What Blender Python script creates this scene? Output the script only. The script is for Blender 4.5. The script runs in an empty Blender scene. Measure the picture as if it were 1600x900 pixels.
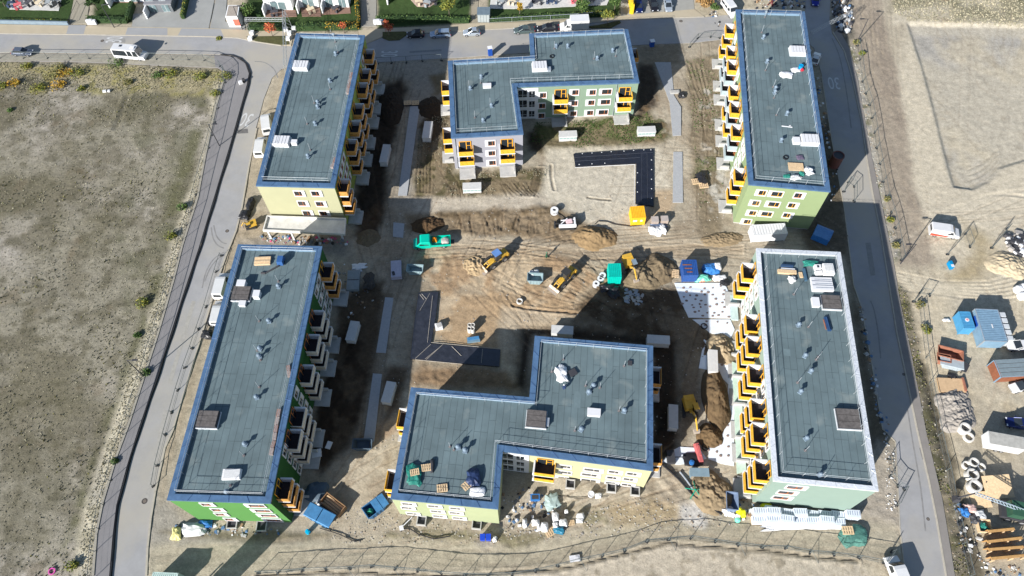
import bpy, math, random
import numpy as np
random.seed(7); NR=np.random.RandomState(7)
PI=math.pi
C=bpy.context.scene.collection
# ---------------------------------------------------------------- camera
CH=112.5; F=1153.26; PITCH=math.radians(59.155); ROLL=-0.0257877
cp,sp=math.cos(PITCH),math.sin(PITCH); cr,sr=math.cos(ROLL),math.sin(ROLL)
from mathutils import Matrix, Vector, noise as mnoise
cam=bpy.data.objects.new('camera',bpy.data.cameras.new('camera')); C.objects.link(cam)
ex,ed,fw=Vector((1,0,0)),Vector((0,-sp,-cp)),Vector((0,cp,-sp))
bx_=cr*ex-sr*ed; by_=-(sr*ex+cr*ed); bz_=-fw
M=Matrix((bx_,by_,bz_)).transposed().to_4x4(); M.translation=Vector((0,0,CH)); cam.matrix_world=M
cam.data.sensor_width=36; cam.data.lens=36*F/1600; cam.data.clip_end=5000; cam.data.clip_start=1
sc=bpy.context.scene; sc.camera=cam
# ---------------------------------------------------------------- light
SUN_EL=math.radians(25.3); SUN_AZ=math.radians(48.5)   # shadows run towards this heading (from +x)
w=bpy.data.worlds.new('World'); sc.world=w; w.use_nodes=True
nt=w.node_tree; bg=nt.nodes['Background']; sky=nt.nodes.new('ShaderNodeTexSky'); sky.sky_type='NISHITA'
sky.sun_disc=False; sky.sun_elevation=SUN_EL; sky.sun_rotation=math.radians(221.5); sky.altitude=500
sky.air_density=1.0; sky.dust_density=0.6
nt.links.new(sky.outputs[0],bg.inputs[0]); bg.inputs[1].default_value=0.077
sl=bpy.data.lights.new('sun','SUN'); sl.energy=4.75; sl.angle=math.radians(0.5); sl.color=(1,0.97,0.925)
so=bpy.data.objects.new('sun',sl); C.objects.link(so)
sd=Vector((math.cos(SUN_AZ)*math.cos(SUN_EL),math.sin(SUN_AZ)*math.cos(SUN_EL),-math.sin(SUN_EL)))
so.rotation_euler=sd.to_track_quat('-Z','Y').to_euler(); so.location=(0,0,200)
vs=sc.view_settings; sc.display_settings.display_device='sRGB'; vs.view_transform='Standard'; vs.look='None'; vs.gamma=1; vs.exposure=1.05
vs.use_curve_mapping=False
# ---------------------------------------------------------------- helpers
def G(px,py,z=0.0):
    "where the sight line of a photo pixel meets height z (survey of the photograph)"
    du,dv=px-800,py-450
    u=(du*cr+dv*sr)/F; v=(-du*sr+dv*cr)/F
    d=(u,cp-v*sp,-sp-v*cp); t=(z-CH)/d[2]
    return (d[0]*t,d[1]*t)
def lin(c): c=c/255; return c/12.92 if c<=.04045 else ((c+.055)/1.055)**2.4
def S(r,g,b,k=0.62): return (lin(r)*k,lin(g)*k,lin(b)*k)
MATS={}
def mat(name,col,rough=.8,metal=0,var=.12,scale=1.5,bump=0,bscale=8,spec=.3,emis=None):
    if name in MATS: return MATS[name]
    m=bpy.data.materials.new(name); m.use_nodes=True; n=m.node_tree; b=n.nodes['Principled BSDF']
    b.inputs['Roughness'].default_value=rough; b.inputs['Metallic'].default_value=metal
    b.inputs['Specular IOR Level'].default_value=spec
    g=n.nodes.new('ShaderNodeNewGeometry'); nz=n.nodes.new('ShaderNodeTexNoise'); nz.inputs['Scale'].default_value=scale; nz.inputs['Detail'].default_value=6; nz.inputs['Roughness'].default_value=.65
    n.links.new(g.outputs['Position'],nz.inputs['Vector'])
    r=n.nodes.new('ShaderNodeMapRange'); r.inputs[1].default_value=.3; r.inputs[2].default_value=.7; r.inputs[3].default_value=1-var; r.inputs[4].default_value=1+var
    n.links.new(nz.outputs[0],r.inputs[0])
    vm=n.nodes.new('ShaderNodeVectorMath'); vm.operation='SCALE'; vm.inputs[0].default_value=col; n.links.new(r.outputs[0],vm.inputs['Scale'])
    n.links.new(vm.outputs[0],b.inputs['Base Color'])
    if bump:
        n2=n.nodes.new('ShaderNodeTexNoise'); n2.inputs['Scale'].default_value=bscale; n2.inputs['Detail'].default_value=4
        n.links.new(g.outputs['Position'],n2.inputs['Vector']); bp=n.nodes.new('ShaderNodeBump'); bp.inputs['Strength'].default_value=bump; bp.inputs['Distance'].default_value=.1
        n.links.new(n2.outputs[0],bp.inputs['Height']); n.links.new(bp.outputs[0],b.inputs['Normal'])
    MATS[name]=m; return m
class MB:
    def __init__(s): s.v=[]; s.f=[]; s.m=[]; s.uv=None
    def poly(s,pts,mi=0):
        i=len(s.v); s.v+= [tuple(p) for p in pts]; s.f.append(tuple(range(i,i+len(pts)))); s.m.append(mi); return s
    def box(s,cx,cy,z0,sx,sy,sz,rz=0,mi=0,top=None,tx=1,ty=1,rx=0,ry=0):
        "box standing on z0, optional taper tx,ty at the top, tilt rx,ry"
        i=len(s.v); c,q=math.cos(rz),math.sin(rz)
        for k,(fx,fy,fz) in enumerate([(-1,-1,0),(1,-1,0),(1,1,0),(-1,1,0),(-1,-1,1),(1,-1,1),(1,1,1),(-1,1,1)]):
            x=fx*sx/2*(tx if fz else 1); y=fy*sy/2*(ty if fz else 1); z=fz*sz
            if rx: y,z=y*math.cos(rx)-z*math.sin(rx),y*math.sin(rx)+z*math.cos(rx)
            if ry: x,z=x*math.cos(ry)+z*math.sin(ry),-x*math.sin(ry)+z*math.cos(ry)
            s.v.append((cx+x*c-y*q,cy+x*q+y*c,z0+z))
        for k,f in enumerate([(0,3,2,1),(4,5,6,7),(0,1,5,4),(1,2,6,5),(2,3,7,6),(3,0,4,7)]):
            s.f.append(tuple(i+a for a in f)); s.m.append(top if (k==1 and top is not None) else mi)
        return s
    def prism(s,P,z0,z1,mi=0,top=None,bottom=True):
        n=len(P); i=len(s.v)
        s.v+=[(p[0],p[1],z0) for p in P]+[(p[0],p[1],z1) for p in P]
        s.f.append(tuple(range(i+n,i+2*n))); s.m.append(mi if top is None else top)
        if bottom: s.f.append(tuple(range(i+n-1,i-1,-1))); s.m.append(mi)
        for k in range(n):
            j=(k+1)%n; s.f.append((i+k,i+j,i+n+j,i+n+k)); s.m.append(mi)
        return s
    def tube(s,a,b,r,n=6,mi=0,r2=None,cap=True):
        a,b=Vector(a),Vector(b); d=(b-a); 
        if d.length<1e-6: return s
        d.normalize(); u=d.cross(Vector((0,0,1))); 
        if u.length<1e-3: u=Vector((1,0,0))
        u.normalize(); w_=d.cross(u); r2=r if r2 is None else r2; i=len(s.v)
        for P,R in ((a,r),(b,r2)):
            for k in range(n):
                t=2*PI*k/n; s.v.append(tuple(P+u*math.cos(t)*R+w_*math.sin(t)*R))
        for k in range(n):
            j=(k+1)%n; s.f.append((i+k,i+j,i+n+j,i+n+k)); s.m.append(mi)
        if cap:
            s.f.append(tuple(range(i+n-1,i-1,-1))); s.m.append(mi); s.f.append(tuple(range(i+n,i+2*n))); s.m.append(mi)
        return s
    def path(s,P,r,n=6,mi=0):
        for a,b in zip(P[:-1],P[1:]): s.tube(a,b,r,n,mi)
        return s
    def ring(s,cx,cy,z0,z1,ro,ri,n=20,mi=0):
        i=len(s.v)
        for z,r in ((z0,ro),(z1,ro),(z1,ri),(z0,ri)):
            for k in range(n): t=2*PI*k/n; s.v.append((cx+r*math.cos(t),cy+r*math.sin(t),z))
        for a in range(4):
            b=(a+1)%4
            for k in range(n):
                j=(k+1)%n; s.f.append((i+a*n+k,i+a*n+j,i+b*n+j,i+b*n+k)); s.m.append(mi)
        return s
    def blob(s,cx,cy,z0,sx,sy,sz,mi=0,n=10,m=6,rough=.25,flat=.7,seed=0,rz=0):
        "crumpled rounded lump resting on z0"
        i=len(s.v); rr=random.Random(seed*7.3+cx*3.1+cy); off=rr.random()*100; c,q=math.cos(rz),math.sin(rz)
        for a in range(m+1):
            ph=PI/2*a/m*1.0; zz=math.sin(ph); rad=math.cos(ph)**.6 if a<m else 0
            for k in range(n):
                t=2*PI*k/n; ct,st=math.cos(t),math.sin(t)
                sq=1/max(abs(ct),abs(st))**flat
                d=1+rough*mnoise.noise(Vector((ct*1.7+off,st*1.7,zz*2)))*1.6
                x=ct*sq*rad*d*sx/2*.85; y=st*sq*rad*d*sy/2*.85; z=zz**.8*sz*(1+rough*.6*mnoise.noise(Vector((ct*rad*2+off,st*rad*2,5))))
                s.v.append((cx+x*c-y*q,cy+x*q+y*c,z0+z))
        for a in range(m):
            for k in range(n):
                j=(k+1)%n; s.f.append((i+a*n+k,i+a*n+j,i+(a+1)*n+j,i+(a+1)*n+k)); s.m.append(mi)
        return s
    def mesh(s,name,mats):
        me=bpy.data.meshes.new(name); me.from_pydata(s.v,[],s.f)
        if not isinstance(mats,(list,tuple)): mats=[mats]
        for m in mats: me.materials.append(m)
        me.polygons.foreach_set('material_index',[min(x,len(mats)-1) for x in s.m]); me.update(); return me
    def build(s,name,mats,parent=None,origin=None,loc=None,smooth=False):
        if origin is not None: s.v=[(x-origin[0],y-origin[1],z-origin[2]) for x,y,z in s.v]
        me=s.mesh(name,mats)
        if smooth: me.polygons.foreach_set('use_smooth',[True]*len(me.polygons))
        return link(name,me,parent,loc if loc is not None else (origin if (origin is not None and parent is None) else (0,0,0)))
def link(name,me,parent=None,loc=(0,0,0),rz=0):
    o=bpy.data.objects.new(name,me); C.objects.link(o); o.parent=parent; o.location=loc; o.rotation_euler=(0,0,rz); return o
def tag(o,label=None,cat=None,group=None,kind=None):
    if label: o['label']=label
    if cat: o['category']=cat
    if group: o['group']=group
    if kind: o['kind']=kind
    return o
def thing(name,label,cat,loc,rz=0,group=None):
    o=bpy.data.objects.new(name,None); o.empty_display_size=.3; C.objects.link(o); o.location=(loc[0],loc[1],loc[2] if len(loc)>2 else 0); o.rotation_euler=(0,0,rz)
    return tag(o,label,cat,group)
def copytree(o,parent=None):
    c=o.copy(); C.objects.link(c)
    if parent: c.parent=parent
    for ch in KIDS.get(o.name,[]): 
        cc=copytree(ch,c)
    return c
KIDS={}
def clone(root,loc,rz,label=None,scale=None):
    r=root.copy(); C.objects.link(r); r.location=loc; r.rotation_euler=(0,0,rz)
    if label: r['label']=label
    if scale: r.scale=scale
    for ch in root_children(root):
        c=ch.copy(); C.objects.link(c); c.parent=r
        for g in root_children(ch):
            d=g.copy(); C.objects.link(d); d.parent=c
    return r
def root_children(o): return [x for x in C.objects if x.parent is o]
def ang(a,b): return math.atan2(b[1]-a[1],b[0]-a[0])
def inset(P,d):
    n=len(P); A=sum(P[i][0]*P[(i+1)%n][1]-P[(i+1)%n][0]*P[i][1] for i in range(n)); sg=1 if A>0 else -1; Q=[]
    for i in range(n):
        a,b,c=[np.array(P[(i+k)%n][:2],float) for k in (-1,0,1)]
        d1=(b-a)/np.linalg.norm(b-a); d2=(c-b)/np.linalg.norm(c-b)
        n1=np.array([-d1[1],d1[0]])*sg; n2=np.array([-d2[1],d2[0]])*sg
        k=n1+n2; k=k/ (1+n1@n2); Q.append(tuple(b+k*d))
    return Q
# ---------------------------------------------------------------- terrain
rs=np.random.RandomState(11)
def vnoise(X,Y,s,seed):
    r=np.random.RandomState(seed); T=r.rand(257,257); T[256]=T[0]; T[:,256]=T[:,0]
    x=(X/s)%256; y=(Y/s)%256; i=x.astype(int)%256; j=y.astype(int)%256; u=x-np.floor(x); v=y-np.floor(y)
    u=u*u*(3-2*u); v=v*v*(3-2*v)
    return (T[i,j]*(1-u)*(1-v)+T[i+1,j]*u*(1-v)+T[i,j+1]*(1-u)*v+T[i+1,j+1]*u*v)*2-1
def fbm(X,Y,s,seed,o=4):
    a=1;t=0;n=0
    for k in range(o): t=t+a*vnoise(X+13.7*k,Y-7.1*k,s/2**k,seed+k); n+=a; a*=.55
    return t/n
STEP=.36
xs=np.concatenate([np.array([-1500,-700,-350,-200,-150]),np.arange(-128,-46,.42),np.arange(-46,58,.21),np.arange(58,128.01,.36),np.array([150,200,350,700,1500])])
ys=np.concatenate([np.array([-900,-400,-150,-60,-10]),np.arange(10,28,.34),np.arange(28,112,.21),np.arange(112,160.01,.42),np.array([175,200,260,400,900,2000])])
nx,ny=len(xs),len(ys); GX,GY=np.meshgrid(xs,ys,indexing='ij'); X=GX.ravel(); Y=GY.ravel()
N1=fbm(X,Y,9,1); N2=fbm(X,Y,2.6,5); N3=fbm(X,Y,30,9); N4=fbm(X,Y,.9,14,2); N5=fbm(X,Y,.45,21,2)
Z=.07*N1+.05*N2+.035*N4+.022*N5
Z=np.clip(Z,-.13,.2)
VEG=np.zeros_like(X)
def polysd(P,X,Y):
    P=np.array(P,float); d=np.full(X.shape,1e9); ins=np.zeros(X.shape,bool)
    for i in range(len(P)):
        a,b=P[i],P[(i+1)%len(P)]; e=b-a; wx=X-a[0]; wy=Y-a[1]; L=e@e
        t=np.clip((wx*e[0]+wy*e[1])/(L+1e-9),0,1); d=np.minimum(d,(wx-e[0]*t)**2+(wy-e[1]*t)**2)
        c=((a[1]<=Y)&(b[1]>Y))|((b[1]<=Y)&(a[1]>Y)); xi=a[0]+(Y-a[1])/((b[1]-a[1]) if b[1]!=a[1] else 1e-9)*e[0]
        ins^=(c&(X<xi))
    d=np.sqrt(d); return np.where(ins,d,-d)
def mask(P,feather=1.,rag=1.,px=True):
    Q=[G(*p) for p in P] if px else P
    q=np.array(Q); m=feather+rag+.5; idx=np.where((X>q[:,0].min()-m)&(X<q[:,0].max()+m)&(Y>q[:,1].min()-m)&(Y<q[:,1].max()+m))[0]
    s=polysd(Q,X[idx],Y[idx])+rag*(N2[idx]*.7+N1[idx]*.5)
    t=np.clip(s/feather*.5+.5,0,1); return idx,t*t*(3-2*t)
SANDL=S(214,200,172); SAND=S(200,184,155); DIRT=S(178,160,132); EARTH=S(150,124,92); MUD=S(118,98,74); SOIL=S(92,72,52); DSOIL=S(60,48,37)
OLIVE=S(146,138,116); PALEG=S(176,166,150); GRASS=S(96,104,58); STRAW=S(210,198,166); GREYD=S(150,146,136); BROWNP=S(160,146,128)
COL=np.tile(np.array(S(182,168,142)),(len(X),1))
COL*= (1+.10*N3+.06*N1)[:,None]
def paint(P,col,feather=1.,rag=1.,a=1.,veg=None,dz=None,bumpy=0):
    idx,t=mask(P,feather,rag); t=t*a
    COL[idx]=COL[idx]*(1-t)[:,None]+np.array(col)*t[:,None]
    if veg is not None: VEG[idx]=VEG[idx]*(1-t)+veg*t
    if dz: Z[idx]+=dz*t
    if bumpy: Z[idx]+=bumpy*t*(N2[idx]*.8+N4[idx]*.7)
def patches(P,col,thr=.1,sc_=6,seed=30,a=.7,soft=.2,veg=None,bumpy=0):
    idx,t=mask(P,1.,.5); n=fbm(X[idx],Y[idx],sc_,seed); t=t*np.clip((n-thr)/soft,0,1)*a
    COL[idx]=COL[idx]*(1-t)[:,None]+np.array(col)*t[:,None]
    if veg is not None: VEG[idx]=VEG[idx]*(1-t)+veg*t
    if bumpy: Z[idx]+=bumpy*t
def groove(P,width=.5,depth=.09,col=None,a=.5,px=True,z=0):
    Q=[G(*p) for p in P] if px else P
    q=np.array(Q); m=width*2; idx=np.where((X>q[:,0].min()-m)&(X<q[:,0].max()+m)&(Y>q[:,1].min()-m)&(Y<q[:,1].max()+m))[0]
    x,y=X[idx]+.25*N1[idx],Y[idx]+.25*N2[idx]; d=np.full(x.shape,1e9)
    for p,r in zip(q[:-1],q[1:]):
        e=r-p; t=np.clip(((x-p[0])*e[0]+(y-p[1])*e[1])/(e@e+1e-9),0,1); d=np.minimum(d,np.hypot(x-p[0]-e[0]*t,y-p[1]-e[1]*t))
    g=np.clip(1-d/width,0,1); g=g*g*(3-2*g)
    Z[idx]-=depth*g
    ring=np.clip(1-np.abs(d-width*1.2)/(width*.6),0,1); Z[idx]+=depth*.7*ring
    if col is not None: COL[idx]=COL[idx]*(1-g*a)[:,None]+np.array(col)*(g*a)[:,None]
def tracks(P,gap=1.9,**k):
    Q=[np.array(G(*p)) for p in P]; 
    for s_ in (-1,1):
        R_=[]
        for i,q in enumerate(Q):
            d=Q[min(i+1,len(Q)-1)]-Q[max(i-1,0)]; d=d/np.linalg.norm(d); R_.append(tuple(q+np.array([-d[1],d[0]])*s_*gap/2))
        groove(R_,px=False,**k)
# --- meadow on the left
MEAD=[(-300,88),(0,96),(120,95),(250,100),(345,108),(348,150),(325,240),(290,325),(272,395),(250,480),(222,540),(190,620),(165,690),(148,740),(130,800),(118,860),(112,940),(-500,960)]
paint(MEAD,OLIVE,1.5,1.5,veg=.6)
patches(MEAD,PALEG,-.1,16,40,.85,.5); patches(MEAD,S(112,104,78),-.02,13,50,.8,.4,veg=1); patches(MEAD,S(112,104,82),.0,4.2,57,.65,.35); patches(MEAD,S(94,88,64),.1,1.7,58,.6,.3)
patches(MEAD,S(120,100,70),.42,5,64,.3,.15); patches([(190,130),(330,120),(300,300),(260,400),(200,520),(180,350),(210,220)],S(102,100,72),-.1,5,70,.6,.4)
paint([(-200,90),(0,98),(345,108),(350,150),(200,142),(130,130),(0,118)],S(170,156,112),1.5,2,.8,veg=.6)
patches([(-200,96),(0,98),(345,112),(345,150),(130,148),(0,145)],S(150,140,60),.1,3,77,.7,.2)
STRIP=[(352,120),(352,150),(338,200),(322,250),(310,300),(300,330),(285,375),(272,437),(262,480),(247,520),(222,600),(205,650),(190,690),(170,760),(158,800),(150,850),(145,945),(118,945),(122,860),(134,790),(158,720),(178,655),(200,590),(226,520),(248,455),(262,400),(282,340),(300,290),(318,240),(330,180),(335,130)]
paint(STRIP,STRAW,1,.8,veg=.3); patches(STRIP,S(140,132,100),.1,2,81,.5,.2); patches(STRIP,GREYD,.1,3,83,.5,.2)
groove([(352,120),(340,200),(318,265),(298,335),(275,420),(248,510),(222,590),(197,670),(170,760),(152,840),(144,940)],.35,.12,S(120,112,96),.6)
groove([(200,150),(190,175),(180,200)],.8,.15,S(110,104,84),.7)
for P_ in ([(325,135),(338,140),(318,205),(300,262),(282,312),(262,372),(250,365),(268,300),(290,235),(306,175)],[(235,430),(262,420),(246,475),(222,530),(196,595),(172,660),(150,725),(128,800),(112,870),(98,865),(118,780),(150,690),(186,590),(214,510)]):
    patches(P_,S(104,102,66),-.35,3,270,.75,.4,veg=1)
patches([(150,150),(250,140),(220,330),(120,420),(60,360),(100,220)],S(110,102,76),.0,6,271,.5,.4); patches([(0,700),(120,660),(110,780),(60,860),(0,840)],S(100,94,70),-.05,6,272,.5,.4)
# --- upper right: dry grass and the excavated lot
RG=[(1385,-60),(1800,-80),(1800,60),(1600,42),(1420,33),(1395,20)]
paint(RG,S(150,142,112),2,2,veg=.9); patches(RG,S(112,108,74),.05,7,90,.7,.3); patches(RG,S(150,104,60),.35,3,92,.5,.15); patches(RG,SANDL,.2,10,93,.6,.3)
paint([(1395,15),(1480,14),(1500,30),(1420,34),(1395,40)],SANDL,1,1.5,.7)
LOT=[(1330,-40),(1390,-40),(1425,60),(1800,40),(1800,480),(1420,460),(1400,420),(1330,60)]
paint([(1418,34),(1800,30),(1800,420),(1560,420),(1430,400),(1400,330),(1380,200)],S(206,192,164),2,1.5)
PIT=[(1419,36),(1440,100),(1457,160),(1473,225),(1491,291),(1520,295),(1545,283),(1562,262),(1600,250),(1800,240),(1800,25),(1600,40)]
idx,t=mask(PIT,.5,.12); Z[idx]-=.5*t
patches(PIT,S(182,174,160),.0,13,100,.8,.3); patches(PIT,S(214,196,160),.15,9,101,.7,.3); patches(PIT,S(170,152,120),.35,5,102,.5,.2)
paint([(1418,33),(1600,38),(1800,34),(1800,50),(1600,56),(1425,52)],SANDL,1,.6,.8)
paint([(1322,-40),(1368,-40),(1388,66),(1408,145),(1420,215),(1428,290),(1446,350),(1460,410),(1448,418),(1402,412),(1385,330),(1372,230),(1356,130),(1333,60)],S(166,150,128),1,1,.95)
patches([(1322,-40),(1368,-40),(1388,66),(1408,145),(1420,215),(1428,290),(1446,350),(1460,410),(1448,418),(1402,412),(1385,330),(1372,230),(1356,130),(1333,60)],S(146,130,112),.1,4,110,.5,.3)
for k in range(9):
    f=k/9; groove([(1345+60*f,-10),(1352+60*f,100),(1385+50*f,220),(1400+50*f,330)],.4,.05,None)
for k in range(6): # arc tracks of the turning place
    groove([(1395+k*2,40-k*4),(1420+k*2,22-k*3),(1450+k*3,20-k*3),(1475+k*4,34-k*2)],.4,.08,SANDL,.3)
for k in range(4):
    groove([(1515,290-k*9),(1535,281-k*9),(1552,268-k*9),(1562,255-k*8)],.3,.07,S(176,162,134),.4)
for k in range(7): groove([(1420+k*14,372),(1480+k*12,330),(1540+k*10,305),(1620,292+k*4)],.5,.05,SANDL,.3)
# yard lower right
YARD=[(1400,420),(1440,425),(1520,400),(1800,380),(1800,950),(1500,950),(1480,800),(1440,600),(1420,500),(1418,462)]
paint(YARD,S(204,188,156),2,1.5); patches(YARD,S(180,172,152),.0,12,120,.7,.3); patches(YARD,S(190,168,124),.2,6,121,.5,.3)
paint([(1505,345),(1540,360),(1560,400),(1530,430),(1500,450),(1480,440),(1515,400)],S(168,146,96),2,2,.7)
paint([(1555,400),(1590,390),(1600,400),(1600,440),(1560,430),(1545,415)],S(224,214,190),1,1.5,.9,bumpy=.3)
paint([(1400,425),(1470,440),(1545,445),(1600,430),(1800,420),(1800,480),(1600,480),(1500,462),(1430,462)],S(208,194,164),1.5,1,.8)
for k in range(6): groove([(1400,425+k*5),(1470,440+k*4),(1545,440+k*6),(1620,420+k*8),(1700,400+k*8)],.4,.06,SANDL,.3)
paint([(1440,600),(1480,640),(1500,720),(1520,800),(1500,900),(1530,940),(1800,940),(1800,700),(1560,640),(1500,600)],S(176,164,140),2,2,.7)
VERGE=[(1398,440),(1420,462),(1432,520),(1450,600),(1470,690),(1490,780),(1515,860),(1530,940),(1495,940),(1478,840),(1455,740),(1432,620),(1412,520)]
paint(VERGE,S(120,110,88),.8,.8,.9,veg=.7,bumpy=.15); patches(VERGE,S(84,84,50),.1,2,130,.7,.2)
DITCH=[(1436,560),(1450,620),(1468,690),(1488,760),(1502,830),(1520,900),(1530,940),(1556,940),(1535,860),(1512,770),(1486,690),(1462,610),(1446,555)]
paint(DITCH,S(88,80,62),.8,.8,.85,veg=.5,dz=-.5,bumpy=.2)
VN=[(1322,70),(1336,70),(1350,130),(1368,225),(1385,320),(1408,400),(1398,410),(1376,330),(1362,260),(1345,170)]
paint(VN,S(170,164,150),.6,.6,.9,bumpy=.1); patches(VN,S(100,100,56),.15,1.6,140,.8,.2)
paint([(1300,0),(1330,0),(1336,60),(1318,70),(1300,48)],S(110,104,90),1,1,.9,bumpy=.2)
# --- south dirt road and foreground
paint([(231,820),(300,815),(470,835),(640,840),(800,845),(900,835),(1000,800),(1100,790),(1200,800),(1400,820),(1420,870),(1300,860),(1200,850),(1050,838),(960,855),(850,885),(700,890),(500,880),(380,895),(300,905),(231,905)],S(186,174,146),1,1,.9)
paint([(380,900),(500,885),(700,893),(870,888),(960,862),(1060,845),(1200,860),(1300,870),(1385,885),(1400,950),(300,950)],S(198,184,156),1,1,.95)
patches([(380,900),(500,885),(700,893),(870,888),(960,862),(1060,845),(1200,860),(1300,870),(1385,885),(1400,950),(300,950)],S(174,160,132),.1,2.5,145,.5,.3,bumpy=.02)
for k in range(7): groove([(240,870+k*4),(400,843+k*5),(560,848+k*5),(700,858+k*4),(850,862+k*3),(1000,820+k*4),(1150,815+k*5),(1300,835+k*4),(1400,850+k*3)],.4,.05,S(170,158,130),.3)
paint([(232,760),(262,785),(300,830),(420,838),(470,830),(470,846),(380,848),(270,850),(232,850)],S(166,158,142),1,1,.9)
paint([(250,830),(300,838),(400,845),(470,845),(520,838),(500,830),(420,832)],S(120,108,78),.6,.8,.8,bumpy=.15)
paint([(600,838),(680,842),(770,845),(800,860),(840,850),(860,838),(880,830),(760,832),(660,828)],S(120,112,72),.6,.8,.75,veg=.4,bumpy=.2)
patches([(590,770),(620,810),(780,820),(900,780),(1020,770),(1060,790),(980,830),(780,850),(600,835),(560,820)],S(128,122,76),.2,3,150,.6,.2,veg=.4,bumpy=.1)
paint([(460,770),(560,700),(620,640),(612,780),(625,810),(560,830),(470,825)],S(190,174,144),1,1,.9)
patches([(460,770),(560,700),(620,640),(612,780),(625,810),(560,830),(470,825)],S(168,146,112),.1,3,151,.5,.2,bumpy=.08)
paint([(1015,740),(1060,735),(1090,760),(1110,800),(1080,815),(1000,800),(1010,770)],S(172,152,120),1,1,.9,bumpy=.15)
paint([(1060,785),(1090,780),(1110,815),(1100,825),(1060,815)],S(216,212,204),.8,1.2,.8)
paint([(940,780),(1010,770),(1060,790),(1060,820),(960,825)],S(176,154,112),1,1,.8)
paint([(790,775),(900,765),(1010,772),(1015,785),(900,790),(840,800),(780,830)],S(204,190,164),1,1,.8)
# --- courtyard
CY=[(560,100),(1130,60),(1150,380),(1160,790),(500,790),(540,400)]
patches(CY,S(208,194,166),.05,8,160,.6,.3); patches(CY,S(160,140,112),.1,4,163,.5,.25,bumpy=.05)
paint([(575,100),(690,95),(700,300),(650,330),(610,320),(640,180),(640,130),(580,110)],S(176,168,152),1.5,1.5,.8)
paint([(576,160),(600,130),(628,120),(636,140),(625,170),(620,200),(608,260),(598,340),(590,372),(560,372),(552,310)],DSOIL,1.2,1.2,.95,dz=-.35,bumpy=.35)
paint([(565,330),(598,320),(592,355),(570,372),(548,372)],S(112,86,58),1,1,.8,bumpy=.25)
paint([(652,195),(700,150),(706,212),(708,270),(860,262),(846,300),(780,306),(730,308),(646,308),(646,250)],S(136,118,86),1,1,.95,veg=.35,bumpy=.12)
patches([(652,195),(700,150),(706,212),(708,270),(860,262),(846,300),(780,306),(730,308),(646,308),(646,250)],S(84,80,42),.05,2.2,170,.75,.2,veg=.6)
paint([(664,172),(690,150),(700,175),(700,200),(668,240),(655,205)],DSOIL,1,1,.8,bumpy=.3)
paint([(672,118),(698,112),(702,148),(680,150)],S(130,106,60),1,1,.8)
paint([(836,196),(992,182),(1012,170),(1040,215),(1040,222),(980,228),(870,235),(840,240),(825,222)],S(126,112,76),1,1,.95,bumpy=.15)
patches([(836,190),(992,182),(1040,175),(1048,215),(980,226),(900,200),(830,232)],S(90,96,48),-.05,3,175,.8,.25,veg=.6)
paint([(820,205),(838,200),(848,232),(845,238),(826,236)],DSOIL,1,1,.8)
paint([(998,100),(1022,98),(1030,130),(1022,165),(998,185),(995,150)],DSOIL,1,1,.9,dz=-.25,bumpy=.3)
paint([(990,70),(1062,66),(1065,100),(1000,100)],S(140,124,96),1,1,.8,bumpy=.1)
patches([(1000,170),(1025,150),(1048,205),(1040,222),(1005,222)],S(120,96,64),0,2.5,176,.8,.2,bumpy=.08)
paint([(1070,92),(1122,85),(1128,130),(1128,220),(1130,300),(1128,382),(1092,382),(1086,300),(1076,200)],S(140,124,96),1,1,.95,bumpy=.12)
patches([(1070,92),(1125,85),(1130,220),(1140,300),(1092,330),(1080,200)],S(104,108,62),.1,3.5,180,.7,.3,veg=.5)
patches([(1094,130),(1125,110),(1138,220),(1138,300),(1110,330),(1095,200)],S(198,192,178),.1,2.2,183,.8,.2)
for k in range(4): groove([(1074+k*7,100),(1084+k*6,130),(1098+k*4,165),(1100+k*2,230)],.35,.1,S(120,102,76),.3)
# level strip of the future garage court, upper right
paint([(855,232),(1030,228),(1048,300),(1048,352),(985,355),(870,342),(846,308),(852,260)],S(214,202,176),1,1,.95)
patches([(855,232),(1030,228),(1048,300),(1048,352),(985,355),(870,342),(846,308),(852,260)],S(196,182,154),.05,5,190,.6,.3)
paint([(895,260),(985,258),(990,305),(870,300)],S(208,196,172),1,1,.5)
groove([(861,258),(862,280),(865,296)],.4,.15,S(110,98,80),.6); groove([(918,309),(940,312),(955,313)],.3,.15,S(100,84,60),.8)
paint([(646,312),(850,304),(865,322),(800,328),(650,333)],S(196,182,158),.8,.6,.95)
paint([(634,336),(700,330),(870,324),(905,342),(940,372),(910,384),(800,372),(690,366),(640,364)],S(146,124,92),1,1,.95,bumpy=.2)
patches([(634,336),(700,330),(870,324),(905,342),(860,366),(690,364)],S(112,92,62),.0,3,195,.8,.25,bumpy=.12)
paint([(1000,300),(1050,298),(1052,335),(1010,348)],S(186,150,100),1,1,.7)
for k in range(22):
    x0=705+rs.rand()*165; y0=334+rs.rand()*14; dx=rs.uniform(-7,7); groove([(x0,y0),(x0+dx*.6,y0+9),(x0+dx,y0+12+rs.rand()*14)],.16+.14*rs.rand(),.10,S(96,76,52),.5)
for k in range(8): e1=rs.uniform(-4,4); groove([(698+k*5+e1,284),(706+k*4,298),(700+k*7-e1,308)],.2,.11,S(80,64,44),.5); groove([(778+k*6+e1,286),(788+k*6,298),(796+k*7-e1,307)],.2,.11,S(80,64,44),.5)
for k in range(5): groove([(838+k*3,262),(830+k*3,290),(815+k*5,305)],.35,.14,S(80,64,44),.5); groove([(655+k*4,205),(652+k*5,250),(652+k*5,300)],.35,.12,S(120,100,66),.4)
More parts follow.
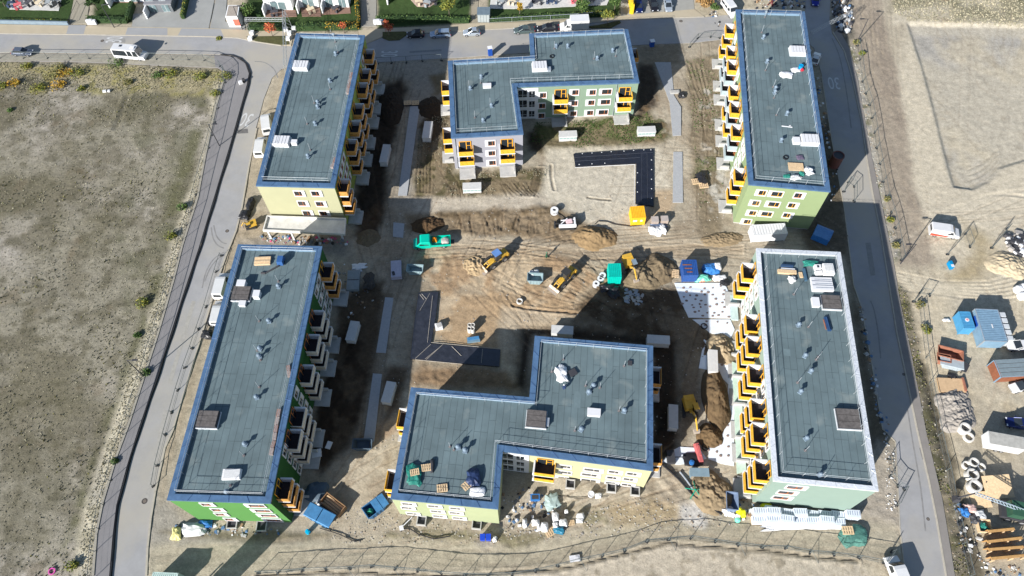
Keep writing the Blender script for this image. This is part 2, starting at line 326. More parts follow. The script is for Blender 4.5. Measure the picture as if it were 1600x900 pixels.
# main east-west haul road
paint([(540,372),(640,366),(800,374),(920,386),(1060,372),(1130,372),(1170,385),(1165,400),(1060,398),(960,402),(800,400),(700,402),(560,400)],S(206,188,158),1,1,.85)
for k in range(8): groove([(560,376+k*3),(700,384+k*3),(830,388+k*2.5),(960,392+k*2),(1080,384+k*2),(1160,384+k*2)],.4,.07,S(170,148,116),.35)
for k in range(7): groove([(590+k*5,470),(600+k*5,400),(604+k*5,350),(618+k*5,300),(630+k*5,200)],.4,.06,S(160,146,124),.3)
paint([(680,396),(830,392),(920,420),(960,470),(900,500),(790,480),(740,455),(690,440)],S(214,190,152),1,1.2,.9,bumpy=.12)
patches([(640,392),(830,392),(960,420),(960,480),(900,500),(790,490),(700,470),(650,440)],S(178,142,98),.0,4,200,.75,.25,bumpy=.12)
paint([(690,455),(780,455),(860,470),(910,480),(890,520),(780,500),(790,560),(700,545),(685,520)],S(196,164,120),1,1,.9)
patches([(690,455),(780,455),(860,470),(910,480),(890,520),(780,500),(790,560),(700,545),(685,520)],S(222,202,168),.1,4,205,.7,.3,bumpy=.06)
paint([(785,478),(830,482),(905,492),(890,520),(830,515),(800,520),(790,560),(820,610),(800,612),(780,580),(776,520)],S(204,184,152),.7,.6,.9)
groove([(800,478),(840,485),(902,490)],.35,.2,S(120,92,62),.7)
paint([(660,572),(790,578),(812,610),(760,606),(640,604),(640,585)],S(150,120,84),1,1,.9,bumpy=.2)
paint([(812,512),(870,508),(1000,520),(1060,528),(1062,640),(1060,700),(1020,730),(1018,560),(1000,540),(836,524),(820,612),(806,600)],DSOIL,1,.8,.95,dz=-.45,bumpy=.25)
paint([(930,450),(1060,450),(1090,500),(1140,540),(1110,560),(1060,530),(960,515),(880,510)],S(128,112,88),1.5,1.5,.9,bumpy=.1)
patches([(930,450),(1060,450),(1090,500),(1140,540),(1110,560),(1060,530),(960,515),(880,510)],S(92,74,52),.0,4,210,.8,.25,bumpy=.1)
paint([(1058,525),(1092,530),(1096,640),(1070,720),(1058,700)],S(136,122,98),1,1,.9)
paint([(1066,700),(1100,690),(1105,705),(1060,712)],S(190,172,136),.8,.8,.8)
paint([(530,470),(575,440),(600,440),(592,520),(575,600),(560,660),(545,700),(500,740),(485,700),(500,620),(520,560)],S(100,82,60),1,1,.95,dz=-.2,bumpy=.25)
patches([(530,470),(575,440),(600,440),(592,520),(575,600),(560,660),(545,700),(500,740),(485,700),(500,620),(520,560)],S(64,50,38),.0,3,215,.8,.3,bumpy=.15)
paint([(600,580),(618,570),(640,575),(625,640),(600,660)],S(100,80,58),1,1,.9,bumpy=.2)
for k in range(6): groove([(560+k*6,700),(575+k*5,600),(585+k*4,520),(592+k*4,460)],.4,.08,S(110,92,70),.4)
paint([(560,680),(640,640),(640,660),(560,715)],S(186,150,108),1,1,.6)
# sides of the buildings
paint([(1265,225),(1300,170),(1318,300),(1335,445),(1345,500),(1365,600),(1385,690),(1360,700),(1320,400),(1270,395),(1255,360),(1295,300)],S(112,98,76),1,1,.9,veg=.3,bumpy=.12)
paint([(1370,690),(1400,700),(1405,820),(1380,815),(1330,800),(1370,765)],S(176,164,146),1,1,.8,bumpy=.08)
paint([(380,335),(412,330),(425,375),(372,378),(356,420),(330,520),(305,600),(262,730),(250,790),(262,700),(300,590),(340,470),(352,400),(360,350)],S(172,154,124),.8,.8,.9,bumpy=.06)
paint([(400,215),(440,110),(450,60),(463,52),(430,180),(405,280),(385,320),(380,300)],S(176,160,132),.8,.8,.9)
paint([(372,372),(540,375),(540,400),(500,395),(372,384)],S(150,140,126),1,1,.8,bumpy=.1)
paint([(1255,365),(1290,340),(1320,400),(1260,398)],S(120,104,80),1,1,.9)
paint([(1090,0),(1130,5),(1140,20),(1122,38),(1098,34),(1085,25)],S(186,172,142),1,1,.9,bumpy=.08)

# criss-crossing tyre ruts over the open ground
rr=np.random.RandomState(77)
def ruts(zone,n,ln,a0,a1,depth,gap=1.8,w=.24,col=None):
    Q=np.array([G(*p) for p in zone]); lo,hi=Q.min(0),Q.max(0); k=0
    while k<n:
        p=lo+(hi-lo)*rr.rand(2)
        if polysd(Q,np.array([p[0]]),np.array([p[1]]))[0]<0: continue
        k+=1; a=math.radians(a0+(a1-a0)*rr.rand()); cv=rr.uniform(-.02,.02); P=[p]
        for q in range(int(ln/2)): P.append(P[-1]+2*np.array([math.cos(a),math.sin(a)])); a+=cv*rr.rand()*3
        P=np.array(P); T=np.gradient(P,axis=0); T/=np.linalg.norm(T,axis=1)[:,None]; Nn=np.stack([-T[:,1],T[:,0]],1)
        for s_ in (-1,1): groove([tuple(v) for v in P+Nn*s_*gap/2],w,depth,col,.35,px=False)
ruts([(600,372),(900,372),(1140,372),(1160,400),(950,402),(600,402)],16,26,-8,8,.06,col=EARTH)
ruts([(690,396),(900,396),(960,470),(900,500),(790,480),(690,450)],14,14,-70,70,.07,col=EARTH)
ruts([(590,110),(640,110),(640,300),(620,480),(600,640),(560,660),(590,480)],10,24,75,100,.05,col=MUD)
ruts([(720,240),(840,215),(850,300),(660,306),(655,215)],12,9,50,130,.08,w=.2,col=MUD)
ruts([(870,240),(1040,225),(1048,350),(860,340)],8,14,-20,80,.035,col=DIRT)
ruts([(480,770),(600,660),(620,800),(1050,780),(1040,820),(600,835)],14,16,-10,60,.06,col=EARTH)
ruts([(240,850),(700,860),(1000,815),(1380,840),(1380,860),(1000,835),(700,880),(240,880)],10,40,-5,12,.05,col=DIRT)
ruts([(930,450),(1060,450),(1100,530),(1080,700),(1060,560),(960,515)],12,12,60,170,.08,col=SOIL)
ruts([(1080,100),(1120,100),(1130,370),(1090,370)],8,14,70,110,.08,w=.2,col=MUD)
ruts([(1400,430),(1600,430),(1700,900),(1560,900),(1500,700),(1450,560)],16,26,40,130,.04,col=DIRT)
ruts([(1430,330),(1700,300),(1700,420),(1460,420)],12,30,-15,30,.045,col=DIRT)
ruts([(1340,20),(1380,20),(1440,380),(1410,380)],8,50,95,102,.05,col=DIRT)
ruts([(1440,60),(1600,60),(1600,240),(1490,280)],10,40,60,110,.02,col=DIRT)
paint([(400,902),(560,893),(700,898),(870,893),(960,868),(1060,850),(1200,864),(1340,878),(1400,960),(380,960)],S(206,192,168),.6,.5,.8,bumpy=.01)
for k in range(3): groove([(400,899+k),(546,892+k),(700,899+k),(871,888+k),(975,864+k),(1044,847+k),(1190,860+k),(1341,876+k)],.3,.12,S(140,128,104),.5)
patches([(231,905),(380,895),(700,893),(1000,850),(1400,870),(1400,960),(231,960)],S(150,136,108),.25,1.4,260,.6,.2,bumpy=.02)
# north gardens
for P_ in ([(-200,-60),(135,-60),(110,37),(-200,39)],[(145,-30),(215,-30),(207,36),(147,38)],[(385,-30),(562,-30),(565,48),(388,50)],[(590,-60),(738,-60),(735,36),(590,45)],[(760,-60),(980,-60),(968,25),(765,35)]):
    paint(P_,S(58,84,34),.6,.3,1,veg=.6); patches(P_,S(38,58,24),.1,3,230,.6,.3)
paint([(1100,-60),(1270,-60),(1260,18),(1150,14)],S(190,176,146),1,1,.9,bumpy=.06)
# --- roads, pavements: polygons in photo survey points
RD={}
RD['road']=[(-300,100),(-300,50),(0,53),(150,55),(280,57),(330,58),(372,60),(400,66),(440,72),(560,73),(600,58),(650,54),(700,50),(800,45),(900,38),(1000,30),(1100,27),(1150,22),(1258,20),(1262,-60),(1300,-60),(1296,30),(1300,52),(1318,80),(1330,120),(1345,190),(1352,240),(1362,300),(1376,370),(1388,445),(1400,520),(1415,590),(1432,672),(1450,750),(1462,810),(1478,905),(1490,990),
 (1435,990),(1416,900),(1407,825),(1400,690),(1380,670),(1362,562),(1347,480),(1335,445),(1320,325),(1300,215),(1285,120),(1272,75),(1255,60),(1180,60),(1125,62),(1080,67),(1000,70),(900,78),(800,84),(700,91),(580,98),(470,98),(440,108),(425,122),(412,155),(400,200),(388,260),(377,325),(368,360),(352,400),(338,440),(325,487),(300,570),(270,670),(257,700),(241,770),(234,820),(230,860),(228,990),
 (160,990),(173,900),(178,840),(184,790),(200,730),(218,672),(243,600),(268,524),(292,449),(312,390),(334,317),(362,225),(378,168),(388,132),(391,115),(385,98),(370,88),(345,85),(250,84),(0,82)]
SIDES=[[(-300,100),(0,96),(100,96),(340,106),(350,112),(350,125),(337,170),(322,240),(309,310),(285,385),(272,437),(247,523),(222,600),(201,665),(182,715),(161,785),(151,835),(146,900),(142,990),
 (158,990),(171,900),(176,840),(182,790),(198,730),(216,672),(241,600),(266,524),(290,449),(310,390),(332,317),(360,225),(376,168),(386,132),(389,115),(383,99),(369,90),(345,87),(250,86),(0,84),(-300,102)],
 [(-300,47),(0,52),(150,54),(280,56),(330,57),(372,59),(400,65),(440,71),(455,72),(460,50),(400,48),(330,45),(282,44),(0,38.5),(-300,34)],
 [(565,72),(600,57),(650,53),(700,49),(800,44),(900,37),(1000,29),(1100,26),(1085,15),(1000,22),(960,27),(870,33),(800,36),(735,37),(680,42),(620,44),(560,48)],
 [(1302,52),(1320,80),(1332,120),(1347,190),(1354,240),(1364,300),(1378,370),(1390,445),(1402,520),(1417,590),(1434,672),(1452,750),(1464,810),(1480,905),(1492,990),(1512,990),(1492,900),(1472,780),(1447,675),(1425,560),(1406,470),(1396,410),(1376,312),(1361,240),(1350,180),(1340,125),(1327,75),(1310,45)]]
allroads=[RD['road']]+SIDES
for P_ in allroads:
    idx,t=mask(P_,.2,0); Z[idx]=Z[idx]*(1-t)-.14*t
LOTS=[('driveway',[(108,38),(135,37),(148,-50),(125,-50)],S(178,170,152)),('driveway',[(205,44),(207,37),(208,22),(276,18),(290,-50),(345,-50),(326,45)],S(176,176,172)),('driveway',[(328,45),(383,47),(383,40),(352,34),(358,-50),(347,-50)],S(172,172,168)),
 ('driveway',[(564,42),(588,41),(588,-50),(566,-50)],S(168,164,154)),('driveway',[(737,37),(748,36),(746,-50),(735,-50)],S(176,166,146)),('driveway',[(970,26),(1085,14),(1078,-50),(972,-50)],S(178,176,168))]
for _,P_,_c in LOTS:
    idx,t=mask(P_,.2,0); Z[idx]=Z[idx]*(1-t)-.14*t
Z[(np.abs(X)>130)|(Y<8)|(Y>161)]=0
me=bpy.data.meshes.new('ground'); V=np.stack([X,Y,Z],1).astype(np.float32)
ii,jj=np.meshgrid(np.arange(nx-1),np.arange(ny-1),indexing='ij'); a=(ii*ny+jj).ravel(); Fq=np.stack([a,a+ny,a+ny+1,a+1],1)
me.vertices.add(len(V)); me.vertices.foreach_set('co',V.ravel()); me.loops.add(Fq.size); me.loops.foreach_set('vertex_index',Fq.ravel().astype(np.int32))
me.polygons.add(len(Fq)); me.polygons.foreach_set('loop_start',np.arange(0,Fq.size,4,dtype=np.int32)); me.polygons.foreach_set('loop_total',np.full(len(Fq),4,dtype=np.int32))
me.update(calc_edges=True); me.validate()
me.polygons.foreach_set('use_smooth',np.ones(len(Fq),bool))
ca=me.color_attributes.new('Col','FLOAT_COLOR','POINT'); cc=np.ones((len(V),4),np.float32); 
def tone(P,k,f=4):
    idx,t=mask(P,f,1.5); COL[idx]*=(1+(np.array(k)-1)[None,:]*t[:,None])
tone([(640,392),(960,396),(1000,440),(960,500),(800,500),(790,560),(690,620),(640,600)],(.87,.84,.79)); tone(PIT,(.86,.88,.92),1); tone(MEAD,(1.13,1.13,1.15)); tone([(560,100),(700,92),(690,150),(640,200),(640,380),(610,560),(600,690),(500,745),(480,700),(530,440),(560,330)],(.82,.78,.74)); tone([(812,510),(900,505),(960,450),(1060,450),(1100,530),(1065,560),(1062,720),(1018,740),(1018,545),(830,530)],(.80,.77,.73)); tone([(1262,60),(1300,60),(1330,300),(1400,690),(1375,700),(1330,400),(1262,380)],(.8,.8,.8)); tone([(560,366),(1130,360),(1160,400),(960,405),(560,405)],(.88,.86,.82)); tone([(850,225),(1048,225),(1052,352),(850,345)],(.92,.92,.92))  # court strips beside the blocks: brown soil, shade deepened into its colour
tone([(380,895),(870,885),(1060,845),(1400,870),(1400,960),(380,960)],(.9,.89,.87))
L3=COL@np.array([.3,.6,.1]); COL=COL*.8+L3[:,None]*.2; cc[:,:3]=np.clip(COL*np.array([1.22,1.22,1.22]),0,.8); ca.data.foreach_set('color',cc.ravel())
va=me.attributes.new('veg','FLOAT','POINT'); va.data.foreach_set('value',VEG.astype(np.float32))
gm=bpy.data.materials.new('earth'); gm.use_nodes=True; n=gm.node_tree; L=n.links.new; b=n.nodes['Principled BSDF']; b.inputs['Roughness'].default_value=.95; b.inputs['Specular IOR Level'].default_value=.1
at=n.nodes.new('ShaderNodeAttribute'); at.attribute_name='Col'; av=n.nodes.new('ShaderNodeAttribute'); av.attribute_name='veg'; ge=n.nodes.new('ShaderNodeNewGeometry')
def nzn(scale,detail=6,rough=.7):
    q=n.nodes.new('ShaderNodeTexNoise'); q.inputs['Scale'].default_value=scale; q.inputs['Detail'].default_value=detail; q.inputs['Roughness'].default_value=rough; L(ge.outputs['Position'],q.inputs['Vector']); return q
def mr(src,a0,a1,b0,b1):
    q=n.nodes.new('ShaderNodeMapRange'); L(src,q.inputs[0])
    for k,v_ in zip((1,2,3,4),(a0,a1,b0,b1)): q.inputs[k].default_value=v_
    return q
f1=mr(nzn(.9,10,.80).outputs[0],.32,.68,.68,1.27); f2=mr(nzn(4,6,.85).outputs[0],.3,.7,.74,1.22)
mm=n.nodes.new('ShaderNodeMath'); mm.operation='MULTIPLY'; L(f1.outputs[0],mm.inputs[0]); L(f2.outputs[0],mm.inputs[1])
v1=n.nodes.new('ShaderNodeVectorMath'); v1.operation='SCALE'; L(at.outputs['Color'],v1.inputs[0]); L(mm.outputs[0],v1.inputs['Scale'])
sp1=mr(nzn(2.2,7,.8).outputs[0],.5,.6,0,1); sp2=n.nodes.new('ShaderNodeMath'); sp2.operation='MULTIPLY'; L(sp1.outputs[0],sp2.inputs[0]); L(av.outputs['Fac'],sp2.inputs[1])
sp3=n.nodes.new('ShaderNodeMath'); sp3.operation='MULTIPLY'; sp3.inputs[1].default_value=.5; L(sp2.outputs[0],sp3.inputs[0])
mx=n.nodes.new('ShaderNodeMix'); mx.data_type='RGBA'; L(sp3.outputs[0],mx.inputs['Factor']); L(v1.outputs[0],mx.inputs[6]); mx.inputs[7].default_value=(*S(88,88,58),1)
L(mx.outputs[2],b.inputs['Base Color'])
bp=n.nodes.new('ShaderNodeBump'); bp.inputs['Strength'].default_value=.7; bp.inputs['Distance'].default_value=.14; L(nzn(3.2,10,.78).outputs[0],bp.inputs['Height']); L(bp.outputs[0],b.inputs['Normal'])
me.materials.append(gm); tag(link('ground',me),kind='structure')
def hgt(x,y):
    i=min(int(np.searchsorted(xs,x)),nx-1); j=min(int(np.searchsorted(ys,y)),ny-1); return float(Z[i*ny+j])
# --- paved sheets
def pave(name,col,var=.08,streak=None,bump=.15):
    m=mat(name,col,.9,0,var,.35,bump,14,spec=.2); return m
asph=pave('asphalt',S(176,175,175),.10); side=pave('pavement asphalt',S(152,149,149),.07); beige=pave('beige paving',S(206,192,166),.05); dust=pave('dusty asphalt',S(156,150,144),.1)
def sheet(name,P,z,m,kind='structure'):
    Q=[G(*p) for p in P]; o=MB().prism(Q,-.3,z,0,bottom=False); return o
def road_mat():
    m=asph; n=m.node_tree; b=n.nodes['Principled BSDF']; src=b.inputs['Base Color'].links[0].from_socket
    ge=n.nodes.new('ShaderNodeNewGeometry'); nz=n.nodes.new('ShaderNodeTexNoise'); nz.inputs['Scale'].default_value=.05; nz.inputs['Detail'].default_value=7; nz.inputs['Roughness'].default_value=.6
    n.links.new(ge.outputs['Position'],nz.inputs['Vector']); r=n.nodes.new('ShaderNodeMapRange'); r.inputs[1].default_value=.45; r.inputs[2].default_value=.62; n.links.new(nz.outputs[0],r.inputs[0])
    mx=n.nodes.new('ShaderNodeMix'); mx.data_type='RGBA'; n.links.new(r.outputs[0],mx.inputs['Factor']); n.links.new(src,mx.inputs[6]); mx.inputs[7].default_value=(*S(190,184,172),1); n.links.new(mx.outputs[2],b.inputs['Base Color'])
road_mat()
tag(sheet('road',RD['road'],.02,asph).build('road',asph),kind='structure')
tag(sheet('pavement',SIDES[0],.10,side).build('pavement',side),kind='structure')
tag(MB().poly([(*G(*p),.104) for p in [(-300,84),(0,84.3),(250,86.2),(335,87.5),(337,106),(100,96),(0,96),(-300,100)]]).build('gravel_strip',mat('dusty gravel strip',S(172,166,150),.95,0,.2,1.2,bump=.4)),kind='structure')
tag(sheet('pavement',SIDES[1],.12,beige).build('pavement',beige),kind='structure')
tag(sheet('pavement',SIDES[2],.12,beige).build('pavement',beige),kind='structure')
tag(sheet('pavement',SIDES[3],.08,dust).build('pavement',dust),kind='structure')
for k,(nm,P_,c_) in enumerate(LOTS): tag(sheet(nm,P_,.06+.001*k,None).build(nm,pave('paving %d'%k,c_,.08)),kind='structure')
# grey driveway crossings let into the beige pavement
for k,P_ in enumerate([[(104,53.6),(108,39.5),(135,40),(131,54)],[(196,55.2),(200,43.5),(262,44.6),(262,56)],[(278,56.6),(284,45),(345,46.4),(350,58)]]):
    tag(MB().poly([(*G(*p),.124) for p in P_]).build('driveway_crossing',pave('crossing grey',S(176,176,176),.05)),kind='structure')
kerbm=mat('kerb stone',S(196,188,172),.85)
def strip(name,P,wd,z,m,hgt_=.1,kind='structure',z0=None):
    mb=MB(); Q=[G(*p) for p in P]
    for a,b_ in zip(Q[:-1],Q[1:]):
        L_=math.dist(a,b_); mb.box((a[0]+b_[0])/2,(a[1]+b_[1])/2,z-hgt_ if z0 is None else z0,L_+.02,wd,hgt_,ang(a,b_))
    return tag(mb.build(name,m),kind=kind)
strip('kerb',[(229,900),(231,855),(236,810),(243,768),(258,700),(271,671),(301,571),(326,488),(339,441),(353,401),(369,361),(378,326),(389,261),(401,201)],.3,.14,kerbm,.4)
strip('kerb',[(146,900),(151,835),(161,785),(182,715),(201,665),(222,600),(247,523),(272,437),(285,385),(309,310),(322,240),(337,170),(350,125)],.35,.19,mat('rough kerb',S(178,172,158),.9,bump=.4),.4)
strip('kerb',[(1479,905),(1463,810),(1451,750),(1433,672),(1416,590),(1401,520),(1389,445),(1377,370),(1363,300),(1353,240),(1346,190),(1331,120),(1319,80),(1301,50)],.22,.13,kerbm,.4)
strip('kerb',[(1415,900),(1406,825),(1399,690),(1379,670),(1361,562),(1346,480),(1334,445),(1319,325),(1299,215),(1284,120)],.18,.06,kerbm,.4)
strip('kerb',[(0,52.6),(150,54.6),(280,56.6),(330,57.6),(372,59.6),(400,65.6),(440,71.6)],.18,.135,kerbm,.3)
strip('kerb',[(600,57.6),(650,53.6),(700,49.6),(800,44.6),(900,37.6),(1000,29.6),(1100,26.6)],.18,.135,kerbm,.3)
# planted islands at the kerb
isl=mat('island grass',S(92,92,56),.95,var=.35,bump=.6)
for P_ in ([(598,51),(598,60),(608,64),(624,63),(640,52),(632,50)],[(918,42),(935,40),(968,33),(970,36),(955,44),(925,45)],[(385,58),(450,57),(452,70),(440,71),(400,65)]):
    tag(MB().prism([G(*p) for p in P_],-.2,.2,0,bottom=False).build('grass_island',isl),kind='structure')
# painted speed numerals
def numerals(px,py,rot,sx,sy):
    cu=bpy.data.curves.new('t','FONT'); cu.body='30'; cu.align_x='CENTER'; cu.align_y='CENTER'; cu.size=1
    o=bpy.data.objects.new('t',cu); me=bpy.data.meshes.new_from_object(o); bpy.data.objects.remove(o)
    me.materials.append(mat('road paint',S(222,222,220),.8,var=.2,scale=6)); me.name='speed_marking'
    x,y=G(px,py,.02); q=link('speed_marking',me,None,(x,y,.026),math.radians(rot)); q.scale=(sx,sy,1); tag(q,kind='structure')
numerals(180,62,90,2.2,5.2); numerals(607,84,-90,2.2,5.2); numerals(385,186,180-12,2.6,5.2); numerals(1303,129,180-5,2.6,5.0)
# repair patches and tyre marks on the carriageways
for k,(P_,c_) in enumerate([([(371,203),(387,201),(388,208),(372,209)],S(120,118,116)),([(176,60),(196,60),(196,67),(177,66)],S(160,158,154)),([(1436,700),(1447,698),(1452,716),(1441,718)],S(150,148,146)),([(640,80),(690,77),(690,80),(640,83)],S(150,150,150)),([(1352,380),(1360,379),(1368,430),(1360,431)],S(158,156,152)),([(300,470),(306,471),(268,600),(262,598)],S(182,178,170)),([(256,640),(262,642),(232,780),(227,778)],S(184,180,172))]):
    tag(MB().poly([(*G(*p),.0235+k*.0003) for p in P_]).build('road_patch',mat('road patch %d'%k,c_,.9,0,.14,1.5)),kind='structure')
tm=mat('tyre mark',S(152,150,148),.9,0,.2,1)
for k,P_ in enumerate([[(330,355),(333,372),(340,383),(350,388)],[(334,352),(338,368),(346,378),(354,381)],[(316,450),(322,425),(334,405),(350,394)],[(320,440),(328,420),(340,405),(352,398)],[(398,96),(414,98),(428,108),(434,122)],[(1300,60),(1312,90),(1322,140),(1330,200)],[(1360,470),(1366,486),(1372,520),(1376,560)],[(1418,640),(1426,690),(1438,760),(1446,830)]]):
    Q=[np.array(G(*p)) for p in P_]; R_=[]
    for i in range(len(Q)-1):
        p0=Q[max(i-1,0)];p1=Q[i];p2=Q[i+1];p3=Q[min(i+2,len(Q)-1)]
        for t in np.linspace(0,1,7)[:-1]: R_.append(.5*((2*p1)+(-p0+p2)*t+(2*p0-5*p1+4*p2-p3)*t*t+(-p0+3*p1-3*p2+p3)*t**3))
    R_.append(Q[-1]); mb=MB()
    for a,b_ in zip(R_[:-1],R_[1:]):
        d=(b_-a)/np.linalg.norm(b_-a); nn=np.array([-d[1],d[0]])*.11; z_=.0262+k*.0002; mb.poly([(*(a-nn),z_),(*(b_-nn),z_),(*(b_+nn),z_),(*(a+nn),z_)])
    tag(mb.build('tyre_mark',tm),kind='structure')
# manhole covers
for k,(px,py,s_,tx) in enumerate([(226,783,.45,'left road near the green block'),(355,361,.35,'left road beside the bend'),(160,63.8,.4,'top road by the speed marking'),(1064,33,.4,'paved square of the top right junction'),(1412,585,.25,'right road where the shadow ends'),(1450,811,.25,'right road at the bottom')]):
    x,y=G(px,py); o=MB(); o.ring(x,y,.0,.028,s_,s_*.62,20,0); o.tube((x,y,.0),(x,y,.026),s_*.6,16,1)
    tag(o.build('manhole_cover',[mat('cast iron',S(86,80,76),.6),mat('manhole concrete',S(130,120,110),.8)],origin=(x,y,0)),'round manhole cover set in the '+tx,'manhole cover','manhole covers in the roads')
# light paving strips in the courts
pv=mat('grey concrete setts',S(188,190,192),.85,var=.1,scale=3,bump=.2)
PV=[[(1052,238),(1066,238),(1067,317),(1051,317)],[(602,465),(615,466),(603,552),(588,551)],[(583,584),(597,585),(585,690),(568,690)],[(641,166),(656,167),(636,306),(622,306)],[(1023,98),(1048,98),(1053,150),(1064,168),(1064,212),(1051,213),(1046,160)],[(615,348),(632,350),(630,372),(614,370)]]
for P_ in PV: tag(MB().prism([G(*p) for p in P_],-.4,.15,0,bottom=False).build('path',pv),kind='structure')
# ---------------------------------------------------------------- buildings
capb=mat('blue parapet metal',S(102,136,174,.62),.42,.25,.22,.9); capw=mat('silver parapet membrane',S(238,242,248,.62),.55,.1,.10,3,bump=.6,bscale=4)
white=mat('white plaster',(.55,.55,.56),.85,0,.04,1); offw=mat('off white plaster',(.62,.62,.62),.85,0,.05,1)
yel=mat('yellow railing panel',(.62,.33,.03),.6,0,.08,2); yeld=mat('ochre panel holes',(.35,.14,.01),.7)
wood=mat('ochre railing panel',(.50,.24,.06),.7,0,.1,2); woodd=mat('brown panel holes',(.16,.07,.02),.7); cream=mat('primed railing panel',(.52,.46,.38),.7)
greyp=mat('grey balcony tray',(.30,.36,.38),.7); dark=mat('dark floor mat',(.035,.028,.03),.9,0,.3,3); glass=mat('dark window glass',(.02,.025,.03),.08,0,.2,.5,spec=.8)
frame=mat('orange window frame',(.42,.14,.04),.6); framey=mat('yellow window frame',(.75,.36,.03),.6); concrete=mat('concrete',(.36,.35,.33),.9,0,.12,1.2,bump=.2)
galv=mat('galvanised metal',(.40,.44,.48),.4,.5,.1,3); steel=mat('railing steel',(.42,.45,.48),.5,.4); darks=mat('dark steel',(.04,.04,.045),.6)
timber=mat('weathered dark timber',(.10,.09,.085),.85,0,.35,2); pale=mat('pale timber',(.55,.40,.24),.8,0,.2,4)
def roofmat(name,seed,tint=(1,1,1)):
    m=bpy.data.materials.new(name); m.use_nodes=True; n=m.node_tree; L=n.links.new; b=n.nodes['Principled BSDF']; b.inputs['Roughness'].default_value=.8; b.inputs['Specular IOR Level'].default_value=.25
    uv=n.nodes.new('ShaderNodeUVMap'); uv.uv_map='uv'; br=n.nodes.new('ShaderNodeTexBrick'); L(uv.outputs[0],br.inputs['Vector'])
    br.inputs['Scale'].default_value=1; br.inputs['Brick Width'].default_value=5.2; br.inputs['Row Height'].default_value=1.0; br.inputs['Mortar Size'].default_value=.028; br.inputs['Mortar Smooth'].default_value=.3; br.offset=.37; br.offset_frequency=3; br.inputs['Bias'].default_value=-.2
    c1=[a*t for a,t in zip(S(114,132,136,.58),tint)]; c2=[a*1.09 for a in c1]
    br.inputs['Color1'].default_value=(*c1,1); br.inputs['Color2'].default_value=(*c2,1); br.inputs['Mortar'].default_value=(*[a*.48 for a in c1],1)
    ge=n.nodes.new('ShaderNodeNewGeometry'); nz=n.nodes.new('ShaderNodeTexNoise'); nz.inputs['Scale'].default_value=.22; nz.inputs['Detail'].default_value=9; nz.inputs['Roughness'].default_value=.62; L(ge.outputs['Position'],nz.inputs['Vector'])
    r=n.nodes.new('ShaderNodeMapRange'); r.inputs[1].default_value=.3; r.inputs[2].default_value=.7; r.inputs[3].default_value=.80; r.inputs[4].default_value=1.22; L(nz.outputs[0],r.inputs[0])
    v=n.nodes.new('ShaderNodeVectorMath'); v.operation='SCALE'; L(br.outputs[0],v.inputs[0]); L(r.outputs[0],v.inputs['Scale'])
    # dried puddles
    n2=n.nodes.new('ShaderNodeTexNoise'); n2.inputs['Scale'].default_value=.33; n2.inputs['Detail'].default_value=4; L(ge.outputs['Position'],n2.inputs['Vector']); r2=n.nodes.new('ShaderNodeMapRange'); r2.inputs[1].default_value=.58; r2.inputs[2].default_value=.72; r2.inputs[4].default_value=.4; L(n2.outputs[0],r2.inputs[0])
    mx=n.nodes.new('ShaderNodeMix'); mx.data_type='RGBA'; L(r2.outputs[0],mx.inputs['Factor']); L(v.outputs[0],mx.inputs[6]); mx.inputs[7].default_value=(*S(176,184,178,.55),1); L(mx.outputs[2],b.inputs['Base Color'])
    bp=n.nodes.new('ShaderNodeBump'); bp.inputs['Strength'].default_value=.35; bp.inputs['Distance'].default_value=.03; L(br.outputs['Fac'],bp.inputs['Height']); bp.invert=True; L(bp.outputs[0],b.inputs['Normal'])
    return m
ROOFM=roofmat('roof felt',1)
PROTO={}
def cached(key,fn):
    if key not in PROTO: PROTO[key]=fn()
    return PROTO[key]
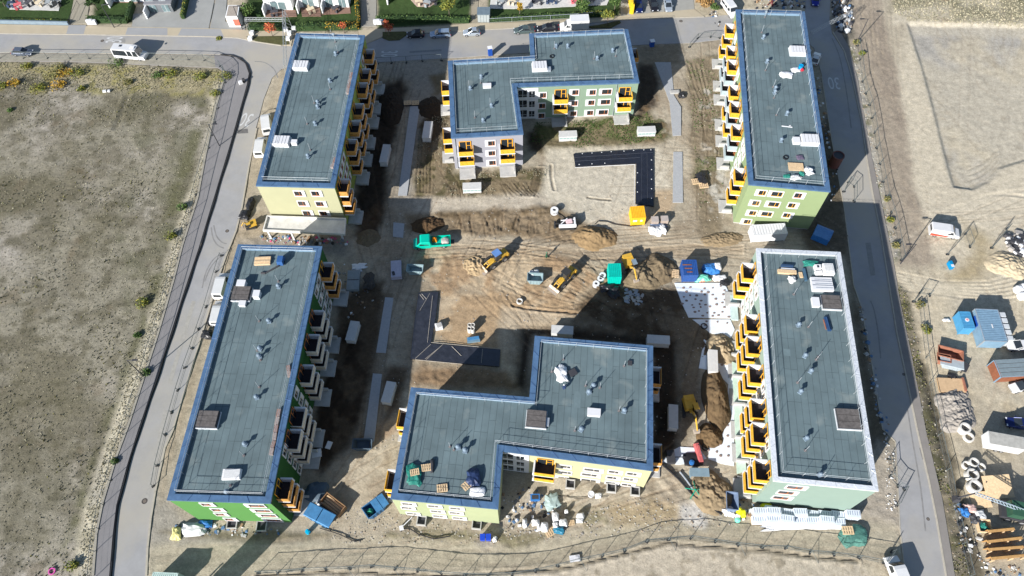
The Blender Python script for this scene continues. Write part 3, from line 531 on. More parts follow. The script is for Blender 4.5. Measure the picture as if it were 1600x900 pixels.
class Bld:
    def __init__(s,label,roof,H,wallcols,cap=capb,capw_=.85,axis=0,group='apartment blocks of the building site'):
        s.H=H; s.P=[G(*p,H) for p in roof]; cx=sum(p[0] for p in s.P)/len(s.P); cy=sum(p[1] for p in s.P)/len(s.P)
        s.o=(cx,cy,0); s.t=thing('apartment_building',label,'apartment building',s.o,0,group); s.deck=H-.45
        P=s.P; A=sum(P[i][0]*P[(i+1)%len(P)][1]-P[(i+1)%len(P)][0]*P[i][1] for i in range(len(P))); s.ccw=A>0
        # walls: one face strip per side with its own paint
        mb=MB(); W=inset(P,.06); n=len(P)
        mats=[]; 
        for k in range(n):
            m=wallcols[k%len(wallcols)]
            if m not in mats: mats.append(m)
            a,b=W[k],W[(k+1)%n]; mb.poly([(*a,.35),(*b,.35),(*b,H-.1),(*a,H-.1)],mats.index(m))
        mb.build('wall',mats,s.t,s.o)
        mb=MB(); mb.prism(inset(P,.14),-.6,.35,0); mb.build('plinth',concrete,s.t,s.o)
        # roof deck
        D=inset(P,.5); mb=MB(); mb.poly([(*p,s.deck) for p in D]); r=mb.build('roof',ROOFM,s.t,s.o)
        a,b=P[axis],P[(axis+1)%n]; th=ang(a,b); uv=r.data.uv_layers.new(name='uv')
        for li,l in enumerate(r.data.loops):
            v=r.data.vertices[l.vertex_index].co; uv.data[li].uv=(v.x*math.cos(th)+v.y*math.sin(th)+50,-v.x*math.sin(th)+v.y*math.cos(th)+50)
        # parapet: cap, fascia and inner upstand
        I=inset(P,capw_); O=inset(P,-.05); mb=MB()
        for k in range(n):
            j=(k+1)%n
            mb.poly([(*O[k],H),(*O[j],H),(*I[j],H+.03),(*I[k],H+.03)]); mb.poly([(*O[k],H-.32),(*O[j],H-.32),(*O[j],H),(*O[k],H)]); mb.poly([(*I[k],H+.03),(*I[j],H+.03),(*I[j],s.deck-.05),(*I[k],s.deck-.05)],1)
            mb.poly([(*W[k],H-.32),(*W[j],H-.32),(*O[j],H-.32),(*O[k],H-.32)])
            # standing seams
            L_=math.dist(O[k],O[j]); m_=int(L_/2.4)
            for q in range(1,m_):
                f=q/m_; x0=O[k][0]*(1-f)+O[j][0]*f; y0=O[k][1]*(1-f)+O[j][1]*f; x1=I[k][0]*(1-f)+I[j][0]*f; y1=I[k][1]*(1-f)+I[j][1]*f
                mb.tube((x0,y0,H+.01),(x1,y1,H+.045),.03,4,2)
        mb.build('parapet',[cap,mat(('pale ' if cap is capb else 'silver ')+'upstand',S(150,180,205,.6) if cap is capb else S(225,230,235,.6),.6,.2),steel if cap is capw else mat('seam blue',S(52,88,140,.55),.5,.3)],s.t,s.o)
        s.I=I; s.k=0
        rr=random.Random(len(label)); R0=np.array(P)
        for q in range(7):
            f=[rr.random() for _ in range(2)]; cx_,cy_=R0.min(0)+(R0.max(0)-R0.min(0))*np.array(f)
            L_,W_=rr.uniform(1.2,4.5),rr.choice((.5,1.0,1.0)); pts=[(cx_+a*L_/2*math.cos(th)-b*W_/2*math.sin(th),cy_+a*L_/2*math.sin(th)+b*W_/2*math.cos(th)) for a,b in ((-1,-1),(1,-1),(1,1),(-1,1))]
            if polysd(inset(P,1.4),np.array([p[0] for p in pts]),np.array([p[1] for p in pts])).min()<0: continue
            v_=(.86,.92,1.1,1.16)[q%4]; MB().poly([(*p,s.deck+.006+.001*q) for p in pts]).build('felt_patch',mat('felt patch %d'%(q%4),tuple(c*v_ for c in S(114,132,136,.58)),.8,0,.12,1.2),s.t,s.o)
    def edge(s,k):
        n=len(s.P); a,b=s.P[k],s.P[(k+1)%n]; L_=math.dist(a,b); t=((b[0]-a[0])/L_,(b[1]-a[1])/L_); nn=(t[1],-t[0]) if s.ccw else (-t[1],t[0]); return a,b,L_,t,nn
    def wallpt(s,k,px,py,off=-.06):
        "point of facade k seen at a photo pixel: distance along and height"
        a,b,L_,t,nn=s.edge(k); P0=(a[0]+nn[0]*off,a[1]+nn[1]*off); g=G(px,py,0)
        # ray from camera to g hits plane (P0, nn)
        den=g[0]*nn[0]+g[1]*nn[1]; f=(P0[0]*nn[0]+P0[1]*nn[1])/den; x,y,z=g[0]*f,g[1]*f,CH*(1-f)
        return (x-a[0])*t[0]+(y-a[1])*t[1],z
    def put(s,me,name,k,u,z,off=-.06,parent=None):
        a,b,L_,t,nn=s.edge(k); x=a[0]+t[0]*u+nn[0]*off; y=a[1]+t[1]*u+nn[1]*off
        # local frame: y outward, x to the right when looking at the wall from outside
        rz=math.atan2(nn[1],nn[0])-PI/2
        return link(name,me,s.t,(x-s.o[0],y-s.o[1],z),rz)
    def window(s,k,u,z,w_=1.3,h=1.35,wide='L',fr=None,split=2):
        fr=fr or frame; sg=1 if wide=='L' else -1   # +x local points left as seen from outside
        def su():
            mb=MB(); e=.58; r=.14
            if wide=='N': e=.14
            x0,x1=-w_/2,w_/2; xa,xb=(x0-r,x1+e) if sg>0 else (x0-e,x1+r)
            T=.13
            mb.box((xa+x0)/2,T/2,-h/2-.2,x0-xa,T,h+.4); mb.box((x1+xb)/2,T/2,-h/2-.2,xb-x1,T,h+.4)
            mb.box(0,T/2,h/2,w_,T,.2); mb.box(0,T/2,-h/2-.2,w_,T,.2); return mb.mesh('window',white)
        def fm():
            mb=MB(); q=.07
            for x in (-w_/2+q/2,w_/2-q/2)+((-(w_*.12),) if split==2 else ()): mb.box(x,.03,-h/2,q,.05,h)
            mb.box(0,.028,h/2-q,w_-2*q,.05,q); mb.box(0,.028,-h/2,w_-2*q,.05,q); return mb.mesh('frame',fr)
        def pn(): mb=MB(); mb.poly([(-w_/2,.012,-h/2),(w_/2,.012,-h/2),(w_/2,.012,h/2),(-w_/2,.012,h/2)]); return mb.mesh('pane',glass)
        o=s.put(cached(('su',w_,h,wide),su),'window',k,u,z); link('frame',cached(('fm',w_,h,fr.name,split),fm),o); link('pane',cached(('pn',w_,h),pn),o); return o
    def balcony(s,k,u,z,w_=3.1,d=1.75,rail=None,side=1,door=True,label=None):
        rail=rail or yel; hole={yel:yeld,wood:woodd}.get(rail,rail)
        def slab():
            mb=MB(); mb.box(0,d/2,-.18,w_+.1,d,.18); mb.box(side*(w_/2-.10),d/2+.0,0,.24,d-.02,1.12); return mb.mesh('balcony',white)
        def rl():
            mb=MB(); x1=side*(w_/2-.24); x0=-side*(w_/2-.05); mb.box((x0+x1)/2,d-.05,.03,abs(x1-x0),.07,1.07,0,0); mb.box(x0,d/2-.02,.03,.07,d-.15,1.07)
            for q in range(3):
                for zz in (.35,.72):
                    xx=x1+(x0-x1)*(q+.5)/3; mb.box(xx+(zz-.5)*.5,d-.01,.09+zz-.08,.15,.02,.15,0,1)
            for q in range(2): mb.box(x0-side*.04,d*(q+.6)/2.2,.5,.02,.15,.15,0,1)
            mb.box((x0+x1)/2,d-.05,1.10,abs(x1-x0)+.06,.10,.03,0,0); mb.box(x0,d/2-.02,1.10,.10,d-.1,.03,0,0); return mb.mesh('railing',[rail,hole,white if rail is not wood else white])
        def fl(): mb=MB(); mb.box(-side*.07,d/2-.07,.0,w_-.45,d-.2,.02); return mb.mesh('floor_mat',dark)
        def dr():
            mb=MB(); W2=w_*.72; mb.box(0,.03,.02,W2,.05,2.15,0,0)
            f2=framey if rail in (yel,wood) else frame
            for x in (-W2/2,-W2*.1,W2/2): mb.box(x,.06,.02,.12,.06,2.2,0,1)
            mb.box(0,.06,2.17,W2+.1,.06,.1,0,1); mb.box(-W2*.3,.06,1.1,W2*.4,.05,.08,0,1); return mb.mesh('balcony_door',[glass,f2])
        key=(w_,d,rail.name,side)
        o=s.put(cached(('sl',)+key,slab),'balcony',k,u,z,0)
        link('railing',cached(('rl',)+key,rl),o); link('floor_mat',cached(('fl',)+key,fl),o)
        if door: link('balcony_door',cached(('dr',)+key,dr),o)
        if label: o['label']=label
        return o
    def terrace(s,k,u,w_=3.0,d=2.3):
        def f(): mb=MB(); mb.box(0,d/2,-.3,w_,d,.55); mb.box(-w_/2+.2,d*.45,.25,.28,d*.7,.75); return mb.mesh('terrace_slab',mat('terrace concrete',(.40,.39,.37),.9,0,.12,1.5))
        return s.put(cached(('te',w_,d),f),'terrace_slab',k,u,0,0)
    def col(s,k,px,py,lv=(3,2,1),rails=None,side=1,ter=True,w_=3.1,d=1.75,z0=None,xo=0):
        u,_=s.at_h(k,px,py,z0 if z0 is not None else (.4+FH*lv[0]+.8))
        for i,l in enumerate(lv):
            s.balcony(k,u+xo,.4+FH*l-.1,w_,d,(rails[i] if isinstance(rails,(list,tuple)) else rails),side)
        if ter: s.terrace(k,u+xo,w_*.95,d+.7)
        return u
    def at_h(s,k,px,py,z):
        a,b,L_,t,nn=s.edge(k); g=G(px,py,z); return (g[0]-a[0])*t[0]+(g[1]-a[1])*t[1],z
    def railing(s,edges,off=.25,h=1.05,white_=False):
        mb=MB(); n=len(s.P); R_=inset(s.P,.85+off)
        for k in edges:
            a,b=R_[k],R_[(k+1)%n]; L_=math.dist(a,b); m_=max(2,round(L_/2.7))
            z=s.deck
            for q in range(m_+1):
                f=q/m_; x,y=a[0]*(1-f)+b[0]*f,a[1]*(1-f)+b[1]*f; mb.tube((x,y,z),(x,y,z+h+.45),.028,4)
            mb.tube((*a,z+h+.45),(*b,z+h+.45),.026,4); mb.tube((*a,z+h*.5+.35),(*b,z+h*.5+.35),.022,4)
        mb.build('roof_railing',mat('white railing paint',(.40,.43,.45),.5,.2) ,s.t,s.o)
    def loc(s,px,py,z=None): x,y=G(px,py,s.deck if z is None else z); return (x-s.o[0],y-s.o[1],s.deck)
    def vent(s,px,py,sc_=1.0,k=0):
        def f():
            mb=MB(); mb.box(0,0,0,.62,.62,.18,0,0); mb.tube((0,0,.15),(0,0,.75),.17,10,0); mb.tube((0,0,.72),(0,0,.98),.33,12,0,r2=.12); mb.ring(0,0,.66,.74,.36,.2,12); return mb.mesh('roof_vent',mat('galvanised vent',(.15,.20,.25),.6,.0,.15,4))
        o=link('roof_vent',cached(('v',),f),s.t,s.loc(px,py),random.uniform(0,3)); o.scale=(sc_,)*3
    def rod(s,px,py):
        def f(): mb=MB(); mb.tube((0,0,0),(0,0,.12),.19,10,1); mb.tube((0,0,.1),(0,0,1.9),.035,5,0); return mb.mesh('lightning_rod',[steel,mat('rod footing',(.14,.12,.12),.8)])
        link('lightning_rod',cached(('r',),f),s.t,s.loc(px,py))
    def hatch(s,px,py,rz,w_=2.7,d=2.0,h=.75,kind='white'):
        def f():
            mb=MB(); mb.box(0,0,0,w_+.2,d+.2,.2,0,1); mb.box(0,0,.2,w_,d,h-.2,0,0)
            if kind=='white':
                for q in range(5): mb.box(-w_/2+w_*(q+.5)/5,0,h,w_/5-.1,d-.15,.09,0,0,ry=.0); mb.box(-w_/2+w_*(q+.5)/5,d/2+.01,h*.45,w_/5-.12,.02,h*.35,0,1)
            else:
                for q in range(3): mb.box(0,-d/2+d*(q+.5)/3,h,w_-.1,d/3-.06,.07,0,2)
                mb.box(0,-d/2-.12,0,w_+.25,.12,.35,0,1)
            return mb.mesh('roof_hatch',[white if kind=='white' else darks,mat('hatch curb grey',(.5,.52,.54),.7),timber])
        link('roof_hatch',cached(('h',w_,d,h,kind),f),s.t,s.loc(px,py),rz)
    def smallbox(s,px,py,rz,w_=1.0,d=.8,h=.7,m=None,name='roof_box'):
        def f(): mb=MB(); mb.box(0,0,0,w_,d,h,0,0,tx=.96,ty=.96); mb.box(0,0,h,w_+.08,d+.08,.05,0,0); return mb.mesh(name,m or white)
        link(name,cached(('sb',w_,d,h,(m or white).name),f),s.t,s.loc(px,py),rz)
    def downpipe(s,k,u):
        def f(): return MB().tube((0,.1,.2),(0,.1,s.H-.4),.06,6).mesh('downpipe',galv)
        s.put(cached(('dp',s.H),f),'downpipe',k,u,0,0)
FH=2.72; HW=11.59; HC=9.19
def wp(name,r,g,b): return mat(name,S(r,g,b,.50),.88,0,.04,.6)
lime=mat('lime yellow render',S(232,230,186,.42),.88,0,.03,.5); lime_shade=mat('shaded lime yellow render',S(194,212,104,.42),.88,0,.03,.5)  # second tone: lime yellow with the east side's shade put into it
leaf=mat('leaf green render',S(112,180,94,.41),.88,0,.03,.5); deep=mat('shaded leaf green render',S(50,118,52,.40),.88,0,.04,.5)  # second tone: the same leaf green, darkened for the shaded long side
apple=mat('apple green render',S(184,204,150,.43),.88,0,.03,.5); applew=mat('pale apple render',S(188,212,158,.44),.88,0,.03,.5)
mint=mat('mint render',S(180,206,192,.40),.88,0,.03,.5); mintw=mat('pale mint render',S(196,220,202,.46),.88,0,.03,.5)
sage=mat('sage green render',S(170,196,170,.42),.88,0,.03,.5); lilac=mat('pale grey render',S(206,206,216,.40),.88,0,.03,.5)
pear=mat('pale pear render',S(212,222,174,.43),.88,0,.03,.5); butter=mat('butter yellow render',S(242,237,186,.43),.88,0,.03,.5)

# ---- W1 upper left block
b1=Bld('yellow-green four-storey block with a pale concrete canopy along its south end',[(463,52),(570,55),(522.5,292.5),(400,289.5)],HW,[lime,lime_shade,lime,lime],axis=1)
for px,py in [(579,86),(571.5,117),(567,139),(562,172),(556,199),(551,228),(539.5,291)]: b1.col(1,px,py,rails=wood,side=-1)
for (px,py) in [(265,308),(372,308),(288,370),(400,373),(318,430),(422,432)]:
    u,z=b1.wallpt(2,400+px/4,225+py/4); b1.window(2,u,z,1.35,1.3,'R')
for k_,(px,py) in enumerate([(546,250),(542,262),(571,98),(537,275)]):
    u,_=b1.at_h(1,px,py,9.6)
    for l in (1,2,3): b1.window(1,u,.4+FH*l+1.2,1.1,1.4,'R')
b1.railing([0,1,2,3])
for px,py in [(525,86),(516,128),(497,162),(497,169),(493,195),(482,246),(522,58)]: b1.vent(px,py)
for px,py in [(528,82),(516,140),(480,194),(491,161),(485,235),(519,57),(524,66)]: b1.rod(px,py)
a_=ang(b1.P[0],b1.P[1])
b1.hatch(471,105,a_,2.9,2.1); b1.hatch(441,223,a_,2.9,2.1); b1.smallbox(461,225,a_,1.0,.8,.7)
# canopy on posts
cq=[G(*p,3.3) for p in [(417.5,338),(541,342),(539,367),(411,361)]]
mb=MB(); mb.prism(cq,3.05,3.3,0); Q=inset(cq,.22)
for k in range(4): a,b=cq[k],cq[(k+1)%4]; c,d=Q[(k+1)%4],Q[k]; mb.prism([a,b,c,d],3.3,3.62,0)
for k in range(1): pass
o=mb.build('canopy',mat('canopy concrete',(.55,.53,.49),.9,0,.18,.7),b1.t,b1.o)
for px,py in [(424,372),(460,374),(500,374),(536,374)]:
    x,y=G(px,py,0); MB().box(x-b1.o[0],y-b1.o[1],0,.28,.28,3.05).build('post',white,o)
# ---- W2 lower left block
b2=Bld('dark and bright green four-storey block next to the curved road at lower left',[(372,382),(503,385),(422,786),(261,781)],HW,[leaf,deep,leaf,deep],axis=1)
for i,(px,py) in enumerate([(514,423),(497.5,499),(490,537),(480,585),(465.5,652),(458.5,687),(444,764)]): b2.col(1,px,py,rails=[wood if i in (0,6) else cream]*3,side=-1,ter=True)
for (px,py) in [(500,441),(494,458),(462,617),(440,707)]:
    u,_=b2.at_h(1,px,py,9.6)
    for l in (0,1,2,3): b2.window(1,u,.4+FH*l+1.2,1.1,1.5,'R',cream)
for (px,py) in [(1270,450),(1335,484),(1358,512),(1415,543)]:
    u,z=b2.wallpt(2,px/4+5,675+py/4); b2.window(2,u,z,1.3,1.35,'R')
for cx_,cy_ in [(400,791)]:
    u,_=b2.at_h(2,cx_,cy_,10.2)
    for l in (0,1,2,3): b2.window(2,u,.4+FH*l+1.3,2.2,1.35,'L')
b2.railing([0,1,2,3])
for px,py in [(436,449),(421,503),(407,546),(406,558),(402,622),(384,695),(356,770)]: b2.vent(px,py)
for px,py in [(435,440),(405,502),(402,548),(407,563),(405,605),(381,712),(360,759)]: b2.rod(px,py)
a_=ang(b2.P[0],b2.P[1]); b2.hatch(379,461,a_,2.8,2.3,.8,'dark'); b2.hatch(327,657,a_,2.9,2.4,.8,'dark')
b2.smallbox(379.5,447,a_,1.3,1.1,1.0); b2.smallbox(403,463,a_,1.0,1.2,.9); b2.smallbox(380,476,a_,1.0,.9,.5)
# ---- E1 upper right block
b3=Bld('apple green four-storey block with yellow balconies at the upper right beside the road',[(1150,15),(1257,18),(1297.5,298.7),(1170,287.5)],HW,[apple,apple,apple,applew],axis=1)
R3=[[yel]*3,[yel,greyp,greyp],[yel,greyp,greyp],[yel,greyp,yel],[yel,greyp,yel],[yel,greyp,greyp],[yel]*3]
for (px,py),rr in zip([(1140,46),(1141,81),(1143,103),(1145.5,143),(1147,169),(1150,205),(1154.5,274)],R3): b3.col(3,px,py,rails=rr,side=1)
for (px,py) in [(1150,62),(1158,118),(1159,228),(1163,243),(1153,190)]:
    u,_=b3.at_h(3,px,py,9.6)
    for l in (0,1,2,3): b3.window(3,u,.4+FH*l+1.2,1.1,1.5,'L',cream)
for px,py in [(1191,301),(1214,303),(1247,305),(1181,317),(1209,319),(1237,320.5),(1176,332.5),(1198,334),(1229,336),(1167.5,346)]:
    u,z=b3.wallpt(2,px,py); b3.window(2,u,z,1.9 if px in (1214,1209,1198) else 1.25,1.3,'R' if px in (1247,1237,1229) else 'L',framey if px<1247 else frame)
b3.railing([0,1,2,3])
for px,py in [(1196,23),(1192.5,60),(1198,98),(1211,140),(1210,146),(1229,179),(1220,221)]: b3.vent(px,py)
for px,py in [(1195,27),(1190,51),(1196,110),(1208,136),(1209,153),(1213,180)]: b3.rod(px,py)
a_=ang(b3.P[0],b3.P[1]); b3.hatch(1245,82,a_,2.9,2.1); b3.hatch(1264,221,a_,3.1,2.2); b3.smallbox(1243,222,a_,1.2,1.3,.6)
# ---- E2 lower right block
b4=Bld('pale mint four-storey block with a silver-white parapet and yellow balconies',[(1182,388),(1313,394),(1372.5,767),(1209,751)],HW,[mint,mint,mint,mintw],cap=capw,capw_=.62,axis=1)
for px,py in [(1165,424),(1169.6,505),(1174,540),(1178,585),(1181,639),(1185,677),(1190.5,735)]: b4.col(3,px,py,rails=yel,side=1,d=1.9)
for (px,py) in [(1176,442),(1179,461),(1189.5,607),(1198,697),(1194,620)]:
    u,_=b4.at_h(3,px,py,9.6)
    for l in (0,1,2,3): b4.window(3,u,.4+FH*l+1.2,1.1,1.5,'L',cream)
for px,py in [(1242,761),(1228,769),(1220,777)]:
    u,z=b4.wallpt(2,px,py); b4.window(2,u,z,2.2,1.4,'R')
u,_=b4.at_h(2,1340,765,9.6)
b4.railing([0,1,2,3],.3)
for px,py in [(1247,509),(1257,557),(1250,613),(1259,686),(1280,743),(1266,581)]: b4.vent(px,py)
for px,py in [(1263,511),(1278,558),(1246,598),(1258,704),(1283,744),(1240,460),(1275,562)]: b4.rod(px,py)
a_=ang(b4.P[0],b4.P[1]); b4.hatch(1297.5,474,a_,2.8,2.3,.6,'dark'); b4.hatch(1324,656,a_,3.2,2.9,.6,'dark'); b4.smallbox(1273,474,a_,1.1,1.6,.5)
# ---- C1 upper L block (corners run clockwise from north-west)
b5=Bld('three-storey L-shaped block with sage green wing and white-grey south gable, far side of the court',[(700,95),(829,88),(827,52.5),(981,45.5),(998.7,128.3),(807,135),(817.5,208.7),(705,215)],HC,[lilac,sage,sage,sage,sage,sage,lilac,lilac],axis=3)
for px,py in [(848.5,148.5),(899,144),(926,144),(948,143),(847,165),(897.5,161),(924,160),(946,159),(846,180.5),(896,177),(922,176),(942.5,175)]:
    u,z=b5.wallpt(4,px,py); b5.window(4,u,z,1.9 if px in (948,946,942.5) else 1.25,1.3,'L')
for px,py in [(874.5,161.5),(974,153)]:
    u,z=b5.wallpt(4,px,py); 
    for l in (2,1): b5.balcony(4,u,.4+FH*l-.1,3.0,1.7,yel,1)
    b5.terrace(4,u,3.1,2.4)
for px,py in [(728,239),(792,236)]:
    u,z=b5.wallpt(6,px,py)
    for l in (2,1): b5.balcony(6,u,.4+FH*l-.1,3.0,1.7,yel,1)
    b5.terrace(6,u,3.1,2.6)
for px,py in [(768,223.5),(768.5,239),(769.5,254)]:
    u,z=b5.wallpt(6,px,py); b5.window(6,u,z,1.3,1.3,'L')
for px,py in [(695.5,133),(696,208)]:
    u,_=b5.at_h(7,px,py,7.0)
    for l in (2,1): b5.balcony(7,u,.4+FH*l-.1,3.0,1.7,yel,1)
    b5.terrace(7,u,3.0,2.4)
u,_=b5.at_h(3,994,82,7); [b5.balcony(3,u,.4+FH*l-.1,3.0,1.7,wood,-1) for l in (2,1)]
def stairbay(b,k,u0,w_=4.6):
    mb=MB(); mb.box(0,.04,.3,w_,.08,b.H-.9,0,0); me=mb.mesh('stair_facade',white); o=b.put(me,'stair_facade',k,u0,0,-.04)
    for l in range(3):
        for q,(x,ww,hh) in enumerate([(-w_*.22,1.1,1.5),(w_*.2,1.7,1.8)]):
            mb=MB(); mb.box(x,.1,.9+FH*l,ww,.05,hh,0,0); mb.box(x,.13,.9+FH*l,.07,.04,hh,0,1); mb.box(x,.128,.9+FH*l+hh*.3,ww,.03,.06,0,1); mb.build('window',[glass,offw],o)
u,_=b5.at_h(4,823,139,8.8); stairbay(b5,4,u-.1,4.4)
b5.railing(range(8))
for px,py in [(752,122),(735,140),(768,167),(755,190),(869,74),(887,74),(957,81),(933,93)]: b5.vent(px,py)
for px,py in [(751,130),(733,137),(766,164),(742,184),(866,76),(962,88),(928,92)]: b5.rod(px,py)
a_=ang(b5.P[2],b5.P[3]); b5.hatch(843,106,a_,2.9,2.2); b5.smallbox(761,136,a_,1.6,.8,.6); b5.smallbox(858,110,a_,.6,.9,.5,galv)
b5.downpipe(4,b5.wallpt(4,960,160)[0]); b5.downpipe(6,b5.wallpt(6,713,240)[0])
# ---- C2 lower L block
b6=Bld('three-storey L-shaped block, pale green gable and butter yellow wing, near side of court',[(836,525),(1020,540.5),(1020,735),(785,704.5),(778,795),(610.5,779),(642.5,605.5),(827.5,621)],HC,[butter,butter,butter,pear,pear,pear,pear,pear],axis=1)
for px,py in [(884,729),(925,734),(959,737),(987.5,740),(885,738),(921,741.5),(956,746),(982,748.5),(880,746),(920,750),(954,754),(979,757)]:
    u,z=b6.wallpt(2,px,py); b6.window(2,u,z,2.3 if 915<px<930 else 1.5,1.25,'L' if px<900 else 'R',cream)
for px,py in [(637,787),(677.5,790.5),(712,794),(636,793),(682,798.5),(711,801),(644,802),(685,806),(716,809)]:
    u,z=b6.wallpt(4,px,py); b6.window(4,u,z,1.5,1.25,'R',cream)
u,z=b6.wallpt(2,850,741); [b6.balcony(2,u,.4+FH*l-.1,3.2,1.9,yel,1) for l in (2,1)]
for px,py in [(626,652),(610,749)]:
    u,_=b6.at_h(5,px,py,7.0)
    for l in (2,1): b6.balcony(5,u,.4+FH*l-.1,3.0,1.7,yel,1)
    b6.terrace(5,u,3.0,2.4)
for px,py in [(1027,586),(1027,708)]:
    u,_=b6.at_h(1,px,py,7.0); [b6.balcony(1,u,.4+FH*l-.1,3.0,1.7,wood,-1) for l in (2,1)]; b6.terrace(1,u,3.0,2.4)
u,_=b6.at_h(2,801,716,8.8); stairbay(b6,2,u,4.6)
b6.railing(range(8))
for px,py in [(927,604),(920,614),(975,643),(908,672),(716,700),(727,705)]: b6.vent(px,py,1.1)
for px,py in [(880,562),(915,603),(937,606),(975,572),(967,642),(898,673),(703,698),(709,703),(862,581)]: b6.rod(px,py)
a_=ang(b6.P[0],b6.P[1]); b6.hatch(838,656,a_,2.9,2.5,.7,'dark'); b6.smallbox(927.5,646,a_,1.9,1.1,.6); b6.smallbox(984,568,a_,.6,.7,.2,darks); b6.smallbox(855,661,a_,.5,1.2,.5,galv); b6.smallbox(895,583,a_+.6,1.1,1.0,.25,darks)
# basement light wells along the south side
for px,py in [(891,757),(955,763),(992,768),(659,814),(745,820)]:
    x,y=G(px,py,.3); mb=MB(); mb.ring(0,0,-.2,.45,1.0,.8,4); mb.box(0,0,-.2,1.3,1.3,.25,PI/4,1)
    me=mb.mesh('light_well',[concrete,darks]); o=link('light_well',me,b6.t,(x-b6.o[0],y-b6.o[1],.3),PI/4+a_); o.scale=(1,1,1)
for px,py in [(363,818),(409,822)]:
    x,y=G(px,py,.3); mb=MB(); mb.ring(0,0,-.2,.35,1.1,.9,4); mb.box(0,0,-.2,1.4,1.4,.25,PI/4,1); link('light_well',mb.mesh('light_well',[concrete,darks]),b2.t,(x-b2.o[0],y-b2.o[1],.2),PI/4)
# ---------------------------------------------------------------- vehicles
tyre=mat('tyre rubber',(.02,.02,.02),.9); rimm=mat('alloy rim',(.45,.45,.47),.35,.6); lampw=mat('headlamp glass',(.6,.62,.65),.15); lampr=mat('rear lamp red',(.35,.02,.02),.3)
def paintm(nm,c,metal=.3): return mat(nm,c,.28,metal,.05,1,spec=.5)
def loft(mb,secs,mi=0,capm=None):
    "secs: list of rings (same count)"
    i=len(mb.v); n=len(secs[0])
    for s_ in secs: mb.v+=[tuple(p) for p in s_]
    for a in range(len(secs)-1):
        for k in range(n):
            j=(k+1)%n; mb.f.append((i+a*n+k,i+a*n+j,i+(a+1)*n+j,i+(a+1)*n+k)); mb.m.append(mi)
    mb.f.append(tuple(range(i+n-1,i-1,-1))); mb.m.append(mi); mb.f.append(tuple(range(i+(len(secs)-1)*n,i+len(secs)*n))); mb.m.append(mi)
def wheel(par,x,y,r=.33,w_=.22,rim=True):
    o=link('wheel',cached(('wh',r,w_),lambda: MB().tube((0,-w_/2,0),(0,w_/2,0),r,16).mesh('wheel',tyre)),par,(x,y,r))
    if rim: link('rim',cached(('ri',r,w_),lambda: MB().tube((0,-w_/2-.012,0),(0,w_/2+.012,0),r*.6,12).mesh('rim',rimm)),o)
    return o
def car(label,px,py,hd,paint_,L=4.4,W=1.8,H=1.45,style='hatch',group='parked passenger cars',z=0.03,roofm=None):
    x,y=G(px,py,.65); t=thing('car',label,'car',(x,y,z),hd,group)
    mb=MB(); S_=[]; h=L/2
    prof=[(-h,.45,.62,.78),(-h+.12,.25,.78,.90),(-h+.7,.22,.92,.96),(-.3,.2,.93,.95),(.6,.2,.93,.95),(h-1.0,.22,.86,.92),(h-.35,.24,.72,.88),(h-.05,.34,.62,.72),(h,.42,.55,.60)]
    for X_,zb,zt,wf in prof:
        w_=W/2*wf; S_.append([(X_,-w_*.96,zb),(X_,-w_,zb+.2),(X_,-w_,zt-.12),(X_,-w_*.86,zt),(X_,w_*.86,zt),(X_,w_,zt-.12),(X_,w_,zb+.2),(X_,w_*.96,zb)])
    loft(mb,S_); mb.build('body',paint_,t,smooth=False)
    r0=-h+(.12 if style=='wagon' else .35 if style=='hatch' else .75); f0=h-1.15
    rt=r0+(.3 if style=='wagon' else .55 if style=='hatch' else .8); ft=f0-.95
    mb=MB(); a=W/2*.86; b_=W/2*.70; zb=.88
    loft(mb,[[(r0,-a*.94,zb),(r0,a*.94,zb),(f0,a*.94,zb),(f0,-a*.94,zb)],[(rt,-b_,H-.05),(rt,b_,H-.05),(ft,b_,H-.05),(ft,-b_,H-.05)]]); mb.build('windows',glass,t)
    mb=MB(); mb.prism([(rt-.03,-b_*.98),(ft+.05,-b_*.92),(ft+.05,b_*.92),(rt-.03,b_*.98)],H-.055,H)
    for s_ in (-1,1):
        for (xb,xt) in ((f0-.02,ft+.02),(.05,.02),(r0+.02,rt)): mb.tube((xb,s_*a*.95,zb),(xt,s_*b_*1.0,H-.03),.045,4)
        mb.box(h-1.45,s_*(W/2+.06),.9,.14,.16,.12)
    mb.build('roof',roofm or paint_,t)
    for sx in (-1,1):
        for sy in (-1,1): wheel(t,sx*L*.30,sy*(W/2-.13))
    for s_ in (-1,1):
        MB().box(h-.17,s_*W*.31,.56,.22,.32,.12).build('headlight',lampw,t); MB().box(-h+.06,s_*W*.34,.62,.12,.26,.16).build('tail_light',lampr,t)
    return t
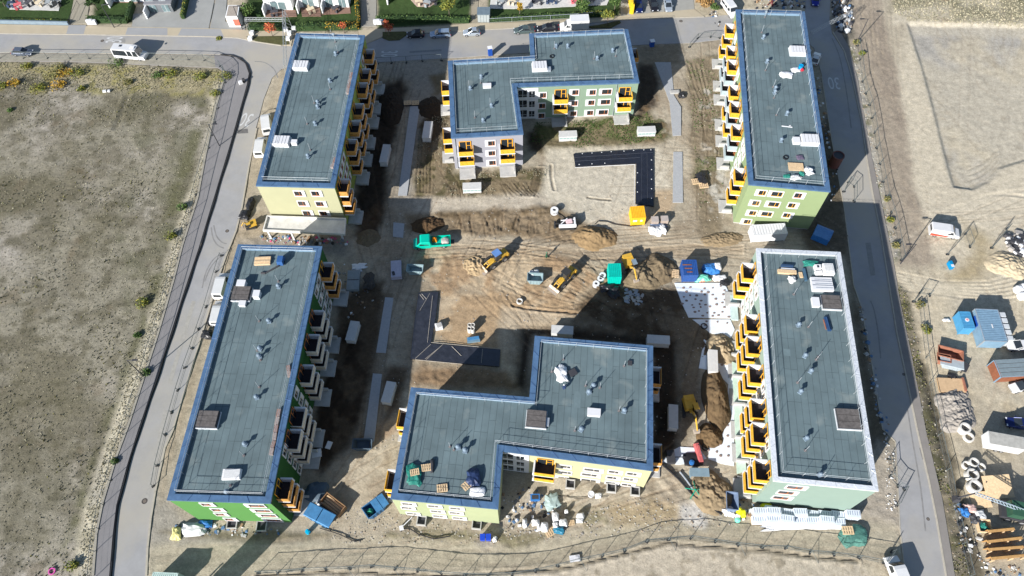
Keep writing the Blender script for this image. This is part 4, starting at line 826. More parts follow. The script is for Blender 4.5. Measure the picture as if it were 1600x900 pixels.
def van(label,px,py,hd,paint_,L=5.3,W=2.0,H=2.1,kind='panel',group='vans on the roads and site',z=0.03,stripe=None,box=None):
    x,y=G(px,py,H/2); t=thing('van',label,'van',(x,y,z),hd,group); h=L/2; mb=MB(); a=W/2; nose=.95
    S_=[]
    for X_,zt,wt in [(-h,H-.12,.84),(-h+.1,H,.86),(h-2.0,H,.86),(h-1.55,H-.08,.84),(h-nose,1.22,.92),(h-.12,.98,.86),(h,.75,.8)]:
        S_.append([(X_,-a*.96,.3),(X_,-a,.6),(X_,-a*(1 if zt>1.3 else .97),min(1.15,zt-.1)),(X_,-a*wt,zt),(X_,a*wt,zt),(X_,a*(1 if zt>1.3 else .97),min(1.15,zt-.1)),(X_,a,.6),(X_,a*.96,.3)])
    loft(mb,S_); mb.build('body',[paint_],t)
    if stripe:
        mb=MB(); 
        for s_ in (-1,1): mb.poly([(-h+.1,s_*(a+.012),.45),(h-2.2,s_*(a+.012),.45),(h-1.7,s_*(a+.012),.75),(-h+.1,s_*(a+.012),1.05)])
        mb.build('stripe',stripe,t)
    mb=MB(); mb.poly([(h-1.5,-a*.78,H-.16),(h-1.5,a*.78,H-.16),(h-nose-.03,a*.86,1.29),(h-nose-.03,-a*.86,1.29)]); i=0
    mb.v=[(v[0]+.035,v[1],v[2]+.03) for v in mb.v]; mb.build('windscreen',glass,t)
    for s_ in (-1,1):
        def q(x0,x1): MB().poly([(x0,s_*(a+.01),1.2),(x1,s_*(a+.01),1.2),(x1-.25,s_*(a*.88+.015),H-.28),(x0+.05,s_*(a*.88+.015),H-.28)]).build('side_window',glass,t)
        q(h-2.3,h-1.25)
        if kind!='panel': q(h-3.5,h-2.4); q(-h+.2,h-3.6)
    MB().poly([(-h-.012,-a*.7,1.2),(-h-.012,a*.7,1.2),(-h-.0,a*.66,H-.3),(-h-.0,-a*.66,H-.3)]).build('rear_window',glass,t)
    for sx in (-1,1):
        for sy in (-1,1): wheel(t,sx*L*.31,sy*(a-.13),.35)
    for s_ in (-1,1): MB().box(h-.14,s_*a*.7,.68,.16,.3,.2).build('headlight',lampw,t)
    if box:
        for k,(bx,by,sx,sy) in enumerate(box): MB().box(bx,by,H,sx,sy,.12).build('roof_hatch',glass if k else offw,t)
    return t
pw=paintm('white car paint',(.54,.54,.54),0); pblk=paintm('black car paint',(.015,.015,.02)); psil=paintm('silver blue car paint',(.28,.36,.46),.5); psil2=paintm('silver car paint',(.42,.47,.52),.5); pgr=paintm('grey green car paint',(.08,.11,.11)); pdb=paintm('dark blue car paint',(.01,.02,.10)); pgy=paintm('steel grey car paint',(.10,.12,.16))
def hd(a,b): return ang(G(*a),G(*b))
rdT=hd((780,50),(640,57))
car('small black hatchback parked in the building shadow on the top road',649,53,rdT,pblk,4.0)
car('light blue metallic estate car half in shadow on the top road',688,52.5,rdT,psil,4.75,1.85,1.48,'wagon')
car('silver white hatchback parked in sun on the top road',737,50,rdT,psil2,3.9)
car('dark grey-green saloon parked furthest left of the pair before the white box van',819,46.5,rdT,pgr,4.8,1.85,1.42,'sedan')
car('black saloon parked right behind the white box van',856,43.5,rdT,pblk,4.9,1.85,1.42,'sedan')
car('dark steel grey car at the left edge of the photo on the top road',35,81.5,hd((20,82),(50,83)),pgy,4.6,z=.1)
car('dark blue car leftmost of three in the bays at the top',998,9,hd((998,4),(1000,20)),pdb,4.4)
car('black car in the middle bay of three at the top',1021,7,hd((1020,2),(1025,18)),pblk,4.5,1.85,1.45,'wagon')
car('silver car rightmost of three in the bays at the top',1044,8,hd((1044,3),(1047,20)),psil2,4.3,1.8,1.42,'sedan')
car('deep blue small car at the top edge behind the right block',1274,0,hd((1274,-6),(1275,8)),paintm('royal blue car paint',(.01,.02,.22)),3.8)
car('white small car in shade beside the apple green block',1274.5,91,hd((1270,103),(1279,80)),pw,3.9)
car('white car with dark windscreen at the right edge, beside the long blue-grey container',1594,540,hd((1640,540),(1570,541)),pw,4.5,1.9,1.4,'sedan',z=.1)
car('white car with black roof at the right edge beside the steel bin',1597,603,hd((1640,590),(1580,606)),pw,4.3,z=.1,roofm=pblk)
car('dark blue car at the right edge above the white trailer',1594,662,hd((1640,670),(1580,661)),pdb,4.4,z=.1)
van('white camper van with roof hatches on the top road at the left',203,82,hd((180,80),(228,84)),pw,7.0,2.2,2.75,'glass',z=.1,box=[(1.2,0,.9,.7),(-1.6,.2,.5,.5),(2.4,0,.4,.4)])
bv=van('white box van facing left on the top road behind the L block',884,40,rdT,pw,2.6,2.0,2.0,z=.03); bv.location.x-=0
x,y=G(905,38); t_=bv; mb=MB(); mb.box(-3.0,0,.55,4.1,2.25,2.35); mb.box(-3.0,0,.35,4.0,1.0,.2,0,1); mb.build('cargo_box',[white,darks],t_)
wheel(t_,-4.0,.85,.36); wheel(t_,-4.0,-.85,.36)
van('white minibus with dark side windows at the upper right corner block',1141,12,hd((1134,2),(1150,24)),pw,5.4,2.0,2.1,'glass')
van('white and red delivery van parked on the bare ground at the right',1476,361,hd((1456,358),(1498,364)),pw,5.2,2.0,2.0,'panel',z=.1,stripe=mat('red signwriting',(.55,.06,.03),.5))
van('white van beside the top of the upper left block, in sun',416,192,hd((418,215),(414,180)),pw,5.4,2.0,2.2)
van('second white van half hidden behind the upper left block parapet',407,228,hd((405,245),(410,215)),pw,5.0,2.0,2.1)
van('white van beside the lower left block, upper of two',346,445,hd((342,460),(350,430)),pw,5.2,2.0,2.2)
van('white car-sized van beside the lower left block, lower of two',341,488,hd((337,505),(345,470)),pw,4.8,1.9,1.9)
van('white panel van cut by the bottom edge on the right road',1405,899,hd((1420,930),(1400,880)),pw,5.4,2.0,2.3)
# ---------------------------------------------------------------- green crew cab tipper
teal=paintm('teal green lorry paint',(.0,.42,.30),.1); orange=mat('orange plastic',(.7,.22,.01),.6); grav=mat('grey grit',(.36,.33,.30),.95,0,.2,8,bump=.4)
x,y=G(673,383); t=thing('tipper_lorry','teal green crew cab tipper lorry on the haul road','lorry',(x,y,.05),hd((695,381),(651,384)))
mb=MB(); a=1.0
loft(mb,[[(X_,-w_,zb),(X_,-w_,zt-.15),(X_,-w_*.9,zt),(X_,w_*.9,zt),(X_,w_,zt-.15),(X_,w_,zb)] for X_,w_,zb,zt in [(-.1,a,.4,2.15),(.1,a,.4,2.25),(1.5,a*.98,.4,2.25),(1.75,a*.98,.4,2.1),(2.35,a*.97,.4,1.35),(2.95,a*.92,.45,1.15),(3.1,a*.85,.5,.9)]]); mb.build('cab',teal,t)
mb=MB(); mb.poly([(1.83,-.82,2.08),(1.83,.82,2.08),(2.38,.88,1.42),(2.38,-.88,1.42)]).build('windscreen',glass,t)
mb=MB()
for s_ in (-1,1):
    for x0,x1 in ((.15,.75),(.95,1.75)): mb.poly([(x0,s_*1.012,1.35),(x1+.2,s_*1.012,1.35),(x1,s_*.96,1.98),(x0,s_*.96,1.98)])
mb.build('side_windows',glass,t)
mb=MB(); mb.box(-1.95,0,.75,3.6,2.1,.12); mb.box(-1.95,1.03,.87,3.6,.06,.45); mb.box(-1.95,-1.03,.87,3.6,.06,.45); mb.box(-3.72,0,.87,.06,2.0,.45); mb.box(-.2,0,.87,.06,2.0,.75); mb.build('tipper_bed',teal,t)
MB().box(-1.6,0,.45,5.6,.8,.3).build('chassis',darks,t)
for X_ in (2.1,-2.4):
    for s_ in (-1,1): wheel(t,X_,s_*.86,.38,.26)
for s_ in (-1,1): MB().box(3.0,s_*.66,.72,.14,.3,.2).build('headlight',lampw,t)
c_,s__=math.cos(t.rotation_euler.z),math.sin(t.rotation_euler.z)
def onbed(X_,Y_,z): return (x+X_*c_-Y_*s__,y+X_*s__+Y_*c_,z)
o=MB().blob(0,0,0,1.8,1.8,.55,rough=.3,n=14).build('grit_load',grav,smooth=True); o.location=onbed(-2.8,0,.9); tag(o,'heap of pale grit on the bed of the teal lorry','gravel load')
o=MB().box(0,0,0,.9,.8,.7,0,0,tx=.8,ty=.8).box(0,0,.7,.3,.3,.15).build('orange_tub',orange); o.location=onbed(-.8,-.3,.92); tag(o,'orange plastic tub on the bed of the teal lorry','tub')
# ---------------------------------------------------------------- wheel loaders
cat_y=mat('machine yellow',(.50,.30,.04),.5,0,.12,2); cat_b=mat('machine black',(.03,.03,.03),.7); bluep=mat('faded blue roof',(.10,.20,.42),.5)
def loader(label,px,py,h_,roofc,sc_=1.0):
    x,y=G(px,py); t=thing('wheel_loader',label,'wheel loader',(x,y,.05),h_,'wheel loaders in the middle of the court'); t.scale=(sc_,)*3
    mb=MB(); mb.box(-1.5,0,.75,2.0,1.5,.95,0,0,tx=.92,ty=.85); mb.box(-2.35,0,.7,.4,1.7,.8); mb.box(.9,0,.65,1.6,.9,.55); mb.build('body',[cat_y],t)
    MB().box(-.1,0,.6,1.0,.7,.5).build('articulation_joint',cat_b,t)
    MB().box(-.25,0,1.2,1.25,1.4,1.55,0,0,tx=.85,ty=.85).build('cab',glass,t); MB().box(-.25,0,2.75,1.45,1.4,.12).build('cab_roof',roofc,t)
    for X_ in (-1.45,1.35):
        for s_ in (-1,1): wheel(t,X_,s_*.95,.62,.42)
    mb=MB()
    for s_ in (-.42,.42): mb.tube((.7,s_,1.3),(2.0,s_,1.0),.12,5); mb.tube((2.0,s_,1.0),(2.9,s_,.45),.11,5); mb.tube((.8,s_,.9),(2.1,s_*.5,1.2),.07,5,1)
    mb.tube((2.0,-.42,1.0),(2.0,.42,1.0),.1,5); mb.build('lift_arm',[cat_y,galv],t)
    mb=MB(); w2=1.25
    P=[(2.85,.9),(2.75,.35),(3.05,.05),(3.7,.05)]
    for a,b_ in zip(P[:-1],P[1:]): mb.poly([(a[0],-w2,a[1]),(a[0],w2,a[1]),(b_[0],w2,b_[1]),(b_[0],-w2,b_[1])]); mb.poly([(a[0]-.05,-w2,a[1]-.04),(b_[0]-.05,-w2,b_[1]-.04),(b_[0]-.05,w2,b_[1]-.04),(a[0]-.05,w2,a[1]-.04)])
    for s_ in (-w2,w2): mb.poly([(p[0],s_,p[1]) for p in P]); 
    mb.build('bucket',mat('worn bucket steel',(.42,.36,.30),.6,.3,.2,4),t)
    mb=MB(); mb.tube((-1.9,.45,1.7),(-1.9,.45,2.4),.06,6); mb.build('exhaust_pipe',cat_b,t)
    for s_ in (-1,1): MB().box(.95,s_*.95,1.22,1.2,.45,.08).build('mudguard',cat_b,t)
    return t
loader('yellow wheel loader with a faded blue cab roof tipping sand',775,409,hd((796,398),(756,424)),bluep,.95)
loader('yellow wheel loader with a black cab roof and empty bucket',882,438,hd((898,420),(864,452)),cat_b,.95)
# ---------------------------------------------------------------- excavators
def excavator(name,label,px,py,h_,swing,reach,body_,sc_=1.0,wheels=False,roofc=None,gp=None):
    x,y=G(px,py); t=thing(name,label,'excavator',(x,y,.05),h_,gp); t.scale=(sc_,)*3
    for s_ in (-1,1):
        if wheels:
            wheel(t,1.3,s_*.95,.5,.35); wheel(t,-1.3,s_*.95,.5,.35)
        else:
            mb=MB(); mb.box(0,s_*1.1,.0,3.6,.5,.75,0,0,tx=.86); 
            for q in range(11): mb.box(-1.6+q*.32,s_*1.1,.75,.1,.54,.04)
            mb.build('track',cat_b,t)
    MB().box(0,0,.4,1.6,1.7,.5).build('undercarriage',cat_b,t)
    c,s2=math.cos(swing),math.sin(swing)
    def rot(mb): mb.v=[(v[0]*c-v[1]*s2,v[0]*s2+v[1]*c,v[2]) for v in mb.v]; return mb
    rot(MB().box(-.7,0,.95,2.6,2.3,1.0,0,0,tx=.9,ty=.92).box(-1.7,0,1.95,.9,2.0,.15)).build('house',body_,t)
    rot(MB().box(.55,.65,.95,1.4,.95,1.65,0,0,tx=.85,ty=.9)).build('cab',glass,t); rot(MB().box(.5,.65,2.6,1.35,.95,.08)).build('cab_roof',roofc or body_,t)
    mb=MB(); e=(.8+reach*.45,-.2,3.1); k_=(.8+reach*.95,-.2,1.6); mb.box(.9,-.2,1.2,.5,.5,.5)
    for a,b_,r1,r2 in (((.8,-.2,1.4),(.8+reach*.25,-.2,2.6),.2,.24),((.8+reach*.25,-.2,2.6),e,.24,.18)): mb.tube(a,b_,r1,6,0,r2)
    mb.tube((1.0,-.2,1.0),(.8+reach*.2,-.2,2.2),.09,6,1); rot(mb).build('boom',[body_,galv],t)
    mb=MB().tube(e,k_,.18,6,0,.13).tube((e[0]-.3,-.2,3.3),(e[0]+.5,-.2,2.7),.08,6,1); rot(mb).build('stick',[body_,galv],t)
    mb=MB(); mb.box(k_[0]-.1,-.2,k_[2]-1.0,.75,1.1,.8,0,0,tx=.8); rot(mb).build('bucket',mat('worn bucket steel',(.42,.36,.30)),t)
    return t
excavator('tracked_excavator','yellow tracked excavator digging at the dark soil heap near the white sheets',1077,640,hd((1078,650),(1077,625)),PI+.25,4.2,cat_y,.85)
excavator('wheeled_excavator','wheeled excavator with grey cab roof and yellow boom beside the teal container',983,418,hd((975,395),(990,440)),.1,3.6,cat_y,.85,True,mat('grey cab roof',(.16,.21,.25)))
excavator('mini_excavator','tiny yellow and white digger beside the concrete canopy at the left',393,354,hd((402,352),(381,356)),.2,2.2,cat_y,.55)
# white trenching machine with cable drum
x,y=G(886,353); h_=hd((897,352),(873,353)); t=thing('drilling_rig','white and pink tracked rig with open frame by the sand pile','drilling rig',(x,y,.05),h_)
pink=mat('washed pink panel',(.62,.45,.46),.5)
for s_ in (-1,1): MB().box(0,s_*.8,0,2.8,.4,.6,0,0,tx=.85).build('track',cat_b,t)
MB().box(-.1,0,.55,2.6,1.3,.5).build('chassis',darks,t); mb=MB(); mb.box(0,.75,.6,3.2,.28,.8); mb.box(-1.35,0,.6,.3,1.6,.9); mb.tube((1.5,.7,1.2),(0,-.6,1.5),.1,6); mb.tube((-1.2,-.5,1.3),(1.2,-.2,1.5),.1,6); mb.build('frame',offw,t)
MB().box(-.3,.0,1.05,1.1,.8,.5,.2).build('engine_cover',pink,t)
mb=MB(); mb.tube((1.2,-.2,.6),(2.4,0,.8),.12,6); mb.tube((2.2,-.7,.5),(2.3,.8,.6),.25,8); mb.build('drill_head',cat_b,t)
x,y=G(866,332.5); t=thing('cable_drum','white cable drum with a drawbar on the sand','cable drum',(x,y,.1),hd((866,332),(882,344)))
mb=MB(); [mb.ring(0,s_*0,.0+q*.8,.1+q*.8,.75,.3,16) for q in (0,1) for s_ in (1,)]; mb.build('flange',offw,t); MB().tube((0,0,.1),(0,0,.8),.34,12).build('hub',cat_b,t); MB().tube((.5,0,.3),(4.0,0,.15),.07,6).build('drawbar',darks,t)
# ---------------------------------------------------------------- containers, skips, boxes
def container(name,label,cat,foot,h,m,m2=None,ribs=True,grp=None,extra=None,corr=.28):
    "foot: photo pixels of the four ground corners"
    Q=[G(*p) for p in foot]; cx=sum(p[0] for p in Q)/4; cy=sum(p[1] for p in Q)/4
    a=ang(Q[0],Q[1]); L_=(math.dist(Q[0],Q[1])+math.dist(Q[2],Q[3]))/2; W_=(math.dist(Q[1],Q[2])+math.dist(Q[3],Q[0]))/2
    t=thing(name,label,cat,(cx,cy,.05),a,grp); mb=MB(); mb.box(0,0,.1,L_-.06,W_-.06,h-.14)
    if ribs:
        n_=max(3,int(L_/corr)); 
        for q in range(n_):
            x_=-L_/2+L_*(q+.5)/n_; mb.box(x_,0,h-.04,L_/n_*.55,W_-.12,.045); 
            for s_ in (-1,1): mb.box(x_,s_*(W_/2-.02),.2,L_/n_*.55,.045,h-.35)
        n_=max(3,int(W_/corr))
        for q in range(n_):
            y_=-W_/2+W_*(q+.5)/n_
            for s_ in (-1,1): mb.box(s_*(L_/2-.02),y_,.2,.045,W_/n_*.55,h-.35)
    mb.build('shell',m,t); mb=MB()
    for sx in (-1,1):
        for sy in (-1,1): mb.box(sx*(L_/2-.07),sy*(W_/2-.07),0,.15,.15,h+.01)
        mb.box(sx*(L_/2-.05),0,h-.09,.1,W_-.2,.1); mb.box(0,sx*(W_/2-.05),h-.09,L_-.2,.1,.1)
    mb.build('corner_frame',m2 or m,t); return t,L_,W_
ybox=mat('container yellow',(.75,.40,.02),.55); bbox=mat('container blue',(.02,.07,.24),.5,0,.15,2); tbox=mat('container teal',(.0,.40,.32),.5); b2x=mat('container light blue',(.06,.24,.42),.5); gbx=mat('container blue-grey',(.17,.27,.36),.5,.1,.15,1.5)
def lettering(par,txt,x,y,z,size,m,rot,name='lettering'):
    cu=bpy.data.curves.new('t','FONT'); cu.body=txt; cu.align_x='CENTER'; cu.align_y='CENTER'; cu.size=size; o=bpy.data.objects.new('t',cu)
    me=bpy.data.meshes.new_from_object(o); bpy.data.objects.remove(o); me.materials.append(m); me.name=name
    q=link(name,me,par,(x,y,z)); q.rotation_euler=rot; return q
t,L_,W_=container('shipping_container','short yellow steel container beside the black L shaped sheet','container',[(983,353),(1005,352),(1005,334),(984,335)],2.4,ybox)
for q,w_ in ((-.62,.75),(.55,.4)): MB().box(q,-W_/2-.035,1.25,w_,.03,.5).build('white_marking',white,t)
t,L_,W_=container('shipping_container','dark blue container with rust stains on its roof at the white sheet','container',[(1062,441),(1085,441),(1086,418),(1064,417)],2.4,bbox,extra=1)
mb=MB(); [mb.box(-.5+q*.15,.5-q*.75,2.455,1.6-q*.3,.22,.006) for q in range(3)]; mb.build('rust_stain',mat('rust',(.22,.09,.05),.9,0,.4,5),t)
t,L_,W_=container('shipping_container','teal green container standing by the wheeled excavator','container',[(948,445),(968,445),(968,424),(949,424)],2.6,tbox)
t,L_,W_=container('site_container','small bright blue container with a round white and pink sign','container',[(1489,500),(1497,526),(1511,520),(1503,494)],2.3,b2x)
MB().tube((0,0,2.30),(0,0,2.36),.34,20).build('round_sign',white,t); MB().tube((0,0,2.35),(0,0,2.375),.18,16).build('sign_centre',mat('pink sign',(.6,.2,.25),.6),t)
t,L_,W_=container('site_container','long blue-grey corrugated container with grey boxes along its right side','container',[(1512,497),(1527,548),(1561,541),(1543,492)],2.6,gbx,galv,corr=.33)
for q in range(5):
    MB().box(-L_*.36+q*L_*.18,W_/2+.62,.0,.8,1.0,2.45).build('side_box',mat('pale grey plastic',(.45,.47,.48),.5),t)
MB().box(.2,.1,2.61,.75,.16,.04).build('white_mark',white,t)
MB().box(-L_*.16,-W_/2-.05,.9,1.9,.05,1.3).build('blue_panel',mat('blue tarpaulin patch',(.01,.06,.30),.6),t)
t,L_,W_=container('site_container','white steel container under the south gable of the upper right block','container',[(1168,379),(1222,376),(1224,362),(1172,362)],2.3,white,corr=.5)
t,L_,W_=container('steel_bin','rust brown open-sided lorry body with a dark grey slatted cover','container',[(1548,598),(1660,592),(1655,566),(1545,572)],2.2,mat('rust brown steel',(.20,.075,.04),.7,0,.2,2),gbx)
mb=MB(); [mb.box(0,-W_/2+W_*(q+.5)/4,2.25,L_-.3,W_/4-.08,.08) for q in range(4)]; mb.build('cover',mat('slate grey cover',(.16,.20,.22),.7,0,.12,2),t)
t,L_,W_=container('site_container','black and grey box at the bottom edge near the left road','container',[(244,920),(285,922),(287,900),(250,898)],2.3,mat('pale green sheet steel',(.40,.50,.46),.5))
# skips with lids
def skip(label,p0,p1,w_,h,m,lid,load=None,grp='open skips with blue lids'):
    a,b_=G(*p0),G(*p1); L_=math.dist(a,b_); t=thing('skip',label,'skip',((a[0]+b_[0])/2,(a[1]+b_[1])/2,.05),ang(a,b_),grp)
    mb=MB(); i=L_/2; o=.55
    for s_ in (-1,1): mb.poly([(-i+o,s_*w_/2,0),(i-o,s_*w_/2,0),(i,s_*w_/2,h),(-i,s_*w_/2,h)]); mb.poly([(-i+o,s_*(w_/2-.05),0),(i-o,s_*(w_/2-.05),0),(i,s_*(w_/2-.05),h),(-i,s_*(w_/2-.05),h)])
    for s_ in (-1,1): mb.poly([(s_*(i-o),-w_/2,0),(s_*(i-o),w_/2,0),(s_*i,w_/2,h),(s_*i,-w_/2,h)]); mb.box(s_*i,0,h-.06,.1,w_+.1,.1)
    mb.poly([(-i+o,-w_/2,.1),(i-o,-w_/2,.1),(i-o,w_/2,.1),(-i+o,w_/2,.1)])
    for s_ in (-1,1):
        mb.box(0,s_*w_/2,h-.06,L_,.1,.1)
        for q in range(4): mb.box(-i*.6+q*i*.4,s_*(w_/2+.03),.1,.08,.08,h-.1)
    mb.build('skip_body',m,t)
    if lid:
        x0,x1,n_=lid
        for q in range(n_):
            X0=x0+(x1-x0)*q/n_; X1=x0+(x1-x0)*(q+1)/n_; MB().box((X0+X1)/2,0,h+.05,abs(X1-X0)-.06,w_+.05,.12,0,0,tx=.97,ty=.9).build('lid',m,t)
    return t,L_
blues=mat('skip blue',(.05,.17,.33),.55,0,.2,1.5); browns=mat('skip rust red',(.26,.11,.07),.7,0,.2,2)
t,L_=skip('large blue skip with its two-part lid closed, left of the pair on the track',(487,800),(520,817),2.1,1.5,blues,(-2.3,2.3,2))
# timber box stack next to it
a,b_=G(509,781),G(535,801); t=thing('timber_crate','open long crate of brown timber beside the large blue skip','crate',((a[0]+b_[0])/2,(a[1]+b_[1])/2,.05),ang(a,b_))
mb=MB(); [mb.box(0,y_,0,3.8,.12,1.2) for y_ in (-.85,.85)]; [mb.box(x_,0,0,.12,1.6,1.2) for x_ in (-1.8,1.8)]; mb.build('crate_wall',mat('brown timber',(.24,.14,.07),.8,0,.25,3),t); mb=MB(); [mb.box(0,-.55+q*.36,.2+q*.12,3.3,.26,.18) for q in range(4)]; mb.build('plank',pale,t)
t,L_=skip('smaller blue skip with half its lid open showing a green bag',(573,806),(600,786),2.0,1.4,blues,(-.1,2.1,2))
o=MB().blob(0,0,0,1.2,1.1,.9,rough=.4).build('green_bag',mat('green plastic bag',(.05,.35,.2),.4)); x,y=G(580,801); o.location=(x,y,.3); tag(o,'bright green rubbish bag inside the half-open blue skip','bag')
t,L_=skip('rust red open skip with white bar in the yard',(1460,552),(1499,562),1.9,1.3,browns,None,grp='open skips in the yard')
t,L_=skip('second rust red skip tucked behind the grey lidded one',(1459,562),(1480,566),1.4,1.2,browns,None,grp='open skips in the yard')
t,L_=skip('grey skip with a pale closed lid in front of the rust red skips',(1466,567),(1500,575),1.6,.9,mat('skip grey',(.30,.34,.36),.5),(-1.9,1.9,1),grp='open skips in the yard')
o=t.children
t,L_=skip('open grey steel trough at the edge of the block shadow',(637,424),(662,425),1.5,1.2,mat('skip steel grey',(.22,.30,.32),.5),None,grp='steel troughs on the court')
t,L_=skip('grey-green trough with a bright rim between the two loaders',(824,438),(848,439),1.7,1.2,mat('skip steel grey',(.22,.30,.32),.5),None,grp='steel troughs on the court')
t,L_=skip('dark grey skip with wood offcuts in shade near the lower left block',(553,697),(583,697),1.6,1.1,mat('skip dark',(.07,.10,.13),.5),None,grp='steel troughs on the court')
t,L_=skip('blue-grey steel box of rubble beside the yellow sacks',(1131,786),(1149,788),2.6,1.7,mat('skip slate blue',(.14,.19,.28),.5),None,grp='open skips near the mint block')
def boxthing(name,label,cat,px,py,h_,L_,W_,H_,m,z=0.05,grp=None,parts=()):
    x,y=G(px,py,z); t=thing(name,label,cat,(x,y,z),h_,grp); MB().box(0,0,0,L_,W_,H_,0,0,tx=.97,ty=.97).build('body',m,t); return t
# white ventilation housings of the basement garage
def housing(label,px,py,p0,p1,W_=1.5,H_=1.25,grille=True):
    h_=hd(p0,p1); a,b_=G(*p0),G(*p1); L_=math.dist(a,b_); x,y=G(px,py); t=thing('ventilation_housing',label,'ventilation box',(x,y,.0),h_,'white ventilation housings around the courts')
    MB().box(0,0,-.1,L_+.1,W_+.1,.25).build('base',concrete,t); mb=MB(); mb.box(0,0,.15,L_,W_,H_-.15); mb.build('body',mat('white housing',(.50,.50,.49),.8),t); MB().box(0,0,H_,L_+.12,W_+.12,.08).build('cover_slab',mat('white housing lid',(.47,.47,.46),.8,0,.08,2),t)
    if grille:
        mb=MB(); 
        for q in range(5): mb.box(-L_*.4+L_*.2*q,-W_/2-.015,.55,L_*.17,.03,.45)
        mb.build('grille',mat('grey-green grille',(.25,.34,.33),.5),t)
    return t
housing('white vent housing on the grass below the sage green wing, left one',887,216,(874,216),(901,215))
housing('white vent housing on the grass at the right end of the sage green wing',1009,209,(996,209),(1023,208))
housing('white vent housing in front of the grey gable of the far L block',738,297,(725,298),(753,297))
housing('white vent housing in shade between the path and the upper left block',603,246,(600,260),(606,233),1.4,1.2,False)
housing('vent housing, white face to the right, left of the far L block',669,209,(667,222),(671,197),1.6,1.2,False)
housing('slanted white vent housing in shade beside the lower left block',553,522,(549,537),(557,508),1.5,1.2,False)
housing('white vent housing at the corner left of the near L block',609,617,(604,633),(613,602),1.5,1.2,False)
housing('white vent housing right of the near L block, in shade by the excavator',1050,655,(1050,673),(1050,637),1.4,1.2,False)
housing('white vent housing half hidden behind the near L block parapet',878,521,(862,520),(895,522),1.5,1.3,False)
housing('white vent housing in dark soil behind the right corner of the near L block',1027,536,(1010,535),(1044,537),1.5,1.3,False)
housing('tall white vent housing in sun beside the mint block balconies',1111,570,(1111,586),(1110,553),1.4,1.6,False)
# ---------------------------------------------------------------- caravan of yard things
x,y=G(1558,697); t=thing('box_trailer','white twin-axle box trailer with a grey dusty roof in the yard','trailer',(x,y,.05),hd((1533,693),(1583,702)))
MB().box(0,0,.6,5.2,2.1,2.0).build('body',pw,t); MB().box(0,0,2.6,5.0,2.0,.05).build('roof',mat('dusty grey roof',(.34,.33,.30),.9,0,.2,1.5),t); mb=MB().box(-2.63,0,.7,.05,1.9,1.8).build('rear_door',offw,t)
for X_ in (-.55,.25):
    for s_ in (-1,1): wheel(t,X_,s_*.95,.33,.2)
mb=MB().tube((2.6,.5,.55),(3.9,0,.5),.05,5).tube((2.6,-.5,.55),(3.9,0,.5),.05,5).build('drawbar',galv,t)
ringm=mat('pale concrete ring',(.52,.50,.46),.9,0,.1,2)
for lb,px,py,r,h in [('tall concrete ring standing alone near the gravel heaps',1503,672,.85,1.1),('concrete ring beside it, flat and filled with soil, below the lone tall ring',1512,684,.8,.4),('leftmost small concrete ring of the cluster',1508,728,.62,.5),('concrete ring at the top of the cluster with a dark opening',1518,725,.72,.9),('concrete ring at the right of the cluster',1531,731,.62,.5),('largest concrete ring in the middle of the cluster',1515,744,.9,1.0),('concrete ring lowest of the cluster',1519,762,.95,1.0),('concrete ring lying near the sand step in mid court',812,472,.55,.4)]:
    x,y=G(px,py); tag(MB().ring(0,0,0,h,r,r*.72,24).ring(0,0,0,.12,r*1.06,r*.9,24).build('concrete_ring',ringm,loc=(x,y,.05)),lb,'concrete ring','concrete shaft rings')
for lb,px,py in [('upper left of four concrete pipes standing on end',734.5,513),('upper right of four concrete pipes standing on end',739.5,513),('lower left of four concrete pipes standing on end',734,518.5),('lower right of four concrete pipes standing on end',739,519)]:
    x,y=G(px,py); tag(MB().ring(0,0,0,1.3,.36,.26,16).build('concrete_pipe',ringm,loc=(x,y,.05)),lb,'concrete pipe','concrete pipes stood on end')
x,y=G(740,532); tag(MB().box(0,0,0,2.2,.9,.5,.1).box(0,.1,.5,1.9,.5,.2,.15,1).build('pipe_bundle',[mat('blue-grey pipe',(.12,.2,.26),.5),blues],loc=(x,y,.05)),'low blue-grey bundle just below the four concrete pipes','bundle')
x,y=G(686,512); tag(MB().box(0,0,0,1.3,1.1,.7,.2,0,tx=.95).box(.1,.1,.7,.9,.8,.12,.4,1).build('wrapped_parcel',[offw,concrete],loc=(x,y,.05)),'pale wrapped parcel beside the black sheeting corner','parcel')
woodm=mat('orange formwork timber',(.42,.24,.09),.75,0,.2,3)
for k,(lb,p0,p1) in enumerate([('top formwork frame of the stack by the crates',(1536,834),(1576,830)),('second formwork frame, orange-brown with posts',(1534,850),(1588,844)),('third formwork frame with a white metal strip behind',(1536,862),(1590,858)),('lowest formwork frame standing on its long edge',(1540,876),(1596,871))]):
    a,b_=G(*p0),G(*p1); L_=math.dist(a,b_); t=thing('formwork_frame',lb,'formwork',((a[0]+b_[0])/2,(a[1]+b_[1])/2,.05),ang(a,b_),'timber formwork frames')
    MB().box(0,0,1.35,L_,.35,.16).box(0,.25,0,L_,.06,1.4).build('panel',woodm,t)
    for X_ in (-L_*.42,L_*.1,L_*.45): MB().box(X_,-.25,0,.12,.12,1.35).build('post',pale,t)
x,y=G(1550,768); t=thing('plywood_panel','tilted tan plywood panel propped on a second board in the yard','panel',(x,y,.1),.1); MB().box(.6,.4,.8,4.2,3.4,.1,-.05,0,rx=.22).build('board',pale,t); MB().box(-2.4,-1.0,.1,2.6,2.4,.08,-.1,0,ry=-.2).build('lower_board',pale,t); [MB().box(X_,1.2,0,.12,.12,1.2).build('prop',darks,t) for X_ in (-1,2)]
